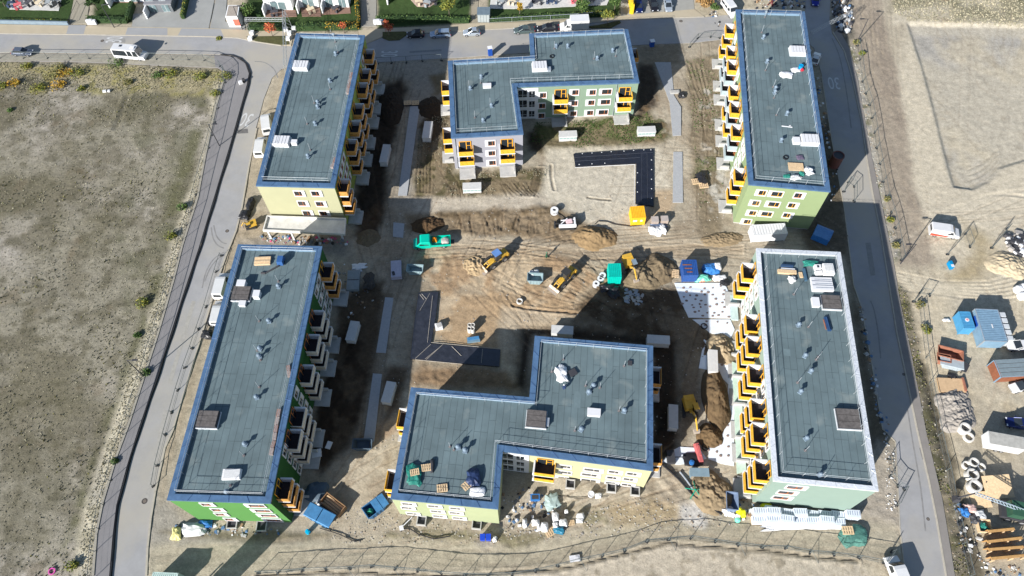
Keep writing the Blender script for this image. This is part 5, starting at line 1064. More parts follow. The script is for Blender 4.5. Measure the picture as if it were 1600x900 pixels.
x,y=G(1485,603); tag(MB().box(0,0,0,4.2,2.4,.35,-.08,0,rx=.08).box(2.0,0,0,.3,2.3,.6,-.08,1).build('timber_deck',[mat('tan boards',(.42,.29,.17),.85,0,.15,2),browns],loc=(x,y,.05)),'flat tan board deck with a rusty edge lying in the yard','board')
# big lattice boom crane lorry at the right edge
x,y=G(1592,806); t=thing('mobile_crane','grey lattice-armed crane lorry cut by the right edge of the yard','crane',(x,y,.05),hd((1600,806),(1540,792)))
for X_ in (-2.5,0,2):
    for s_ in (-1,1): wheel(t,X_,s_*1.1,.55,.4)
MB().box(-.5,0,.7,7.5,2.4,.7).build('chassis',darks,t); MB().box(1.5,0,1.4,2.0,2.2,1.4,0,0,tx=.9).build('cab',mat('bottle green cab',(.03,.08,.05),.4),t)
mb=MB(); A0=(0,0,2.2); B0=(8.5,.0,4.6)
for dy,dz in ((-.3,0),(.3,0),(0,.45)): mb.tube((A0[0],dy,A0[2]+dz),(B0[0],dy*.6,B0[2]+dz*.6),.06,5)
for q in range(16):
    f=q/16; g=(q+1)/16; z0=A0[2]+(B0[2]-A0[2])*f; z1=A0[2]+(B0[2]-A0[2])*g; mb.tube((8.5*f,-.3,z0),(8.5*g,.3,z1),.04,4); mb.tube((8.5*f,.3,z0),(8.5*g,0,z1+.4),.04,4); mb.tube((8.5*f,-.3,z0),(8.5*g,0,z1+.4),.04,4)
mb.build('boom',mat('blue-grey lattice',(.35,.42,.48),.5,.3),t); MB().tube((8.5,0,4.6),(9.6,.2,2.0),.12,6).box(9.5,.2,1.0,1.0,1.0,1.0,0,0,tx=.6,ty=.6).build('grab',darks,t)
# ---------------------------------------------------------------- street furniture
DW,DC=HW-.45,HC-.45
for lb,base,top in [('dark street lamp leaning over the verge of the left road',(225,588),(201,566)),('dark street lamp on the left verge near the bend',(343,228),(327,202)),('dark street lamp beside the parking bays at the top left',(179,43.5),(166,20)),('black street lamp beside the small white kiosk',(379,46),(369,15)),('lone street lamp on the bare ground right of the upper right block',(1339,66),(1354,31)),('street lamp on the right verge by the side track',(1407,412),(1434,386))]:
    x,y=G(*base); t=thing('street_lamp',lb,'street lamp',(x,y,0),0 if base[0]<800 else PI,'street lamps')
    MB().tube((0,0,-.1),(0,0,6.2),.11,8,0,.07).build('post',darks,t); MB().tube((0,0,6.15),(1.3,0,6.3),.06,6).box(1.3,0,6.22,.9,.3,.12).build('lamp_head',darks,t)
blackp=mat('black pipe',(.015,.015,.017),.5)
def pipe(label,P,r,m,z=.1,name='pipe',cat='pipe',grp=None,dens=1):
    Q=[G(*p) for p in P]; R_=[]
    for a,b in zip(Q[:-1],Q[1:]):
        n_=max(1,int(math.dist(a,b)/1.5))
        for q in range(n_): f=q/n_; R_.append((a[0]*(1-f)+b[0]*f,a[1]*(1-f)+b[1]*f))
    R_.append(Q[-1]); o=R_[0]; mb=MB(); mb.path([(p[0]-o[0]+.06*math.sin(i*1.1),p[1]-o[1]+.05*math.cos(i*.8),r+max(hgt(*p),-.05)) for i,p in enumerate(R_)],r,7)
    return tag(mb.build(name,m,loc=(o[0],o[1],z)),label,cat,grp)
pipe('long thick black pipe lying along the edge of the curved left road',[(345,86),(362,87),(376,92),(387,102),(392,115),(389,132),(379,168),(363,225),(349,270),(335,317),(313,390),(293,449),(269,524),(244,600),(219,672),(201,730),(185,790),(179,840),(174,900),(172,960)],.15,blackp,.02)
pipe('thin black hose looping from the sand pile to the pallets near the yellow container',[(929,352),(934,347),(948,347),(960,351),(985,354),(1003,352)],.07,blackp)
pipe('black hose curving across the ground below the near L block',[(627,832),(626,827),(640,826),(655,835),(680,842),(705,838)],.09,blackp,grp='hoses on the ground')
pipe('black cable running from the blue skips across the track',[(500,826),(530,835),(555,846),(568,843)],.07,blackp,grp='hoses on the ground')
pipe('long black drain pipe lying diagonally below the white sheeting',[(1031,724),(1060,750),(1080,771),(1100,787),(1128,804)],.16,blackp)
pipe('grey drain pipes lying beside the long black drain pipe',[(1062,738),(1082,765),(1092,778)],.14,galv)
pipe('thin cable on the ground beside the big bags',[(868,774),(900,779),(950,776)],.04,blackp)
# temporary site fences
def fence(label,P,h=1.8,m=None,name='site_fence',feet=True,rail=True,mesh_=True,grp='temporary site fences',braces=(),lean=0):
    m=m or mat('dull fence steel',(.12,.14,.14),.6,.3); Q=[G(*p) for p in P]; t=thing(name,label,'fence',(Q[0][0],Q[0][1],0),0,grp); o=Q[0]
    for i,p in enumerate(Q):
        x,y=p[0]-o[0],p[1]-o[1]; mb=MB().tube((x,y,-.1),(x,y,h+.05),.05,6)
        mb.build('post',m,t)
        if feet: MB().box(x,y,.0,.55,.28,.16,i*.7).build('foot',mat('black rubber foot',(.03,.03,.03),.9),t)
    for a,b in zip(Q[:-1],Q[1:]):
        mb=MB(); a=(a[0]-o[0],a[1]-o[1]); b=(b[0]-o[0],b[1]-o[1])
        mb.tube((*a,h),(*b,h),.045,5); mb.tube((*a,.15),(*b,.15),.022,4)
        if mesh_:
            L_=math.dist(a,b); n_=int(L_/.45)
            for q in range(1,n_): f=q/n_; x,y=a[0]*(1-f)+b[0]*f,a[1]*(1-f)+b[1]*f; mb.tube((x,y,.15),(x,y,h),.006,3,cap=False)
            for z_ in (.7,1.2): mb.tube((*a,z_),(*b,z_),.008,3,cap=False)
        mb.build('panel',m,t)
    for i in braces:
        p=Q[i]; x,y=p[0]-o[0],p[1]-o[1]; MB().tube((x,y,1.3),(x+.9,y-1.5,.05),.03,5).build('brace',m,t)
    return t
fence('long site fence on the pavement edge of the curved left road',[(0,91.5),(38,91.5),(75,91.5),(110,92),(140,92),(172,92.5),(208,93),(245,93),(270,93.5),(295,94),(320,95),(344,104),(352,113),(352,130),(347,146),(341,170),(336,192),(331,212),(326,232),(319,255),(313,278),(306,305),(300,330),(293,352),(286,375),(278,405),(270,435),(262,462),(255,487),(247,515),(238,542),(231,566),(222,594),(213,622),(203,652),(194,680),(182,717),(173,752),(162,789),(154,826),(149,862),(146,905)])
fence('site fence along the south side of the dirt road',[(404,896),(435,895),(472,892),(509,890),(546,889),(581,886),(617.5,889),(652,892),(689,896),(726,899),(763,899),(800,898),(836,893),(871,885),(906,876),(941,869),(975,861),(1010,847),(1044,844),(1079.5,841),(1117,847),(1152,852),(1190,856),(1227.5,857),(1265,864),(1302,867),(1341,872),(1381,880),(1393,862)],braces=(1,4,6,9,14,18,21,24))
fence('site fence on the bare ground east of the right road',[(1339,72),(1343,94),(1347,128),(1352,147),(1358,165),(1362,185),(1366,208),(1369,232),(1374,257),(1379,285),(1384,310),(1392,333),(1398,357),(1403,382),(1408,407)])
fence('wire fence around the stony verge of the yard',[(1427,472),(1437,458),(1452,462)],grp='yard fences'); fence('wire fence along the ditch beside the yard',[(1436,480),(1446,560),(1452,600),(1466,680),(1479,735),(1490,790),(1503,850),(1515,900)],1.5,grp='yard fences',feet=False)
fence('leaning fence panels at the corner between the two right blocks',[(1318,300),(1325,285),(1334,292),(1334,315)],grp='fence panels beside the right road')
fence('fence panels at the kerb right of the mint block',[(1388,718),(1390,745),(1402,760),(1412,765),(1400,790)],grp='fence panels beside the right road')
fence('fence lying near the junction left of the apple green block',[(1077,74),(1090,60),(1110,58),(1124,60)],1.4,grp='fence panels beside the top road')
fence('site fence on the south edge of the top road behind the green block',[(590,100),(612,99),(635,98),(660,96),(690,95)],grp='fence panels beside the top road')
fence('wire fence triangle on the right by the sandy wash',[(1480,398),(1508,366),(1515,386)],grp='yard fences'); fence('wire fence along the earthy tip on the right',[(1549,388),(1573,358)],grp='yard fences')
fence('low fence line beside the kerb left of the green block',[(346,400),(338,425),(322,480),(310,515),(300,545),(289,575),(278,610),(268,645),(258,680),(246,728),(240,760)],1.1,mesh_=False,grp='low fence lines')
# cable bridges with concrete footings
def truss(label,p0,p1,z,legs=((0,),(1,))):
    a,b=G(*p0,z),G(*p1,z); L_=math.dist(a,b); t=thing('cable_bridge',label,'cable bridge',((a[0]+b[0])/2,(a[1]+b[1])/2,0),ang(a,b),'lattice cable bridges over the roads'); m=mat('galvanised lattice',(.34,.36,.37),.5,.3)
    mb=MB(); i=L_/2; w_=.28
    for y_,zz in ((-w_,z),(w_,z),(-w_,z+.5),(w_,z+.5)): mb.tube((-i,y_,zz),(i,y_,zz),.035,4)
    n_=int(L_/.7)
    for q in range(n_):
        x0=-i+L_*q/n_; x1=-i+L_*(q+1)/n_; s_=1 if q%2 else -1
        for y_ in (-w_,w_): mb.tube((x0,y_,z+(.5 if s_>0 else 0)),(x1,y_,z+(0 if s_>0 else .5)),.02,3)
        mb.tube((x0,-w_*s_,z+.5),(x1,w_*s_,z+.5),.02,3)
    mb.build('beam',m,t)
    for s_ in (-1,1):
        mb=MB()
        for y_ in (-.7,.7): mb.tube((s_*i,y_,.1),(s_*i,y_*.4,z+.4),.045,4)
        for q in range(5): mb.tube((s_*i,-.7+.09*q,.3+q*z/5),(s_*i,.7-.09*q-.1,.3+(q+1)*z/5),.025,3)
        mb.build('support_mast',m,t); [MB().box(s_*i,y_,0,.9,.9,.8).build('concrete_footing',offw,t) for y_ in (-.9,.9)]
truss('lattice cable bridge spanning the top road beside the upper left block',(446,104),(444,19),5.0); truss('lattice cable bridge running left from the mast to the white kiosk',(443,32),(383,31.5),4.6); truss('lattice cable bridge across the right road behind the upper right block',(1268,52),(1330,20),4.6)
# ---------------------------------------------------------------- vegetation
def leafmesh(clumps,n,size,seed,mi_n=3,flat=.5):
    r=np.random.RandomState(seed); mb=MB()
    for k in range(n):
        c=clumps[r.randint(len(clumps))]; d=r.randn(3); d/=np.linalg.norm(d); q=r.rand()**.35
        p=np.array(c[:3])+d*q*np.array(c[3:6]); a=r.randn(3); a/=np.linalg.norm(a); b=np.cross(a,r.randn(3)); b/=np.linalg.norm(b)+1e-9; s_=size*(.6+.8*r.rand()); a*=s_; b*=s_*.7
        mb.poly([p-a,p-b*.9,p+a,p+b],r.randint(mi_n))
    return mb
LEAF={}
def lm(key,cols): 
    if key not in LEAF: LEAF[key]=[mat(key+' %d'%i,c,.8,0,.25,3) for i,c in enumerate(cols)]
    return LEAF[key]
red=lm('red maple leaf',[(.50,.10,.04),(.38,.05,.03),(.55,.18,.07)]); grn=lm('green leaf',[(.06,.11,.025),(.04,.08,.02),(.10,.15,.04)]); yg=lm('yellow green leaf',[(.16,.18,.03),(.22,.20,.03),(.10,.13,.03)]); yl=lm('yellow autumn leaf',[(.45,.26,.02),(.36,.20,.02),(.25,.20,.03)]); dg=lm('dark hedge leaf',[(.03,.06,.015),(.045,.08,.02),(.02,.045,.012)]); ol=lm('olive weed leaf',[(.16,.15,.05),(.11,.12,.04),(.22,.19,.07)]); bark=mat('bark',(.13,.10,.08),.9,0,.2,4)
def tree(label,px,py,h,r,cols,n=700,seed=1,leaf=.2,name='garden_tree',trunk=None,grp=None):
    x,y=G(px,py); t=thing(name,label,'tree',(x,y,0),0,grp); R_=np.random.RandomState(seed); mb=MB(); th=h*.45; mb.tube((0,0,-.1),(.05,.05,th),.10,7,0,.06); cl=[]
    for q in range(7):
        a=q*2.4; d=r*.55*(.5+R_.rand()*.6); z=th+(h-th)*(.15+.75*R_.rand()); mb.tube((.04,.04,th*(.75+.03*q)),(math.cos(a)*d,math.sin(a)*d,z),.045,5,0,.015); cl.append((math.cos(a)*d,math.sin(a)*d,z,r*.5,r*.5,(h-th)*.26))
    cl.append((0,0,h*.8,r*.5,r*.5,h*.18)); mb.build('trunk',bark,t); leafmesh(cl,n,leaf,seed).build('crown',cols,t); return t
tree('small red autumn tree on the verge left of the upper left block',426,57,3.6,1.7,red,330,2,.15); tree('orange-red little tree at the hedge behind the upper left block',538,52,3.0,1.2,red,200,3,.14); tree('dark red small tree at the corner of the grass island on the top road',608,56,3.6,1.3,red,300,4,.14)
tree('light green garden tree on the lawn at the top',702,25,4.2,2.3,yg,560,5,.18); tree('yellowish young tree at the grass island right of the box van',948,40,4.0,1.6,yg,450,6,.17)
tree('dark green bush-like tree beside the small white kiosk',392,27,3.2,2.2,grn,1000,7,.22); tree('green tree in the garden behind the box van',908,22,3.4,1.6,grn,800,8,.2); tree('green tree by the bike stands at the top',960,16,3.8,1.7,grn,900,9,.2)
tree('yellow autumn tree in the garden left of the far lawn strip',812,22,3.0,.8,yl,400,10,.16); tree('dark green tree in the lower garden by the bays at the top left',152,16,3.5,1.8,dg,900,12,.2); tree('ochre bush beside the parking bays at the upper right junction',1098,10,2.2,2.2,lm('ochre reed leaf',[(.30,.17,.06),(.22,.13,.05),(.36,.22,.08)]),900,13,.22); tree('dark tree at the top left corner of the photo',8,10,3.5,2.2,dg,900,14,.22)
tree('sparse green bush by the litter at the upper right junction',1115,17,1.6,1.3,grn,400,15,.16)
def hedge(label,P,w_,h,cols,seed=1,dens=26,leaf=.15,name='hedge'):
    Q=[G(*p) for p in P]; o=Q[0]; cl=[]; r=np.random.RandomState(seed); L_=0; core=MB()
    for a,b in zip(Q[:-1],Q[1:]):
        d=math.dist(a,b); L_+=d; n_=max(1,int(d/.7))
        for q in range(n_+1):
            f=q/n_; cl.append((a[0]*(1-f)+b[0]*f-o[0],a[1]*(1-f)+b[1]*f-o[1],h*.55,.55,w_*.5,h*.5*(.85+.3*r.rand())))
        core.box((a[0]+b[0])/2-o[0],(a[1]+b[1])/2-o[1],0,d,w_*.6,h*.75,ang(a,b))
    t=thing(name,label,'hedge',(o[0],o[1],0),0,'garden hedges'); core.build('stems',dg[2],t); leafmesh(cl,int(L_*dens*w_*1.6),leaf,seed).build('foliage',cols,t); return t
hedge('dark green hedge below the terraces left of the cable bridge mast',[(390,47),(442,46)],1.6,1.5,dg,21); hedge('green hedge turning yellow, right of the cable bridge mast',[(465,46),(512,45)],2.0,1.7,grn,22); hedge('orange and yellow hedge behind the upper left block',[(512,45),(559,44)],1.8,1.7,yl,23); hedge('narrow yellow hedge running up to the top edge',[(561,40),(558,0)],1.0,1.6,yl,24)
hedge('long clipped green hedge along the lawn at the top',[(590,33),(660,33),(733,34)],1.7,1.4,grn,25); hedge('clipped hedge behind the wire fence right of the grey shed',[(766,33),(815,31),(860,28),(905,26)],1.5,1.2,grn,26); hedge('hedge at the right end of the far garden',[(905,26),(955,24)],1.5,1.2,yg,27)
hedge('dark hedge at the left of the parking bays',[(140,33),(200,35)],1.6,1.5,dg,28); hedge('tall dark hedge beside the parking bays',[(202,33),(209,10)],1.6,1.9,dg,29); hedge('bright green hedge row between the driveways at the top left',[(287,30),(295,-6)],1.3,1.7,yg,30); hedge('low hedge on the left lawn beside the grey garden wall',[(0,33),(60,34),(106,36)],1.0,.8,yg,31,14); hedge('dark hedge up the left side of the brick terraces',[(383,26),(410,24)],1.4,1.4,dg,32)
strip('garden_wall',[(0,36.5),(108,39)],.35,.9,mat('blue-grey wall panel',(.17,.22,.26),.7),1.0,kind=None); o=[o for o in C.objects if o.name.startswith('garden_wall')][0]; tag(o,'low blue-grey garden wall along the left lawn','wall')
# shrubs of the rough strip
def shrub(label,px,py,r,h,cols,seed,n=170,lf=.11):
    x,y=G(px,py); r*=1.25 if seed<116 else .85; mb=leafmesh([(0,0,h*.5,r,r,h*.55),(r*.5,r*.2,h*.4,r*.6,r*.6,h*.4)],int(n*1.7),lf*1.35,seed); return tag(mb.build('shrub',cols,loc=(x,y,hgt(x,y))),label,'shrub','shrubs and tall weeds on the rough strip')
SH=[(42,106,1.0,1.0,yg,'yellow-green shrub at the far left of the rough strip'),(92,108,1.2,1.1,ol,'olive shrub below the left part of the fence'),(102,117,1.4,1.3,yl,'golden shrub just left of the widest clump'),(118,118,1.5,1.3,yg,'widest yellow-green clump on the rough strip'),(82,120,1.6,1.2,ol,'broad olive shrub left of the golden one'),(90,136,1.4,1.0,yl,'orange-yellow low shrub in the lower row'),(58,140,1.5,1.0,yg,'low green shrub at the lower left of the strip'),(22,132,1.1,.9,yl,'small golden shrub near the left edge'),(3,136,1.0,.9,yg,'small green shrub cut by the left edge'),(180,102,1.5,1.2,grn,'dark green shrub below the camper van'),(264,118,1.4,1.3,yg,'rounded green shrub in mid strip'),(245,120,1.0,.9,grn,'small dark green shrub beside the rounded one'),(312,122,1.2,1.0,yg,'green-yellow shrub near the corner'),(350,122,1.4,1.2,yg,'bright green shrub at the corner of the fence'),(336,148,.9,.8,yg,'little shrub below the corner on the pale strip'),(200,130,.9,.7,ol,'small olive weed at the middle of the strip'),(127,140,1.0,.7,yg,'tiny green weed clump right of the lower row'),(16,173,.7,.5,grn,'small green tuft alone on the left meadow'),(267,371,1.3,1.1,yg,'yellow-green bush halfway down the meadow edge'),(285,325,1.2,.9,grn,'green bush on the meadow edge above the yellow-green one'),(222,475,1.5,1.0,yg,'green bush where the meadow edge bends'),(215,525,.8,.6,grn,'small green bush below the bend of the meadow edge'),(228,583,1.0,.9,grn,'dark bush at the foot of the street lamp'),(180,722,.7,.8,grn,'small dark bush on the kerb of the left road'),(113,885,1.1,.8,yg,'green weed patch at the lower edge of the meadow'),(342,60.5,.8,.5,yg,'low weeds by the kerb at the left junction')]
for i,(px,py,r,h,c_,lb) in enumerate(SH): shrub(lb,px,py,r,h,c_,100+i)
SH2=[(1385,312,.8,.7,'weed clump on the stony verge at the level of the block corner'),(1390,345,.9,.7,'weed clump lower on the stony verge'),(1337,68,1.0,.9,'weeds at the foot of the lone street lamp'),(1398,385,.9,.8,'weed clump near the lamp on the verge'),(1346,85,.9,.7,'grass clump beside the first fence feet'),(1443,512,.8,.7,'weeds by the yard fence'),(1436,478,1.1,.9,'bushy weeds at the yard corner'),(1447,518,.9,.6,'bright green weed on the sand of the yard'),(1352,690,.6,.5,'tuft at the kerb near the mint block')]
for i,(px,py,r,h,lb) in enumerate(SH2): shrub(lb,px,py,r,h,yg if i%3==1 else ol,150+i,130)
# grass tufts of the meadow
def tufts(name,P,n,h,seed,cols,thr=-9,w_=.035,noise_s=5):
    r=np.random.RandomState(seed); Q=np.array([G(*p) for p in P]); lo=Q.min(0); hi=Q.max(0); lo=np.maximum(lo,(-128,12)); hi=np.minimum(hi,(128,158)); x=lo[0]+(hi[0]-lo[0])*r.rand(n*3); y=lo[1]+(hi[1]-lo[1])*r.rand(n*3)
    k=(polysd(Q,x,y)>.2)&(fbm(x,y,noise_s,seed+5)>thr+ .5*(r.rand(len(x))-.5)); x=x[k][:n]; y=y[k][:n]; n=len(x); ix=np.clip(np.searchsorted(xs,x),0,nx-1); jy=np.clip(np.searchsorted(ys,y),0,ny-1); z=Z.reshape(nx,ny)[ix,jy]-.02
    B=4; V=np.zeros((n,B,3,3)); 
    for b in range(B):
        a=r.rand(n)*6.283; hh=h*(.4+r.rand(n)); l=r.rand(n)*h*.9; ww=w_*(1+r.rand(n)*1.5)*2
        V[:,b,0]=np.stack([x-np.sin(a)*ww,y+np.cos(a)*ww,z],1); V[:,b,1]=np.stack([x+np.sin(a)*ww,y-np.cos(a)*ww,z],1); V[:,b,2]=np.stack([x+np.cos(a)*l,y+np.sin(a)*l,z+hh],1)
    V=V.reshape(-1,3); m=len(V)//3; me=bpy.data.meshes.new(name); me.vertices.add(len(V)); me.vertices.foreach_set('co',V.ravel()); me.loops.add(len(V)); me.loops.foreach_set('vertex_index',np.arange(len(V),dtype=np.int32)); me.polygons.add(m); me.polygons.foreach_set('loop_start',np.arange(0,len(V),3,dtype=np.int32)); me.polygons.foreach_set('loop_total',np.full(m,3,dtype=np.int32))
    me.update(calc_edges=True)
    for c_ in cols: me.materials.append(c_)
    me.polygons.foreach_set('material_index',np.repeat(r.randint(len(cols),size=n),B).astype(np.int32)); return me
dry=lm('dry grass blade',[(.30,.28,.20),(.22,.21,.14),(.36,.33,.24)]); stw=lm('straw blade',[(.46,.41,.29),(.36,.33,.23),(.26,.25,.15)]); lawn=lm('lawn blade',[(.05,.10,.02),(.07,.12,.03),(.09,.11,.03)])
tag(link('dry_grass',tufts('dry_grass',MEAD,16000,.11,3,dry)),'dry olive grass tufts covering the meadow on the left','grass',kind='stuff')
tag(link('dry_grass',tufts('dry_grass',MEAD,4500,.2,4,dry[:2]+ol[:1],.15,.04,7)),'darker taller weeds in patches on the left meadow','weeds',kind='stuff')
tag(link('straw_grass',tufts('straw_grass',STRIP,3200,.11,6,stw[:2]+dry[:1])),'pale straw grass along the edge of the curved road','grass',kind='stuff')
tag(link('rough_grass',tufts('rough_grass',[(-200,90),(0,96),(345,108),(348,135),(200,142),(130,146),(0,140),(-200,140)],3600,.16,7,stw[1:]+dry[:1])),'straw and yellow weeds on the rough strip below the top road','weeds',kind='stuff')
tag(link('rough_grass',tufts('rough_grass',RG,6000,.22,8,dry+stw[:1])),'rough brown grass at the upper right corner','grass',kind='stuff')
tag(link('court_grass',tufts('court_grass',[(836,190),(992,182),(1012,170),(1040,215),(980,228),(870,235),(825,222)],1500,.16,9,lawn,.05)),'short green grass below the sage green wing','grass',kind='stuff')
tag(link('court_grass',tufts('court_grass',[(652,195),(700,150),(706,270),(860,262),(846,300),(730,308),(646,308)],2000,.15,10,dry,-.1)),'thin dry grass around the grey gable','grass',kind='stuff')
tag(link('verge_weeds',tufts('verge_weeds',VERGE+[],900,.2,11,dry[1:2]+ol[:2],.05)),'weeds and stones on the verge beside the yard','weeds',kind='stuff')
tag(link('court_grass',tufts('court_grass',[(1070,92),(1125,85),(1130,220),(1130,300),(1092,330),(1080,200)],700,.16,12,lawn+dry[:1],.1)),'patchy grass left of the apple green block','grass',kind='stuff')
# ---------------------------------------------------------------- loose stones and litter
def scatter(name,label,P,n,s0,s1,mats,seed,h=.6,thr=-9,z0=0):
    r=np.random.RandomState(seed); Q=np.array([G(*p) for p in P]); lo=Q.min(0); hi=Q.max(0); x=lo[0]+(hi[0]-lo[0])*r.rand(n*6); y=lo[1]+(hi[1]-lo[1])*r.rand(n*6); k=(polysd(Q,x,y)>0)&(fbm(x,y,3,seed)>thr); x=x[k][:n]; y=y[k][:n]; mb=MB()
    for a,b in zip(x,y):
        s_=(s0+(s1-s0)*r.rand()**2)*(.72 if name=='litter' else 1); mb.box(a,b,hgt(a,b)+z0-.02,s_,s_*(.5+.7*r.rand()),s_*h*(.4+.6*r.rand()),r.rand()*3,r.randint(len(mats)),tx=.5+.4*r.rand(),ty=.5+.4*r.rand())
    return tag(mb.build(name,mats),label,name.replace('_',' '),kind='stuff')
stn=[mat('pale stone',(.38,.36,.31),.9,0,.2,5),mat('grey stone',(.27,.25,.23),.9,0,.2,5),mat('earth clod',(.28,.22,.16),.9,0,.2,5)]; lit=[offw,mat('blue litter',(.08,.15,.26),.6),concrete,mat('grey litter',(.20,.20,.20),.8),mat('black litter',(.03,.03,.03),.6),mat('brown litter',(.26,.17,.10),.8)]
scatter('stones','pale stones along the kerb of the left road',[(352,112),(337,170),(309,310),(272,437),(222,600),(182,715),(151,835),(146,900),(134,900),(140,830),(170,710),(212,590),(262,430),(300,300),(345,108)],900,.05,.2,stn[:2],1)
scatter('stones','pale stones on the verge east of the right road',VN,450,.08,.3,stn,2); scatter('stones','white stones and scraps on the yard verge',VERGE,260,.08,.26,stn,3)
scatter('stones','clods and stones scattered over the court',[(600,310),(1130,300),(1140,500),(1100,700),(1040,700),(640,700),(560,700),(600,450)],1900,.05,.24,stn,4); scatter('stones','rubble south of the buildings',[(500,780),(600,800),(780,825),(1010,775),(1100,790),(1160,820),(1040,830),(800,850),(520,850)],1500,.05,.26,stn,5)
scatter('litter','building litter along the wall of the lower left block',[(520,400),(560,420),(585,470),(545,500),(520,460)],60,.15,.7,lit,6); scatter('litter','building litter right of the mint block',[(1340,470),(1350,480),(1375,600),(1392,680),(1380,700),(1352,560)],130,.2,1.0,lit,7); scatter('litter','building litter along the right side of the apple green block',[(1272,120),(1284,120),(1298,200),(1312,290),(1300,330),(1285,220)],80,.2,.9,lit,8)
scatter('litter','scraps under and beside the concrete canopy',[(405,368),(540,372),(545,382),(405,380)],170,.2,.9,lit+[mat('pink litter',(.6,.08,.2),.6)],9); scatter('litter','scraps in front of the bright green gable',[(275,820),(330,815),(430,826),(450,835),(380,838),(280,838)],110,.15,.8,lit,10); scatter('litter','scraps around the near L block corner',[(780,770),(840,760),(870,800),(830,840),(790,820)],150,.15,.8,lit,11)
scatter('litter','stacked scrap at the top beside the right road',[(1300,-5),(1328,-5),(1334,30),(1330,52),(1312,52),(1300,30)],260,.25,1.1,lit+[darks,darks,darks],12,1.0); scatter('litter','white scraps by the mint block balconies',[(1150,740),(1185,760),(1210,800),(1160,812),(1148,790)],140,.2,.9,lit[:1]+lit,13)
scatter('litter','rubbish along the yard ditch',[(1486,770),(1520,800),(1540,840),(1530,870),(1500,860)],70,.2,.9,lit+[darks,darks],14); scatter('litter','scrap between the yard crates and the ditch',[(1525,860),(1560,890),(1600,880),(1600,905),(1540,905)],36,.2,.8,lit,15); scatter('litter','litter at the kerb right of the mint gable',[(1382,690),(1398,700),(1400,800),(1385,800)],150,.1,.42,stn+lit[:1],16,.8)
scatter('broken_slabs','grey broken paving pieces beside the grit pile',[(975,452),(1005,452),(1008,478),(980,480)],40,.4,1.0,[concrete,mat('blue-grey slab',(.26,.29,.33),.8)],17,.25)
scatter('litter','junk behind the apple green block at the top',[(1180,-10),(1258,-10),(1256,14),(1180,14)],150,.25,1.0,lit+[darks,mat('maroon junk',(.12,.03,.03),.6)],18,.9); scatter('litter','scrap beside the white minibus',[(1120,15),(1130,45),(1118,45),(1105,20)],80,.2,.8,lit+stn,19); scatter('rubble','dark heap of scrap on the earthy tip at the right',[(1570,370),(1600,360),(1600,400),(1575,392)],120,.3,1.3,[darks,darks,stn[1],offw],20,.8)
# ---------------------------------------------------------------- soil piles
def pile(label,px,py,rx,ry,h,rz,col,seed=1,name='soil_pile',peak=.9,cat='soil pile'):
    x,y=G(px,py); m=mat('soil '+label[:24],col,.95,0,.22,1.2,bump=.7,bscale=3); mb=MB(); na,nr=72,26; c,s_=math.cos(rz),math.sin(rz); mb.v.append((0,0,h))
    for q in range(1,nr+1):
        f=q/nr
        for k in range(na):
            a=2*PI*k/na; e=1+.16*mnoise.noise(Vector((math.cos(a)*1.6+seed,math.sin(a)*1.6,seed*3))); X_=math.cos(a)*f*rx*e; Y_=math.sin(a)*f*ry*e
            z=h*(1-f)**peak*(1+.18*mnoise.noise(Vector((X_*.7+seed*5,Y_*.7,1))))+.14*h*mnoise.noise(Vector((X_*1.1,Y_*1.1,seed)))*(1-f)*2+.22*mnoise.noise(Vector((X_*2.3,Y_*2.3,seed)))*min(1,4*(1-f))+.09*mnoise.noise(Vector((X_*6,Y_*6,seed)))-.18*f**6
            mb.v.append((X_*c-Y_*s_,X_*s_+Y_*c,z))
    for k in range(na): mb.f.append((0,1+k,1+(k+1)%na)); mb.m.append(0)
    for q in range(nr-1):
        for k in range(na): a=1+q*na+k; b=1+q*na+(k+1)%na; mb.f.append((a,a+na,b+na,b)); mb.m.append(0)
    return tag(mb.build(name,m,loc=(x,y,.03),smooth=True),label,cat,'earth and sand piles')
pile('brown sand pile with a shaded flank beside the white tracked rig',929,371,4.6,2.9,1.7,-.1,S(158,132,96),1,peak=1.1)
pile('grey-brown grit pile beside the wheeled excavator, left of two',1004,433,3.9,3.5,1.8,.2,S(142,126,100),2,peak=1.1); pile('second grit pile merging behind the left one by the excavator',1028,420,3.6,3.6,1.9,.6,S(130,114,90),3,peak=1.1)
pile('tall dark soil pile on the white sheets beside the yellow excavator',1118,622,2.3,6.0,2.2,.0,S(112,92,66),4,peak=.7); pile('smaller round soil pile below the tall dark one',1110,682,2.2,2.2,1.4,0,S(116,94,66),5,peak=.8)
pile('light sand pile next to the mint block balconies',1127,545,2.6,3.2,1.4,.2,S(186,166,134),6); pile('clayey earth bank near the slate box',1112,770,3.2,3.6,1.1,.4,S(160,140,110),7,peak=.6)
pile('brown earth mound at the edge of the hatched green gable shade',668,352,3.5,2.2,.9,.1,S(96,74,50),8); pile('sandy heap in front of the blue-roofed wheel loader',742,415,2.6,2.4,.7,.4,S(196,170,132),9)
for k,(px,py,lb) in enumerate([(1487,622,'grey gravel heap topmost of the row by the ditch'),(1492,635,'grey gravel heap second in the row by the ditch'),(1497,648,'grey gravel heap third in the row by the ditch'),(1500,660,'lowest grey gravel heap of the row by the ditch')]): pile(lb,px,py,3.2,1.7,.9,.3,S(176,168,158),20+k,'gravel_pile',cat='gravel pile')
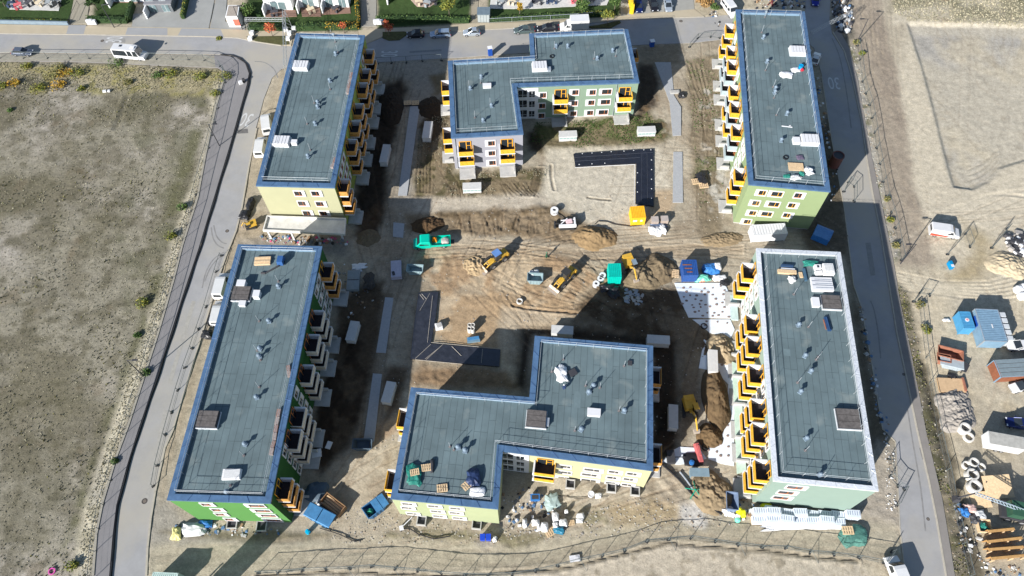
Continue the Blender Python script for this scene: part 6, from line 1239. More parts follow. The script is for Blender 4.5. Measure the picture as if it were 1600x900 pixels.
pile('low spoil mound with cracks at the right edge',1577,415,4.4,3.0,.9,-.2,S(214,196,164),30,peak=.7); pile('dark soil mound in the shade beside the upper left block',612,165,2.6,5.5,.9,.1,S(62,50,38),31); pile('dark soil mound left of the grey gable',672,168,2.8,3.4,.9,.2,S(66,54,40),32); pile('round mound of brown earth at the canopy corner',575,372,2.4,2.0,.4,.2,S(134,116,90),33); pile('brown bank in front of the white container',1130,374,4.2,1.7,.45,.1,S(158,138,108),34,peak=.5)
# ---------------------------------------------------------------- sheeting
blackf=mat('black foil',(.012,.014,.022),.38,0,.3,1,bump=.9,bscale=2.2,spec=.6)
def flat(name,label,cat,P,z,m,h=.3,extra=None):
    Q=[G(*p,z) for p in P]; o=(sum(q[0] for q in Q)/len(Q),sum(q[1] for q in Q)/len(Q),0); t=thing(name,label,cat,o); mb=MB(); mb.prism(Q,z-h,z,0); mb.build('sheet',m,t,o); return t,o
t,o=flat('foil_cover','L-shaped black foil over a trench beside the yellow container','foil',[(896,240),(960,236),(1021,232.5),(1021.5,322),(993,318),(994,255),(950,257),(899,260)],.3,blackf)
mb=MB(); [mb.tube((*G(*a,.33),.33),(*G(*b,.33),.33),.05,4) for a,b in (((898,262),(950,259)),((950,259),(992,257)),((992,257),(991,318)))]; mb.build('white_edge',white,t,o)
mb=MB(); [mb.box(*G(px,py,.31),.3,.17,.17,.04,.3) for px,py in [(910,240),(925,239),(940,238),(955,237),(975,236),(990,235),(1006,234),(1017,234),(1018,250),(1018,265),(1018,280),(1018,295),(1018,310),(996,270),(996,285),(996,300),(905,257),(925,256),(945,255)]]; mb.build('weight_stone',[offw],t,o)
mb=MB(); [mb.tube((*G(*a,.31),.31),(*G(*b,.31),.31),.035,4) for a,b in (((897,246),(1020,238)),((898,252),(1000,246)),((1003,240),(1002,318)),((1011,240),(1012,320)))]; mb.build('fold',mat('foil crease highlight',(.05,.055,.07),.35),t,o)  # folds drawn as paler creases, their highlights put into the colour
t,o=flat('foil_cover','L-shaped crumpled black foil with pale battens left of the sand','foil',[(654,457.5),(685,456),(680,500),(673,537),(725,541),(782,546),(780,572.5),(700,566),(641,560),(648,500)],.35,mat('grey-black foil',(.022,.024,.032),.32,0,.4,1,bump=1.0,bscale=1.5,spec=.9))
mb=MB(); [mb.tube((*G(*a,.4),.4),(*G(*b,.4),.4),.04,4) for a,b in (((672,458),(656,485)),((673,538),(649,560)),((706,541),(721,556)),((692,538),(666,562)),((649,562),(722,569)),((676,462),(668,535)),((754,545),(752,567)),((656,460),(662,468)),((659,459),(666,467)),((674,535),(781,545)),((689,541),(664,561)))]; mb.build('batten',mat('weathered batten',(.34,.31,.27),.8),t,o)
mem=mat('white membrane',(.62,.66,.70),.6,0,.05,.8,bump=.25,bscale=1.5)
def membrane(label,P,dots,z=.12):
    t,o=flat('white_sheet',label,'sheeting',P,z,mem,.3); 
    for px,py in dots:
        x,y=G(px,py,z); q=link('pipe_stub',cached('stub',lambda: MB().tube((0,0,-.05),(0,0,.1),.27,9,0,.16).mesh('pipe_stub',mat('brown pipe stub',(.20,.15,.13),.8))),t,(x-o[0],y-o[1],z)); q.scale=(.7+.6*random.random(),.6+.4*random.random(),1)
    return t
D=[]
for r_ in range(8):
    for c_ in range(6):
        if random.random()<.85: D.append((1066+c_*12+(4 if r_%2 else 0)+random.uniform(-3.2,3.2)+(r_*.8),449+r_*6.4+random.uniform(-2,2)))
D=[p for p in D if not (p[0]<1078 and p[1]>478)]
membrane('white ground sheet dotted with pipe stubs between skip and mint block',[(1054,442),(1132,442),(1140,460),(1142,497),(1076,496),(1064,470)],D); membrane('strip of white ground sheet below the dotted one',[(1082,499),(1141,499),(1148,515),(1142,528),(1110,520)],[(1104,502),(1121,503),(1136,505),(1102,508)],.1)
membrane('white ground sheet running down beside the mint block balconies',[(1100,530),(1143,560),(1147,600),(1147,728),(1127,724),(1107,717),(1108,700),(1133,660),(1138,600),(1118,580),(1092,575)],[(1136,650),(1137,665),(1137,681),(1125,694),(1138,698),(1120,706),(1138,712),(1126,712),(1107,703),(1115,575),(1123,582),(1128,570)]); membrane('torn white sheet below the yellow excavator',[(1034,722),(1046,706),(1062,698),(1092,700),(1104,716),(1092,722),(1060,726)],[],.08)
t,o=flat('insulation_board','pale blue-green insulation strip at the foot of the mint block','boards',[(1141,461),(1151,462),(1154,500),(1143,499)],.3,mat('pale insulation',(.42,.52,.50),.8)); t,o=flat('insulation_board','longer pale green insulation strip at the foot of the mint block','boards',[(1144,565),(1156,570),(1166,735),(1152,740)],.35,mat('pale green insulation',(.46,.58,.48),.8))
# stacks of white blocks at the mint gable
for k in range(15):
    col_,row=k%8,k//8; px=1184+col_*20.5; py=803+row*11+col_*.6
    x,y=G(px,py); t=thing('block_pallet','white wrapped pallet of insulation blocks below the mint gable','block pallet',(x,y,.05),-.12+random.uniform(-.08,.08),'pallets of white blocks below the mint gable')
    if k in (0,8): t['label']='end pallet of white blocks, %s row, nearest the yellow sacks'%('back' if k==0 else 'front')
    h_=.7+1.2*random.random(); mb=MB().box(0,0,0,2.0,1.15,h_,0,0,tx=.97); [mb.box(-.85+q*.34,-.575,h_*.5,.10,.04,.25,0,1) for q in range(6)]; [mb.box(-.85+q*.34,.1,h_-.005,.07,.6,.025,0,1) for q in range(6)]; mb.build('blocks',[mat('white blocks',(.54,.58,.62),.7),mat('slate print',(.14,.17,.25),.7)],t); MB().box(0,0,-.04,2.1,1.2,.1).build('wooden_base',pale,t)
def sheetlump(name,label,cat,px,py,sx,sy,h,m,z=0,rz=0,seed=0,rough=.35,grp=None,n=18,flat_=.8):
    x,y=G(px,py,z+h*.45); return tag(MB().blob(0,0,0,sx,sy,h,n=n,m=7,rough=rough,flat=flat_,seed=seed+px*.13).build(name,m,loc=(x,y,z+.02),smooth=False) if True else 0,label,cat,grp)
tarpg=mat('green tarpaulin',(.02,.17,.13),.5,0,.25,3,bump=.5); tarpd=mat('dark green tarpaulin',(.06,.16,.13),.6,0,.25,3,bump=.5); tarpb=mat('blue tarpaulin',(.03,.15,.40),.5,0,.2,3,bump=.5); foil=mat('white crumpled foil',(.62,.62,.62),.45,0,.1,3,bump=.5); bagg=mat('grey-white woven bag',(.50,.50,.49),.8,0,.12,4); ysack=mat('bright yellow sack',(.60,.60,.01),.5); blkb=mat('black bin bag',(.02,.02,.022),.35)
# roof things
def pallet(label,px,py,z,rz,load=None,lm_=None,n=1,grp='wooden pallets',sc_=1):
    x,y=G(px,py,z); t=thing('wooden_pallet',label,'pallet',(x,y,z+.01),rz,grp); t.scale=(sc_,)*3; mb=MB(); 
    for q in range(5): mb.box(-.5+q*.25,0,.11,.16,.85,.03)
    mb.build('deck_boards',pale,t); mb=MB(); [mb.box(0,y_,0,1.15,.1,.11) for y_ in (-.37,0,.37)]; mb.build('bearer',pale,t); return t
sheetlump('tarpaulin','green tarpaulin heap on the roof of the near L block','tarpaulin',647,741,2.6,3.4,.6,tarpg,DC,.1); pallet('pallet lying on the green tarpaulin heap of the near roof',648,738,DC+.55,.2,sc_=1.1); pallet('pallet beside the green tarpaulin on the near roof',666,731,DC+.3,.1,sc_=1.2); pallet('lone pallet near the south parapet of the near roof',691,763,DC,.1,sc_=1.3); pallet('pallet leaning on the blue-black heap of the near roof',730,758,DC+.4,.7,sc_=1.3)
sheetlump('rubbish_bags','blue-black heap of bags on the near L block roof','bags',739,747,2.2,3.0,.9,mat('blue black bags',(.02,.035,.09),.4),DC,0); sheetlump('foam_sheet','white foam sheets on the near roof by the south parapet','foam sheet',746,768,2.6,1.6,.35,foil,DC,.1,rough=.12); sheetlump('dark_roll','dark folded roll beside the pallet on the near roof','roll',675,728,.7,2.4,.5,darks,DC,-.2,rough=.1)
sheetlump('foil_heap','shiny white foil heap on the tall wing of the near roof','foil',877,584,2.0,3.0,.6,foil,DC,0)
x,y=G(883,609,DC); t=thing('person','person in dark blue work clothes and white helmet crouching on the near roof','person',(x,y,DC),.6)
def person(t,body,skin,hair,pose='stand'):
    b=bpy.data.meshes.new('body'); 
    if pose=='stand': J=[(0,0,.95),(0,0,1.2),(0,0,1.42),(0,.0,1.52),(-.2,0,1.4),(-.28,.05,1.12),(-.25,.2,.92),(.2,0,1.4),(.28,.05,1.12),(.25,.2,.92),(-.1,0,.88),(-.13,.12,.5),(-.14,.0,.06),(.1,0,.88),(.13,-.1,.5),(.15,-.2,.06)]
    else: J=[(0,0,.5),(0,.12,.75),(0,.25,.95),(0,.32,1.04),(-.2,.25,.93),(-.27,.42,.7),(-.2,.6,.5),(.2,.25,.93),(.27,.42,.7),(.2,.6,.5),(-.12,.03,.47),(-.2,.4,.45),(-.2,.15,.06),(.12,.03,.47),(.2,.4,.45),(.2,.15,.06)]
    E_=[(0,1),(1,2),(2,3),(2,4),(4,5),(5,6),(2,7),(7,8),(8,9),(0,10),(10,11),(11,12),(0,13),(13,14),(14,15)]; R_=[.16,.15,.15,.07,.09,.065,.045,.09,.065,.045,.12,.09,.07,.12,.09,.07]
    b.from_pydata(J,E_,[]); o=link('body',b,t); md=o.modifiers.new('s','SKIN'); sv=b.skin_vertices[0].data if b.skin_vertices else None
    if sv is None:
        import bmesh as bm_; bm=bm_.new(); bm.from_mesh(b); bm.verts.layers.skin.verify(); bm.to_mesh(b); bm.free(); sv=b.skin_vertices[0].data
    for v,r_ in zip(sv,R_): v.radius=(r_,r_)
    sv[0].use_root=True; o.modifiers.new('ss','SUBSURF').levels=1; o.modifiers['ss'].render_levels=1; b.materials.append(body)
    n_=J[3]; hc=(n_[0],n_[1]+.03,n_[2]+.13); mb=MB()
    mb.tube((hc[0],hc[1],hc[2]-.12),(hc[0],hc[1],hc[2]),.07,10,0,.095); mb.tube(hc,(hc[0],hc[1],hc[2]+.08),.095,10,0,.085); mb.box(hc[0],hc[1]+.1,hc[2]-.02,.03,.04,.04); mb.build('head',skin,t); MB().tube((hc[0],hc[1],hc[2]+.05),(hc[0],hc[1],hc[2]+.16),.125,12,0,.06).build('helmet',hair,t)
skin=mat('skin',(.45,.27,.19),.6); person(t,mat('dark blue workwear',(.02,.04,.10),.8),skin,white,'crouch')
x,y=G(854,403); t=thing('person','person in dark green work clothes walking on the sand in mid court','person',(x,y,.05),1.2); person(t,mat('dark green workwear',(.02,.09,.05),.8),skin,mat('green helmet',(.03,.18,.10),.5))
# W2 roof
a_=ang(b2.P[0],b2.P[1])
x,y=G(411,409,DW); t=thing('plank_stack','bundle of pale planks on the roof of the lower left block','planks',(x,y,DW),a_+.08,'timber on the roofs'); [MB().box(0,-.55+q*.37,0,2.6,.33,.35+.08*(q%2)).build('plank',pale,t) for q in range(4)]
x,y=G(440,410,DW); t=thing('roofing_machine','blue machine with a dark hose on the lower left block roof','machine',(x,y,DW),a_); MB().box(0,0,.2,1.0,1.5,.9,0,0,tx=.9,ty=.8).build('body',mat('machine blue',(.03,.09,.24),.4),t); MB().tube((-.2,-.8,.3),(-2.2,-2.2,.1),.14,7).tube((-2.2,-2.2,.1),(-2.9,-2.2,.1),.2,8).build('hose',darks,t); [MB().tube((s_*.5-.06,0,.18),(s_*.5+.06,0,.18),.18,10).build('wheel',tyre,t) for s_ in (-1,1)]
x,y=G(363,742,DW); tag(MB().box(0,0,0,2.6,1.5,.5,0,0,tx=.96,ty=.94).box(.1,0,.5,2.2,1.2,.06,.05,1).build('wrapped_pallet',[foil,bagg],loc=(x,y,DW)),'white wrapped pallet near the south end of the lower left roof','wrapped pallet')
for lb,P,bb,r_ in [('brown boards leaning on the inner parapet, lower left roof, upper',[(451,572),(453,590)],b2,1),('long row of brown boards on the inner parapet, lower left roof',[(437,640),(429,690),(424,712)],b2,1),('brown boards on the inner east parapet of the upper left roof, upper',[(550,115),(543,148)],b1,1),('brown boards on the inner east parapet of the upper left roof, lower',[(525,248),(519,264)],b1,1)]:
    Q=[G(*p,DW) for p in P]; o=Q[0]; mb=MB()
    for a,b in zip(Q[:-1],Q[1:]):
        L_=math.dist(a,b); n_=max(2,int(L_/1.2))
        for q in range(n_): f=(q+.5)/n_; mb.box(a[0]*(1-f)+b[0]*f-o[0],a[1]*(1-f)+b[1]*f-o[1],0,L_/n_*.92,.55,.42,ang(a,b)+random.uniform(-.1,.1),q%2)
    tag(mb.build('board_row',[mat('red-brown boards',(.20,.13,.11),.8,0,.3,3),mat('grey-brown boards',(.24,.19,.17),.8,0,.3,3)],loc=(*o,DW)),lb,'boards','timber on the roofs')
# E1 roof
sheetlump('foil_heap','crumpled white foil on the upper right roof','foil',1229,117,3.0,1.8,.5,foil,DW,.2); sheetlump('foil_heap','smaller white rags by the blue bucket on the upper right roof','foil',1243,109,2.0,1.4,.3,foil,DW,.5); x,y=G(1250,107,DW); tag(MB().tube((0,0,0),(0,0,.75),.35,14,0,.42).ring(0,0,.75,.8,.44,.36,14).build('bucket',mat('blue plastic',(.0,.22,.45),.4),loc=(x,y,DW)),'blue bucket on the upper right roof','bucket'); x,y=G(1253,110,DW); tag(MB().box(0,0,0,.5,.5,.35,.3,0,tx=.8).box(0,0,.35,.2,.1,.1).build('red_canister',mat('red plastic',(.5,.03,.05),.4),loc=(x,y,DW)),'small red canister by the blue bucket','canister')
x,y=G(1243,262,DW); t=thing('wooden_pallet','large pallet of tan boards on the upper right roof','pallet',(x,y,DW),-.1,'wooden pallets'); [MB().box(0,-.7+q*.36,.15,2.6,.3,.12).build('board',pale,t) for q in range(5)]; MB().box(0,0,0,2.3,1.4,.15).build('bearer',browns,t)
sheetlump('foil_heap','white foil packet right of the tan boards on the upper right roof','foil',1264,267,1.6,1.9,.6,foil,DW,0); sheetlump('tarpaulin','green tarpaulin scrap left of the tan boards on the upper right roof','tarpaulin',1230,275,1.4,.9,.3,tarpg,DW,0); sheetlump('tarpaulin','green tarpaulin piece right below the tan boards','tarpaulin',1253,271,.9,1.1,.35,tarpg,DW,0); sheetlump('rubbish_bags','brown and white bags below the tan boards on the upper right roof','bags',1243,277,2.4,1.2,.45,bagg,DW,0)
def coil(label,px,py,z,r=.5): x,y=G(px,py,z); mb=MB(); [mb.ring(0,0,.0+q*.1,.09+q*.1,r-q*.04,r-.12-q*.04,18) for q in range(2)]; tag(mb.build('cable_coil',blackp,loc=(x,y,z)),label,'cable coil','black cable coils')
coil('black cable coil on the upper right roof',1227.5,246.5,DW); coil('black cable coil on the far L block roof',862.5,88.5,DC); coil('black cable coils on the white strip in the shade',1100,510,.12,.6)
sheetlump('cable_heap','tangle of dark leads beside the coil on the upper right roof','cables',1250,246,1.4,1.2,.3,mat('violet grey leads',(.10,.08,.12),.5),DW,0); x,y=G(1229.5,198,DW); tag(MB().box(0,0,0,1.9,.16,.1,-.2).box(.6,.2,0,.3,.2,.08,.3).build('white_plank',white,loc=(x,y,DW)),'thin white plank on the upper right roof','plank')
# E2 roof
x,y=G(1229,426,DW); t=thing('plank_stack','stack of tan and white planks on the mint block roof','planks',(x,y,DW),-.12,'timber on the roofs'); MB().box(0,.0,0,2.9,.7,.4).build('planks',pale,t); MB().box(.2,.55,0,2.2,.3,.3).build('white_plank',offw,t); MB().box(.1,1.1,0,1.9,.35,.5).build('dark_beam',mat('blue-black beam',(.03,.06,.12),.4),t)
sheetlump('rubbish_bags','small tangle of boxes below the tan planks on the mint roof','bags',1238,436,1.3,1.3,.6,bagg,DW,0); x,y=G(1257,430,DW); tag(MB().box(0,0,0,.4,2.3,.3,-.05).box(-.6,0,0,.5,1.0,.2,0,1).build('beam',[mat('dark blue beam',(.05,.10,.15),.5),pale],loc=(x,y,DW)),'short dark beam with a tan board beside it on the mint roof','beam'); sheetlump('tarpaulin','green tarpaulin on the mint block roof','tarpaulin',1267,411,2.8,1.2,.45,tarpg,DW,-.1)
x,y=G(1292,424,DW); tag(MB().box(0,0,0,1.7,1.9,.9,-.05,0,tx=.96).box(0,.1,.9,1.3,1.2,.05,0,1).build('wrapped_pallet',[foil,bagg],loc=(x,y,DW)),'tall white wrapped pallet on the mint roof','wrapped pallet'); x,y=G(1277,424,DW); tag(MB().box(0,.5,0,1.0,.8,.7).box(0,-.5,0,1.1,.7,.5,.05).box(0,.5,.7,.3,.4,.04,0,1).build('white_boxes',[foil,darks],loc=(x,y,DW)),'two white boxes left of the wrapped pallet on the mint roof','box')
for k,(px,py,lb) in enumerate([(1282,439,'upper white insulation slab stack on the mint roof'),(1283,446,'middle white insulation slab stack on the mint roof'),(1284,453,'lowest white insulation slab stack on the mint roof')]):
    x,y=G(px,py,DW); tag(MB().box(0,0,0,3.3,.85,.45+.12*k,-.07,0).box(.2,0,.45+.12*k,2.6,.12,.02,-.07,1).build('insulation_slabs',[white,galv],loc=(x,y,DW)),lb,'slabs','white slab stacks on the mint roof')
x,y=G(1292.5,507,DW); tag(MB().box(0,0,0,.5,2.4,.35,.03).box(-.4,0,0,.15,1.7,.1,0,1).tube((0,-1.1,.4),(0,1.1,.4),.1,6,0).build('blue_case',[mat('blue-black case',(.02,.05,.12),.4),browns],loc=(x,y,DW)),'long blue-black case on the mint roof below the shaft cover','case')
# ---------------------------------------------------------------- ground level goods
for k,(px,py,sx,sy,h,m,lb) in enumerate([(820,817,.9,1.5,1.0,bagg,'leftmost white big bag of the bag field'),(837,816,1.4,1.2,1.0,bagg,'second white big bag from the left'),(851,823,1.3,1.7,1.0,foil,'pale big bag in the middle of the bag field'),(868,807,1.3,1.6,1.1,bagg,'upper grey-white big bag'),(880,816,1.5,1.3,1.0,bagg,'white big bag right of the middle'),(868,820,1.0,1.2,.8,bagg,'brownish white bag between the big ones'),(885,799,.7,.6,.9,foil,'small white bag standing alone above the field'),(907,806,1.4,1.1,1.0,bagg,'upper of two white bags at the right of the field'),(906,813,1.3,.8,.8,bagg,'lower of two white bags at the right of the field'),(843,825,.9,.9,.6,bagg,'low pale sack at the front of the field')]): sheetlump('big_bag',lb,'big bag',px,py,sx,sy,h,m,.05,.2*k,k,.18,'big bags south of the near L block',14,.9)
pallet('broken tan pallet at the front of the big bags',860,832,.1,.5,sc_=1.3); pallet('small pallet with red boards right of the big bags',892,817,.1,.1,sc_=.9); sheetlump('tarpaulin','blue-green plastic sheet in front of the big bags','tarpaulin',874,828,1.9,1.3,.6,mat('petrol plastic',(.02,.14,.22),.4),.05,0); x,y=G(836,779); tag(MB().box(0,0,0,1.3,.9,.8,0,0,tx=1.08,ty=1.08).box(0,0,.5,1.0,.6,.33,0,1).build('blue_crate',[tarpb,darks],loc=(x,y,.05)),'blue plastic crate above the big bags','crate')
sheetlump('rubbish_bags','grey-green sacks and film above the big bags','bags',863,783,2.4,2.6,.6,mat('grey green film',(.30,.38,.36),.5),.05,0); sheetlump('rubbish_bags','white bag beside a bucket below the butter wing','bags',935,774,1.1,1.0,.6,foil,.05,0); x,y=G(923,774); tag(MB().tube((0,0,0),(0,0,.7),.42,16,0,.48).ring(0,0,.7,.76,.5,.4,16).build('white_tub',white,loc=(x,y,.05)),'round white tub below the butter wing','tub')
for k,(px,lb) in enumerate([(754.5,'left blue wheeled bin below the pale green gable'),(763.5,'right blue wheeled bin below the pale green gable')]):
    x,y=G(px,842); t=thing('wheelie_bin',lb,'bin',(x,y,.05),0,'blue wheeled bins'); m=mat('bin blue',(.01,.05,.42),.4); MB().box(0,0,.1,.62,.75,1.0,0,0,tx=1.12,ty=1.12).build('body',m,t); MB().box(0,.02,1.1,.75,.9,.08).build('lid',m,t); [MB().tube((s_*.3-.03,.35,.12),(s_*.3+.03,.35,.12),.12,10).build('wheel',tyre,t) for s_ in (-1,1)]
sheetlump('foil_heap','crumpled white bag next to the right blue bin','bag',773,842,.8,1.0,.8,foil,.05,0); x,y=G(628,826); tag(MB().box(0,0,0,.6,.6,.7,.3).tube((.2,.2,.6),(1.6,1.4,1.0),.06,6).build('white_box',white,loc=(x,y,.05)),'small white box with a hose below the gable corner','box'); x,y=G(482,832); tag(MB().tube((0,0,0),(0,0,.7),.35,14).tube((0,0,.7),(0,0,.8),.2,12).build('blue_drum',mat('cyan plastic',(.0,.35,.55),.4),loc=(x,y,.05)),'small cyan drum on the bank below the big skip','drum')
x,y=G(898,873); tag(MB().box(0,0,0,1.5,.9,.25,.1).box(.3,0,.25,.5,.5,.08).build('white_board',white,loc=(x,y,.05)),'white board lying at the site fence in the foreground','board')
x,y=G(1285,366,1.0); t=thing('wrapped_crate','blue wrapped crate with sloping top in shade below the apple green block','wrapped crate',(x,y,.05),-.55); MB().box(0,0,0,3.0,2.6,1.5).build('crate_body',tarpb,t); MB().prism([(-1.5,-1.3),(1.5,-1.3),(1.5,1.3),(-1.5,1.3)],1.5,1.52).box(0,0,1.5,3.05,2.65,.45,0,0,ty=.45).build('cover',mat('faded blue cover',(.07,.18,.38),.6,0,.15,2),t)
x,y=G(1302,258); tag(MB().tube((0,0,0),(0,0,2.8),1.1,24).ring(0,0,2.8,2.95,1.15,.95,24).tube((0,0,2.8),(0,0,2.82),.95,20,1).build('silo_tank',[mat('dark red tank',(.13,.05,.04),.6),darks],loc=(x,y,.0)),'dark red-brown round tank at the shaded side of the apple green block','tank')
sheetlump('rubbish_bags','black bin bags at the kerb left of the upper left block, upper','bags',391,318,1.6,3.8,.9,blkb,.05,-.3); sheetlump('rubbish_bags','black bin bags at the kerb left of the upper left block, lower','bags',382,336,2.4,2.4,.9,blkb,.05,0); sheetlump('rubbish_bags','black bin bags beside the lower left block, upper','bags',331,500,1.6,2.6,.9,blkb,.05,0); sheetlump('rubbish_bags','black bin bags beside the lower left block, lower','bags',323,522,2.0,1.8,.8,blkb,.05,0)
sheetlump('rubbish_bags','pale grey and white sacks by the bright green gable corner','bags',303,826,4.2,2.2,1.0,bagg,.05,.3); sheetlump('tub','yellow torn sack with dark hole by the bright green gable','sack',275,833,1.6,2.0,.8,mat('pale yellow sack',(.55,.50,.20),.6),.05,0); sheetlump('rubbish_bags','dark blue bags by the bright green gable corner','bags',321,818,2.4,1.4,.7,tarpb,.05,.3)
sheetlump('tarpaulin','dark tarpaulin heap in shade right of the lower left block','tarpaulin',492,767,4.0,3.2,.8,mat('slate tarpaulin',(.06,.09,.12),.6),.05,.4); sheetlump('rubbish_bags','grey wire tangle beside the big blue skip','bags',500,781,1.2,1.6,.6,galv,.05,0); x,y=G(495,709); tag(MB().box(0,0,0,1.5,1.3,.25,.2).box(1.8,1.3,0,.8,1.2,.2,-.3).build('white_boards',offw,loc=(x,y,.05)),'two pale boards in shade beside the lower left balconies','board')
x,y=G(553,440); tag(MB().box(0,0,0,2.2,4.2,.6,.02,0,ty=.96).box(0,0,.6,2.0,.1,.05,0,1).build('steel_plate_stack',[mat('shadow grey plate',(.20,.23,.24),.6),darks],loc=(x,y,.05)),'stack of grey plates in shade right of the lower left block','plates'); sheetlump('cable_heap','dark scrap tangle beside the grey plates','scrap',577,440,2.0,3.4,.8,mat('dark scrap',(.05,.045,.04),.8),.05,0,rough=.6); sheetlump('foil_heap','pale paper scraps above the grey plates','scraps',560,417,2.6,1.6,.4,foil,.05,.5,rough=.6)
x,y=G(620,424); tag(MB().box(0,0,0,1.9,3.6,.9,.08,0,tx=.97,ty=.97).box(-.4,-1.0,.9,.5,.9,.03,.3,1).build('wrapped_stack',[mat('lilac grey wrap',(.36,.35,.42),.5,0,.15,2,bump=.4),darks],loc=(x,y,.05)),'tall stack under lilac-grey film left of the steel trough','wrapped stack')
for k,(px,py,m,lb) in enumerate([(831,427,bagg,'left white bag behind the grey-green trough'),(838,426,bagg,'right white bag behind the grey-green trough')]): sheetlump('big_bag',lb,'big bag',px,py,1.3,1.4,.9,m,.05,.1,k,.15,'white bags by the loaders',12)
for k,(px,py,lb) in enumerate([(1022,348,'left tan block pallet beside the yellow container'),(1037,347,'right tan block pallet beside the yellow container')]):
    x,y=G(px,py); t=thing('block_pallet',lb,'block pallet',(x,y,.05),0,'block pallets by the yellow container'); MB().box(0,0,0,1.3,1.2,1.1).build('blocks',mat('brown blocks',(.32,.26,.22),.8),t); MB().box(0,0,1.1,1.35,1.25,.03).build('wrap',mat('clear wrap',(.38,.33,.30),.3),t)
sheetlump('foil_heap','white and blue sheet heap right below the yellow container','foil',1024,360,2.6,2.0,.7,foil,.05,0,rough=.5); sheetlump('foil_heap','white bag pile at the right of the sheet heap','foil',1036,358,1.3,2.0,.8,foil,.05,0); sheetlump('tarpaulin','blue-grey plastic under the block pallets','tarpaulin',1030,354,3.2,1.6,.4,mat('slate blue plastic',(.10,.14,.22),.4),.05,0)
sheetlump('tarpaulin','blue plastic sheet over goods left of the mint block','tarpaulin',1110,420,3.2,2.2,1.3,tarpb,.05,-.1); sheetlump('wrapped_pallet','grey covered pallet on the blue plastic goods','wrapped pallet',1121,417,1.6,1.8,1.5,bagg,.05,0,rough=.1); sheetlump('tarpaulin','mint green film heap beside the dark blue container','film',1097,434,3.0,1.6,.9,mat('mint film',(.15,.52,.38),.4),.05,-.2); sheetlump('foil_heap','pink-red bag under the mint film','bag',1097,438,1.2,.7,.5,mat('salmon bag',(.6,.22,.15),.6),.05,0); sheetlump('foil_heap','white bags beside the mint film','bags',1123,434,2.6,1.2,.7,foil,.05,0); sheetlump('rubbish_bags','dark goods in front of the mint block balcony','bags',1133,441,2.0,1.6,.6,blkb,.05,0)
pallet('tan pallet leaning at the left of the dark blue container',1055,428,.3,1.4,sc_=1.4); pallet('pallet of bricks on the black plastic near the setts strip',1088,284,.5,.1,sc_=1.5); pallet('second pallet on the black plastic near the setts strip',1099,290,.3,.1,sc_=1.5); sheetlump('tarpaulin','black plastic heap beside the setts strip','tarpaulin',1096,279,2.4,3.2,.9,blkb,.05,0)
for k,(px,py,m,lb) in enumerate([(1155,798,ysack,'left bright yellow sack standing by the slate box'),(1161,802,ysack,'right bright yellow sack standing by the slate box'),(1197,790,ysack,'yellow sack heap at the corner of the mint gable'),(1153,812,mat('mint film',(.15,.52,.38),.4),'mint green scrap below the yellow sacks'),(1153,806,foil,'white canister between yellow sack and green scrap')]): sheetlump('sack',lb,'sack',px,py,1.0 if k!=2 else 2.0,1.5 if k<2 else .9,1.2 if k<2 else .6,m,.05,0,k,.1,'sacks by the mint gable',12)
sheetlump('foil_heap','white and silver scraps inside the brown crate by the slate box','scraps',1139,799,1.8,1.6,.6,foil,.05,0,rough=.6); sheetlump('tarpaulin','dark green tarpaulin at the kerb with a pallet on it','tarpaulin',1335,837,4.8,3.2,.9,tarpd,.05,-.1); pallet('pallet on the dark green tarpaulin near the foreground fence',1324,829,.95,0,sc_=1.4); sheetlump('foil_heap','long white film heap in front of the block pallets','film',1250,821,13,1.5,.25,foil,.05,-.05,rough=.45,n=40,flat_=.95)
sheetlump('rubbish_bags','white and blue bags at the left end of the block pallets','bags',1205,802,2.6,2.6,1.0,mem,.05,0)
x,y=G(1093,738,1.2); tag(MB().box(0,0,0,2.9,1.3,.12,-.05).box(-1.3,0,-1.1,.12,1.0,1.1).box(1.3,0,-1.1,.12,1.0,1.1).build('metal_table',[mat('blue-grey sheet metal',(.17,.24,.28),.5)],loc=(x,y,1.2)),'blue-grey metal sheet on legs below the white sheets','table')
x,y=G(1091,709); tag(MB().box(0,0,0,.9,3.2,.8,.1,0,tx=.6,ty=.9).box(0,.2,.8,.3,1.6,.3,.1).build('conveyor',mat('faded red steel',(.40,.10,.10),.6),loc=(x,y,.05)),'faded red conveyor arm on the white sheets','conveyor'); x,y=G(1080,724); tag(MB().tube((0,0,0),(0,0,.5),.4,14).tube((0,0,.5),(.0,0,.6),.15,8).build('blue_reel',tarpb,loc=(x,y,.05)),'small blue reel beside the red conveyor','reel'); sheetlump('rubbish_bags','black pit cover beside the red conveyor','cover',1083,718,3.6,2.6,.3,blkb,.05,0,rough=.1)
x,y=G(1085,768); t=thing('tripod_stand','green steel star-shaped stand on the pipes','stand',(x,y,.3),.3); [MB().tube((0,0,.7),(math.cos(k*1.26)*1.5,math.sin(k*1.26)*1.5,.0),.08,5).build('arm',mat('signal green steel',(.0,.22,.14),.5),t) for k in range(5)]
coil('black tyre-like coil beside the white sheet',1102,699,.12,.6)
x,y=G(1047,716); tag(MB().box(0,0,0,1.2,2.0,.9).tube((.5,0,.5),(2.2,0,.4),.08,6).build('black_box',darks,loc=(x,y,.05)),'black steel box with a bar at the torn white sheet','box')
x,y=G(1052,535); 
sheetlump('dumpster_bags','black rubbish bags in a corner by the teal container','bags',959,456,2.2,2.4,.9,blkb,.05,0,rough=.5); sheetlump('cable_heap','black machine parts in front of the teal container','scrap',948,450,2.8,1.6,.8,blkb,.05,0,rough=.5)
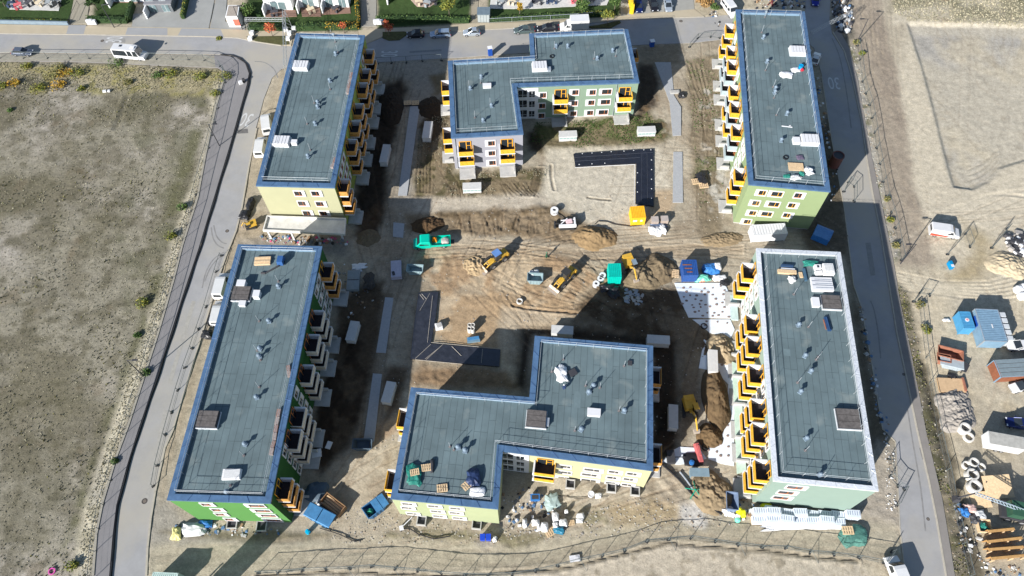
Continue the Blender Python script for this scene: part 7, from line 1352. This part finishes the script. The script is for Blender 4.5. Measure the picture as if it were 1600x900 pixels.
for k,(px,py,lb) in enumerate([(938,438,'upper of three white reels left of the teal container'),(941,433,'topmost small white reel left of the teal container'),(931,446,'lowest white reel left of the teal container')]):
    x,y=G(px,py); t=thing('cable_reel',lb,'cable reel',(x,y,.05),k*.6,'white cable reels'); [MB().ring(0,0,z_,z_+.08,.6,.25,18).build('flange',offw,t) for z_ in (0,.6)]; MB().tube((0,0,.05),(0,0,.62),.3,12).build('core',darks,t)
for k,(px,py,lb) in enumerate([(637,161,'left tan pallet in the dark by the setts path'),(649,161,'right tan pallet in the dark by the setts path')]): pallet(lb,px,py,.3,.05,sc_=1.3)
sheetlump('tarpaulin','black sheet under the two tan pallets','tarpaulin',643,162,3.6,1.4,.3,blkb,.05,0); sheetlump('rubbish_bags','black bag beside the curved setts path','bag',1065,149,1.5,1.5,.7,blkb,.05,0); x,y=G(1054,145); tag(MB().box(0,0,0,1.9,.9,.3,.02).box(0,0,.3,1.6,.6,.05).build('slab',concrete,loc=(x,y,.1)),'dark concrete slab across the curved setts path','slab'); x,y=G(1018,72); tag(MB().box(0,0,0,.9,.8,1.4,.2,0,tx=.95).box(0,0,1.4,1.0,.9,.1,.2,1).build('toilet_cabin',[mat('toilet blue',(.01,.06,.30),.5),offw],loc=(x,y,.05)),'small blue cabin in shade beside the far L block','cabin'); x,y=G(766,86); tag(MB().box(0,0,0,.9,.8,2.0,.2,0,tx=.95).box(0,0,2.0,1.0,.9,.1,.2,1).build('toilet_cabin',[mat('toilet blue',(.01,.06,.30),.5),offw],loc=(x,y,.05)),'small blue cabin just behind the north parapet of the far L block','cabin')
for k,(px,py,m,sx) in enumerate([(1517,795,mat('pink sacks',(.5,.34,.3),.7),1.6),(1508,800,tarpb,1.4),(1530,805,bagg,1.8),(1525,812,darks,1.5)]): sheetlump('rubbish_bags',['pinkish sacks at the end of the crane boom','blue bags at the ditch beside the pinkish sacks','grey sacks right of the pinkish ones','black junk left of the wooden box'][k],'bags',px,py,sx,sx,.8,m,.05,0,k)
x,y=G(1535,823); t=thing('timber_crate','wooden crate of green stuff above the formwork frames','crate',(x,y,.05),-.1); mb=MB(); [mb.box(0,y_,0,1.9,.1,.7) for y_ in (-.9,.9)]; [mb.box(x_,0,0,.1,1.7,.7) for x_ in (-.9,.9)]; mb.build('crate_wall',pale,t); tag(MB().blob(x,y,.05,1.5,1.5,.6,rough=.6).build('green_netting',tarpg,origin=(x,y,.05)),'green netting inside the wooden crate','netting')
x,y=G(1503,577); t=thing('wheelbarrow','small black barrow with two handles beside the grey lidded skip','barrow',(x,y,.05),.9); MB().box(0,0,.4,1.3,.9,.5,0,0,tx=1.3,ty=1.2).build('tray',darks,t); [MB().tube((.5,s_*.35,.5),(1.6,s_*.4,.7),.05,5).build('handle',darks,t) for s_ in (-1,1)]; wheel(t,-.7,0,.25,.12)
sheetlump('rubbish_bags','black scrap beside the tan board deck','scrap',1489,588,1.6,1.6,.5,blkb,.05,0,rough=.6); sheetlump('foil_heap','white sheet on the sand by the blue sign container','sheet',1479,500,1.4,.6,.3,foil,.05,0); x,y=G(1483,417); tag(MB().box(0,0,0,.55,1.3,1.0,.1,0).box(0,-.4,1.0,.5,.5,.06,.1,1).build('blue_cabinet',[mat('cyan blue panel',(.0,.20,.42),.4),white],loc=(x,y,.05)),'small blue and white box beside the side track on the right','box')
for k,(px,py) in enumerate([(1592,452),(1600,448),(1598,462)]): sheetlump('big_bag',['leftmost white bag at the right edge above the yard','upper white bag at the right edge','lower white bag at the right edge'][k],'big bag',px,py,1.8,1.6,1.1,foil,.05,0,k,.12,'white bags at the right edge',12)
x,y=G(82,893); tag(MB().ring(0,0,0,.14,.5,.36,20).box(0,.43,0,.2,.1,.2).build('pink_ring',mat('pink plastic',(.6,.08,.35),.4),loc=(x,y,.1)),'pink plastic ring lying in the grass at the lower left','ring')
x,y=G(167,144); tag(MB().box(-.4,0,0,.7,.5,.35,.2).box(.5,.1,0,.5,.5,.3).build('white_scraps',foil,loc=(x,y,.1)),'white scraps on the rough strip below the shrubs','scraps'); x,y=G(377,131); tag(MB().box(0,0,0,.9,.7,.6,.5,0,tx=.8).box(.6,.5,0,.5,.4,.9,.2,1).build('fence_foot_block',[white,darks],loc=(x,y,.1)),'white block with dark post by the fence at the left bend','block')
# ---------------------------------------------------------------- houses and gardens at the top edge
brick=mat('terrace clay paving',(.20,.12,.09),.9,0,.15,2); hw=mat('white house render',(.70,.70,.70),.85,0,.03,.5)
def rowhouse(label,p0,p1,depth=9,h=6.2,doors=1,wallm=None):
    a,b=G(*p0),G(*p1); L_=math.dist(a,b); t=thing('terraced_house',label,'house',((a[0]+b[0])/2,(a[1]+b[1])/2,0),ang(a,b),'terraced houses at the top edge')
    MB().box(0,depth/2,0,L_,depth,h).build('wall',wallm or hw,t); MB().box(0,depth/2,h,L_+.5,depth+.5,.3).build('roof',mat('house roof grey',(.2,.2,.21),.8),t)
    for q in range(doors):
        x_=-L_/2+L_*(q+.5)/doors
        for z_ in (.15,3.2):
            w_=MB().box(x_,-.03,z_,L_/doors*.55,.08,2.2).build('window',offw,t); MB().box(x_-.28*L_/doors/2,-.06,z_+.08,L_/doors*.25,.08,2.0).box(x_+.28*L_/doors/2,-.06,z_+.08,L_/doors*.25,.08,2.0).build('pane',mat('curtained glass',(.12,.17,.18),.15,0,.3,1.5,spec=.7),w_)
    for s_ in (-1,): MB().box(s_*(L_/2-.1),-1.1,0,.25,2.2,2.2).build('side_screen',hw,t)
    return t
rowhouse('white terraced house with glass doors left of the cable bridge mast',(416,16),(458,16)); rowhouse('white terraced house just right of the mast',(468,12),(499,12)); rowhouse('white terraced house at the right end of the row',(506,12),(546,12),doors=2)
rowhouse('dark grey garden sheds in a row above the parking bays',(233,20),(272,19),5,2.2,2,mat('shed grey boards',(.12,.13,.14),.8)); rowhouse('white house with brick terrace at the top left',(176,3),(226,4),8,6,2); rowhouse('house behind the cluttered patio in the top left corner',(-10,-8),(92,-6),8,6,4)
rowhouse('white house behind the round patio at the top',(606,-2),(672,-4),8,6,3); rowhouse('white house at the top behind the garden with grey fence',(765,-12),(870,-16),8,6,4); rowhouse('white house at the top behind the lawn left of the bays',(875,-16),(965,-18),8,6,3)
for k,(P_,m_) in enumerate([([(415,28),(414,16),(462,16),(464,26)],brick),([(472,26),(470,12),(500,12),(502,26)],brick),([(503,23),(504,12),(547,11),(548,21)],brick),([(15,15),(18,-8),(98,-8),(92,17)],mat('patio paving',(.45,.44,.42),.9)),([(176,4),(178,-4),(228,-4),(226,5)],brick),([(652,11),(640,-2),(680,-2),(680,6),(672,11)],mat('round patio',(.32,.24,.20),.9)),([(765,14),(768,-12),(830,-14),(828,14)],mat('patio paving',(.45,.44,.42),.9)),([(828,14),(830,-16),(960,-18),(948,8)],mat('patio paving',(.45,.44,.42),.9))]):
    tag(MB().prism([G(*p) for p in P_],-.3,.10+.002*k,0,bottom=False).build('patio',m_),kind='structure')
for k,(px,py,c_) in enumerate([(20,8,'dark blue'),(30,11,'pink'),(47,7,'dark grey'),(63,7,'cream'),(78,6,'grey'),(88,10,'black'),(348,0,'x'),(668,7,'grey'),(655,5,'cream'),(678,4,'dark grey'),(840,5,'dark grey'),(862,5,'dark blue'),(900,3,'pink'),(922,3,'dark grey'),(783,5,'grey'),(800,4,'cream'),(430,22,'dark grey'),(486,18,'cream'),(525,16,'dark grey')]):
    if c_=='x': continue
    cm={'dark blue':(.03,.05,.10),'pink':(.5,.10,.12),'dark grey':(.05,.05,.06),'cream':(.5,.42,.3),'grey':(.25,.27,.28),'black':(.02,.02,.02)}[c_]
    x,y=G(px,py); t=thing('garden_table','%s patio table with chairs, %s'%(c_,['far left patio','left patio beside the post','middle of the left patio','bench spot of the left patio','right part of the left patio','corner of the left patio','','round patio right','round patio left','edge of the round patio','first dark spot above the box van','second spot above the box van','by the white screen above the van','near the bays','terrace above the grey shed','right terrace above the grey shed','terrace of the left white house','terrace of the middle white house','terrace of the right white house'][k]),'table',(x,y,.1),k*.4,'patio furniture at the top'); m=mat('furniture '+c_,cm,.7)
    MB().box(0,0,.7,1.7,1.0,.06).build('table_top',m,t)
    for sx,sy in ((-.7,-.4),(.7,-.4),(-.7,.4),(.7,.4)): MB().box(sx,sy,0,.07,.07,.7).build('leg',m,t)
    for q,(cx_,cy_) in enumerate(((-.5,-.9),(.5,-.9),(0,1.0))): MB().box(cx_,cy_,.0,.5,.5,.45).box(cx_,cy_+(-.22 if cy_<0 else .22),.45,.5,.06,.45).build('chair',m,t)
# kiosk
Q=[G(*p,2.9) for p in [(352,26),(371,26),(374,8),(356,8)]]; o=(sum(q[0] for q in Q)/4,sum(q[1] for q in Q)/4,0); t=thing('kiosk','small white flat-roofed kiosk with gravel roof and two display boards','kiosk',o); MB().prism(Q,0,2.9,0).build('wall',hw,t,o); MB().prism(inset(Q,.2),2.9,2.93,0,bottom=False).build('roof',mat('roof gravel',(.30,.26,.22),.95,0,.3,6),t,o)
a,b=Q[0],Q[1]; an=ang(a,b)
for f,nm_,m_ in ((.3,'white_display',white),(.78,'red_display',mat('coral display',(.6,.12,.08),.6))):
    MB().box(a[0]*(1-f)+b[0]*f,a[1]*(1-f)+b[1]*f-.06,.5,1.2,.08,1.7,an).build(nm_,m_,t,o)
x,y=G(756,35,0); t=thing('garden_shed','blue-grey garden shed with slatted front beside the top pavement','shed',(x,y,0),-.03); MB().box(0,1.2,0,2.7,2.4,2.1).build('wall',mat('slate shed boards',(.15,.18,.19),.8),t); MB().box(0,1.2,2.1,2.9,2.6,.12).build('roof',mat('shed roof',(.12,.16,.19),.7),t); [MB().box(-1.0+q*.66,-.03,.1,.6,.06,1.9).build('door_panel',mat('grey shed door',(.30,.33,.33),.8),t) for q in range(4)]
for k,(px,py,lb) in enumerate([(146,38,'white meter cabinet at the hedge corner on the top left pavement'),(593,38,'white meter cabinet at the driveway corner behind the upper left block')]):
    x,y=G(px,py); t=thing('meter_cabinet',lb,'cabinet',(x,y,.1),-.1,'white meter cabinets'); [MB().box(-.9+q*.75,0,0,.7,.55,1.1+.1*(q%2)).build('cabinet_box',white,t) for q in range(3)]
fence('wire garden fence in front of the clipped hedge at the top',[(764,36),(800,34),(830,32.5),(860,31),(900,28.5),(925,26)],1.2,galv,'garden_fence',False,grp='garden fences'); fence('dark garden fence on the left lawn edge',[(110,39.5),(124,8)],1.2,darks,'garden_fence',False,grp='garden fences')
tag(MB().box(*G(985,21),0,.5,.5,3.2,0,0).box(*G(984,8),0,.5,6.5,2.6,.06,0).build('yellow_slide',mat('yellow plastic',(.65,.42,.02),.5),origin=(*G(985,12),0)),'tall narrow yellow screen beside the bicycle stands at the top','screen')
# silo shape added unseen outside the frame south-west to shade the dirt road
x,y=G(300,955); t=thing('silo_shadow_caster','grey silo-shaped shadow caster added just below the lower edge of the photo','shadow caster',(x,y,0)); MB().tube((0,0,2.5),(0,0,9.0),1.6,20).tube((0,0,1.2),(0,0,2.5),.4,12,0,1.6).build('shadow_caster_body',galv,t); [MB().tube((s1*1.3,s2*1.3,0),(s1*1.3,s2*1.3,3.2),.12,6).build('leg',darks,t) for s1 in (-1,1) for s2 in (-1,1)]
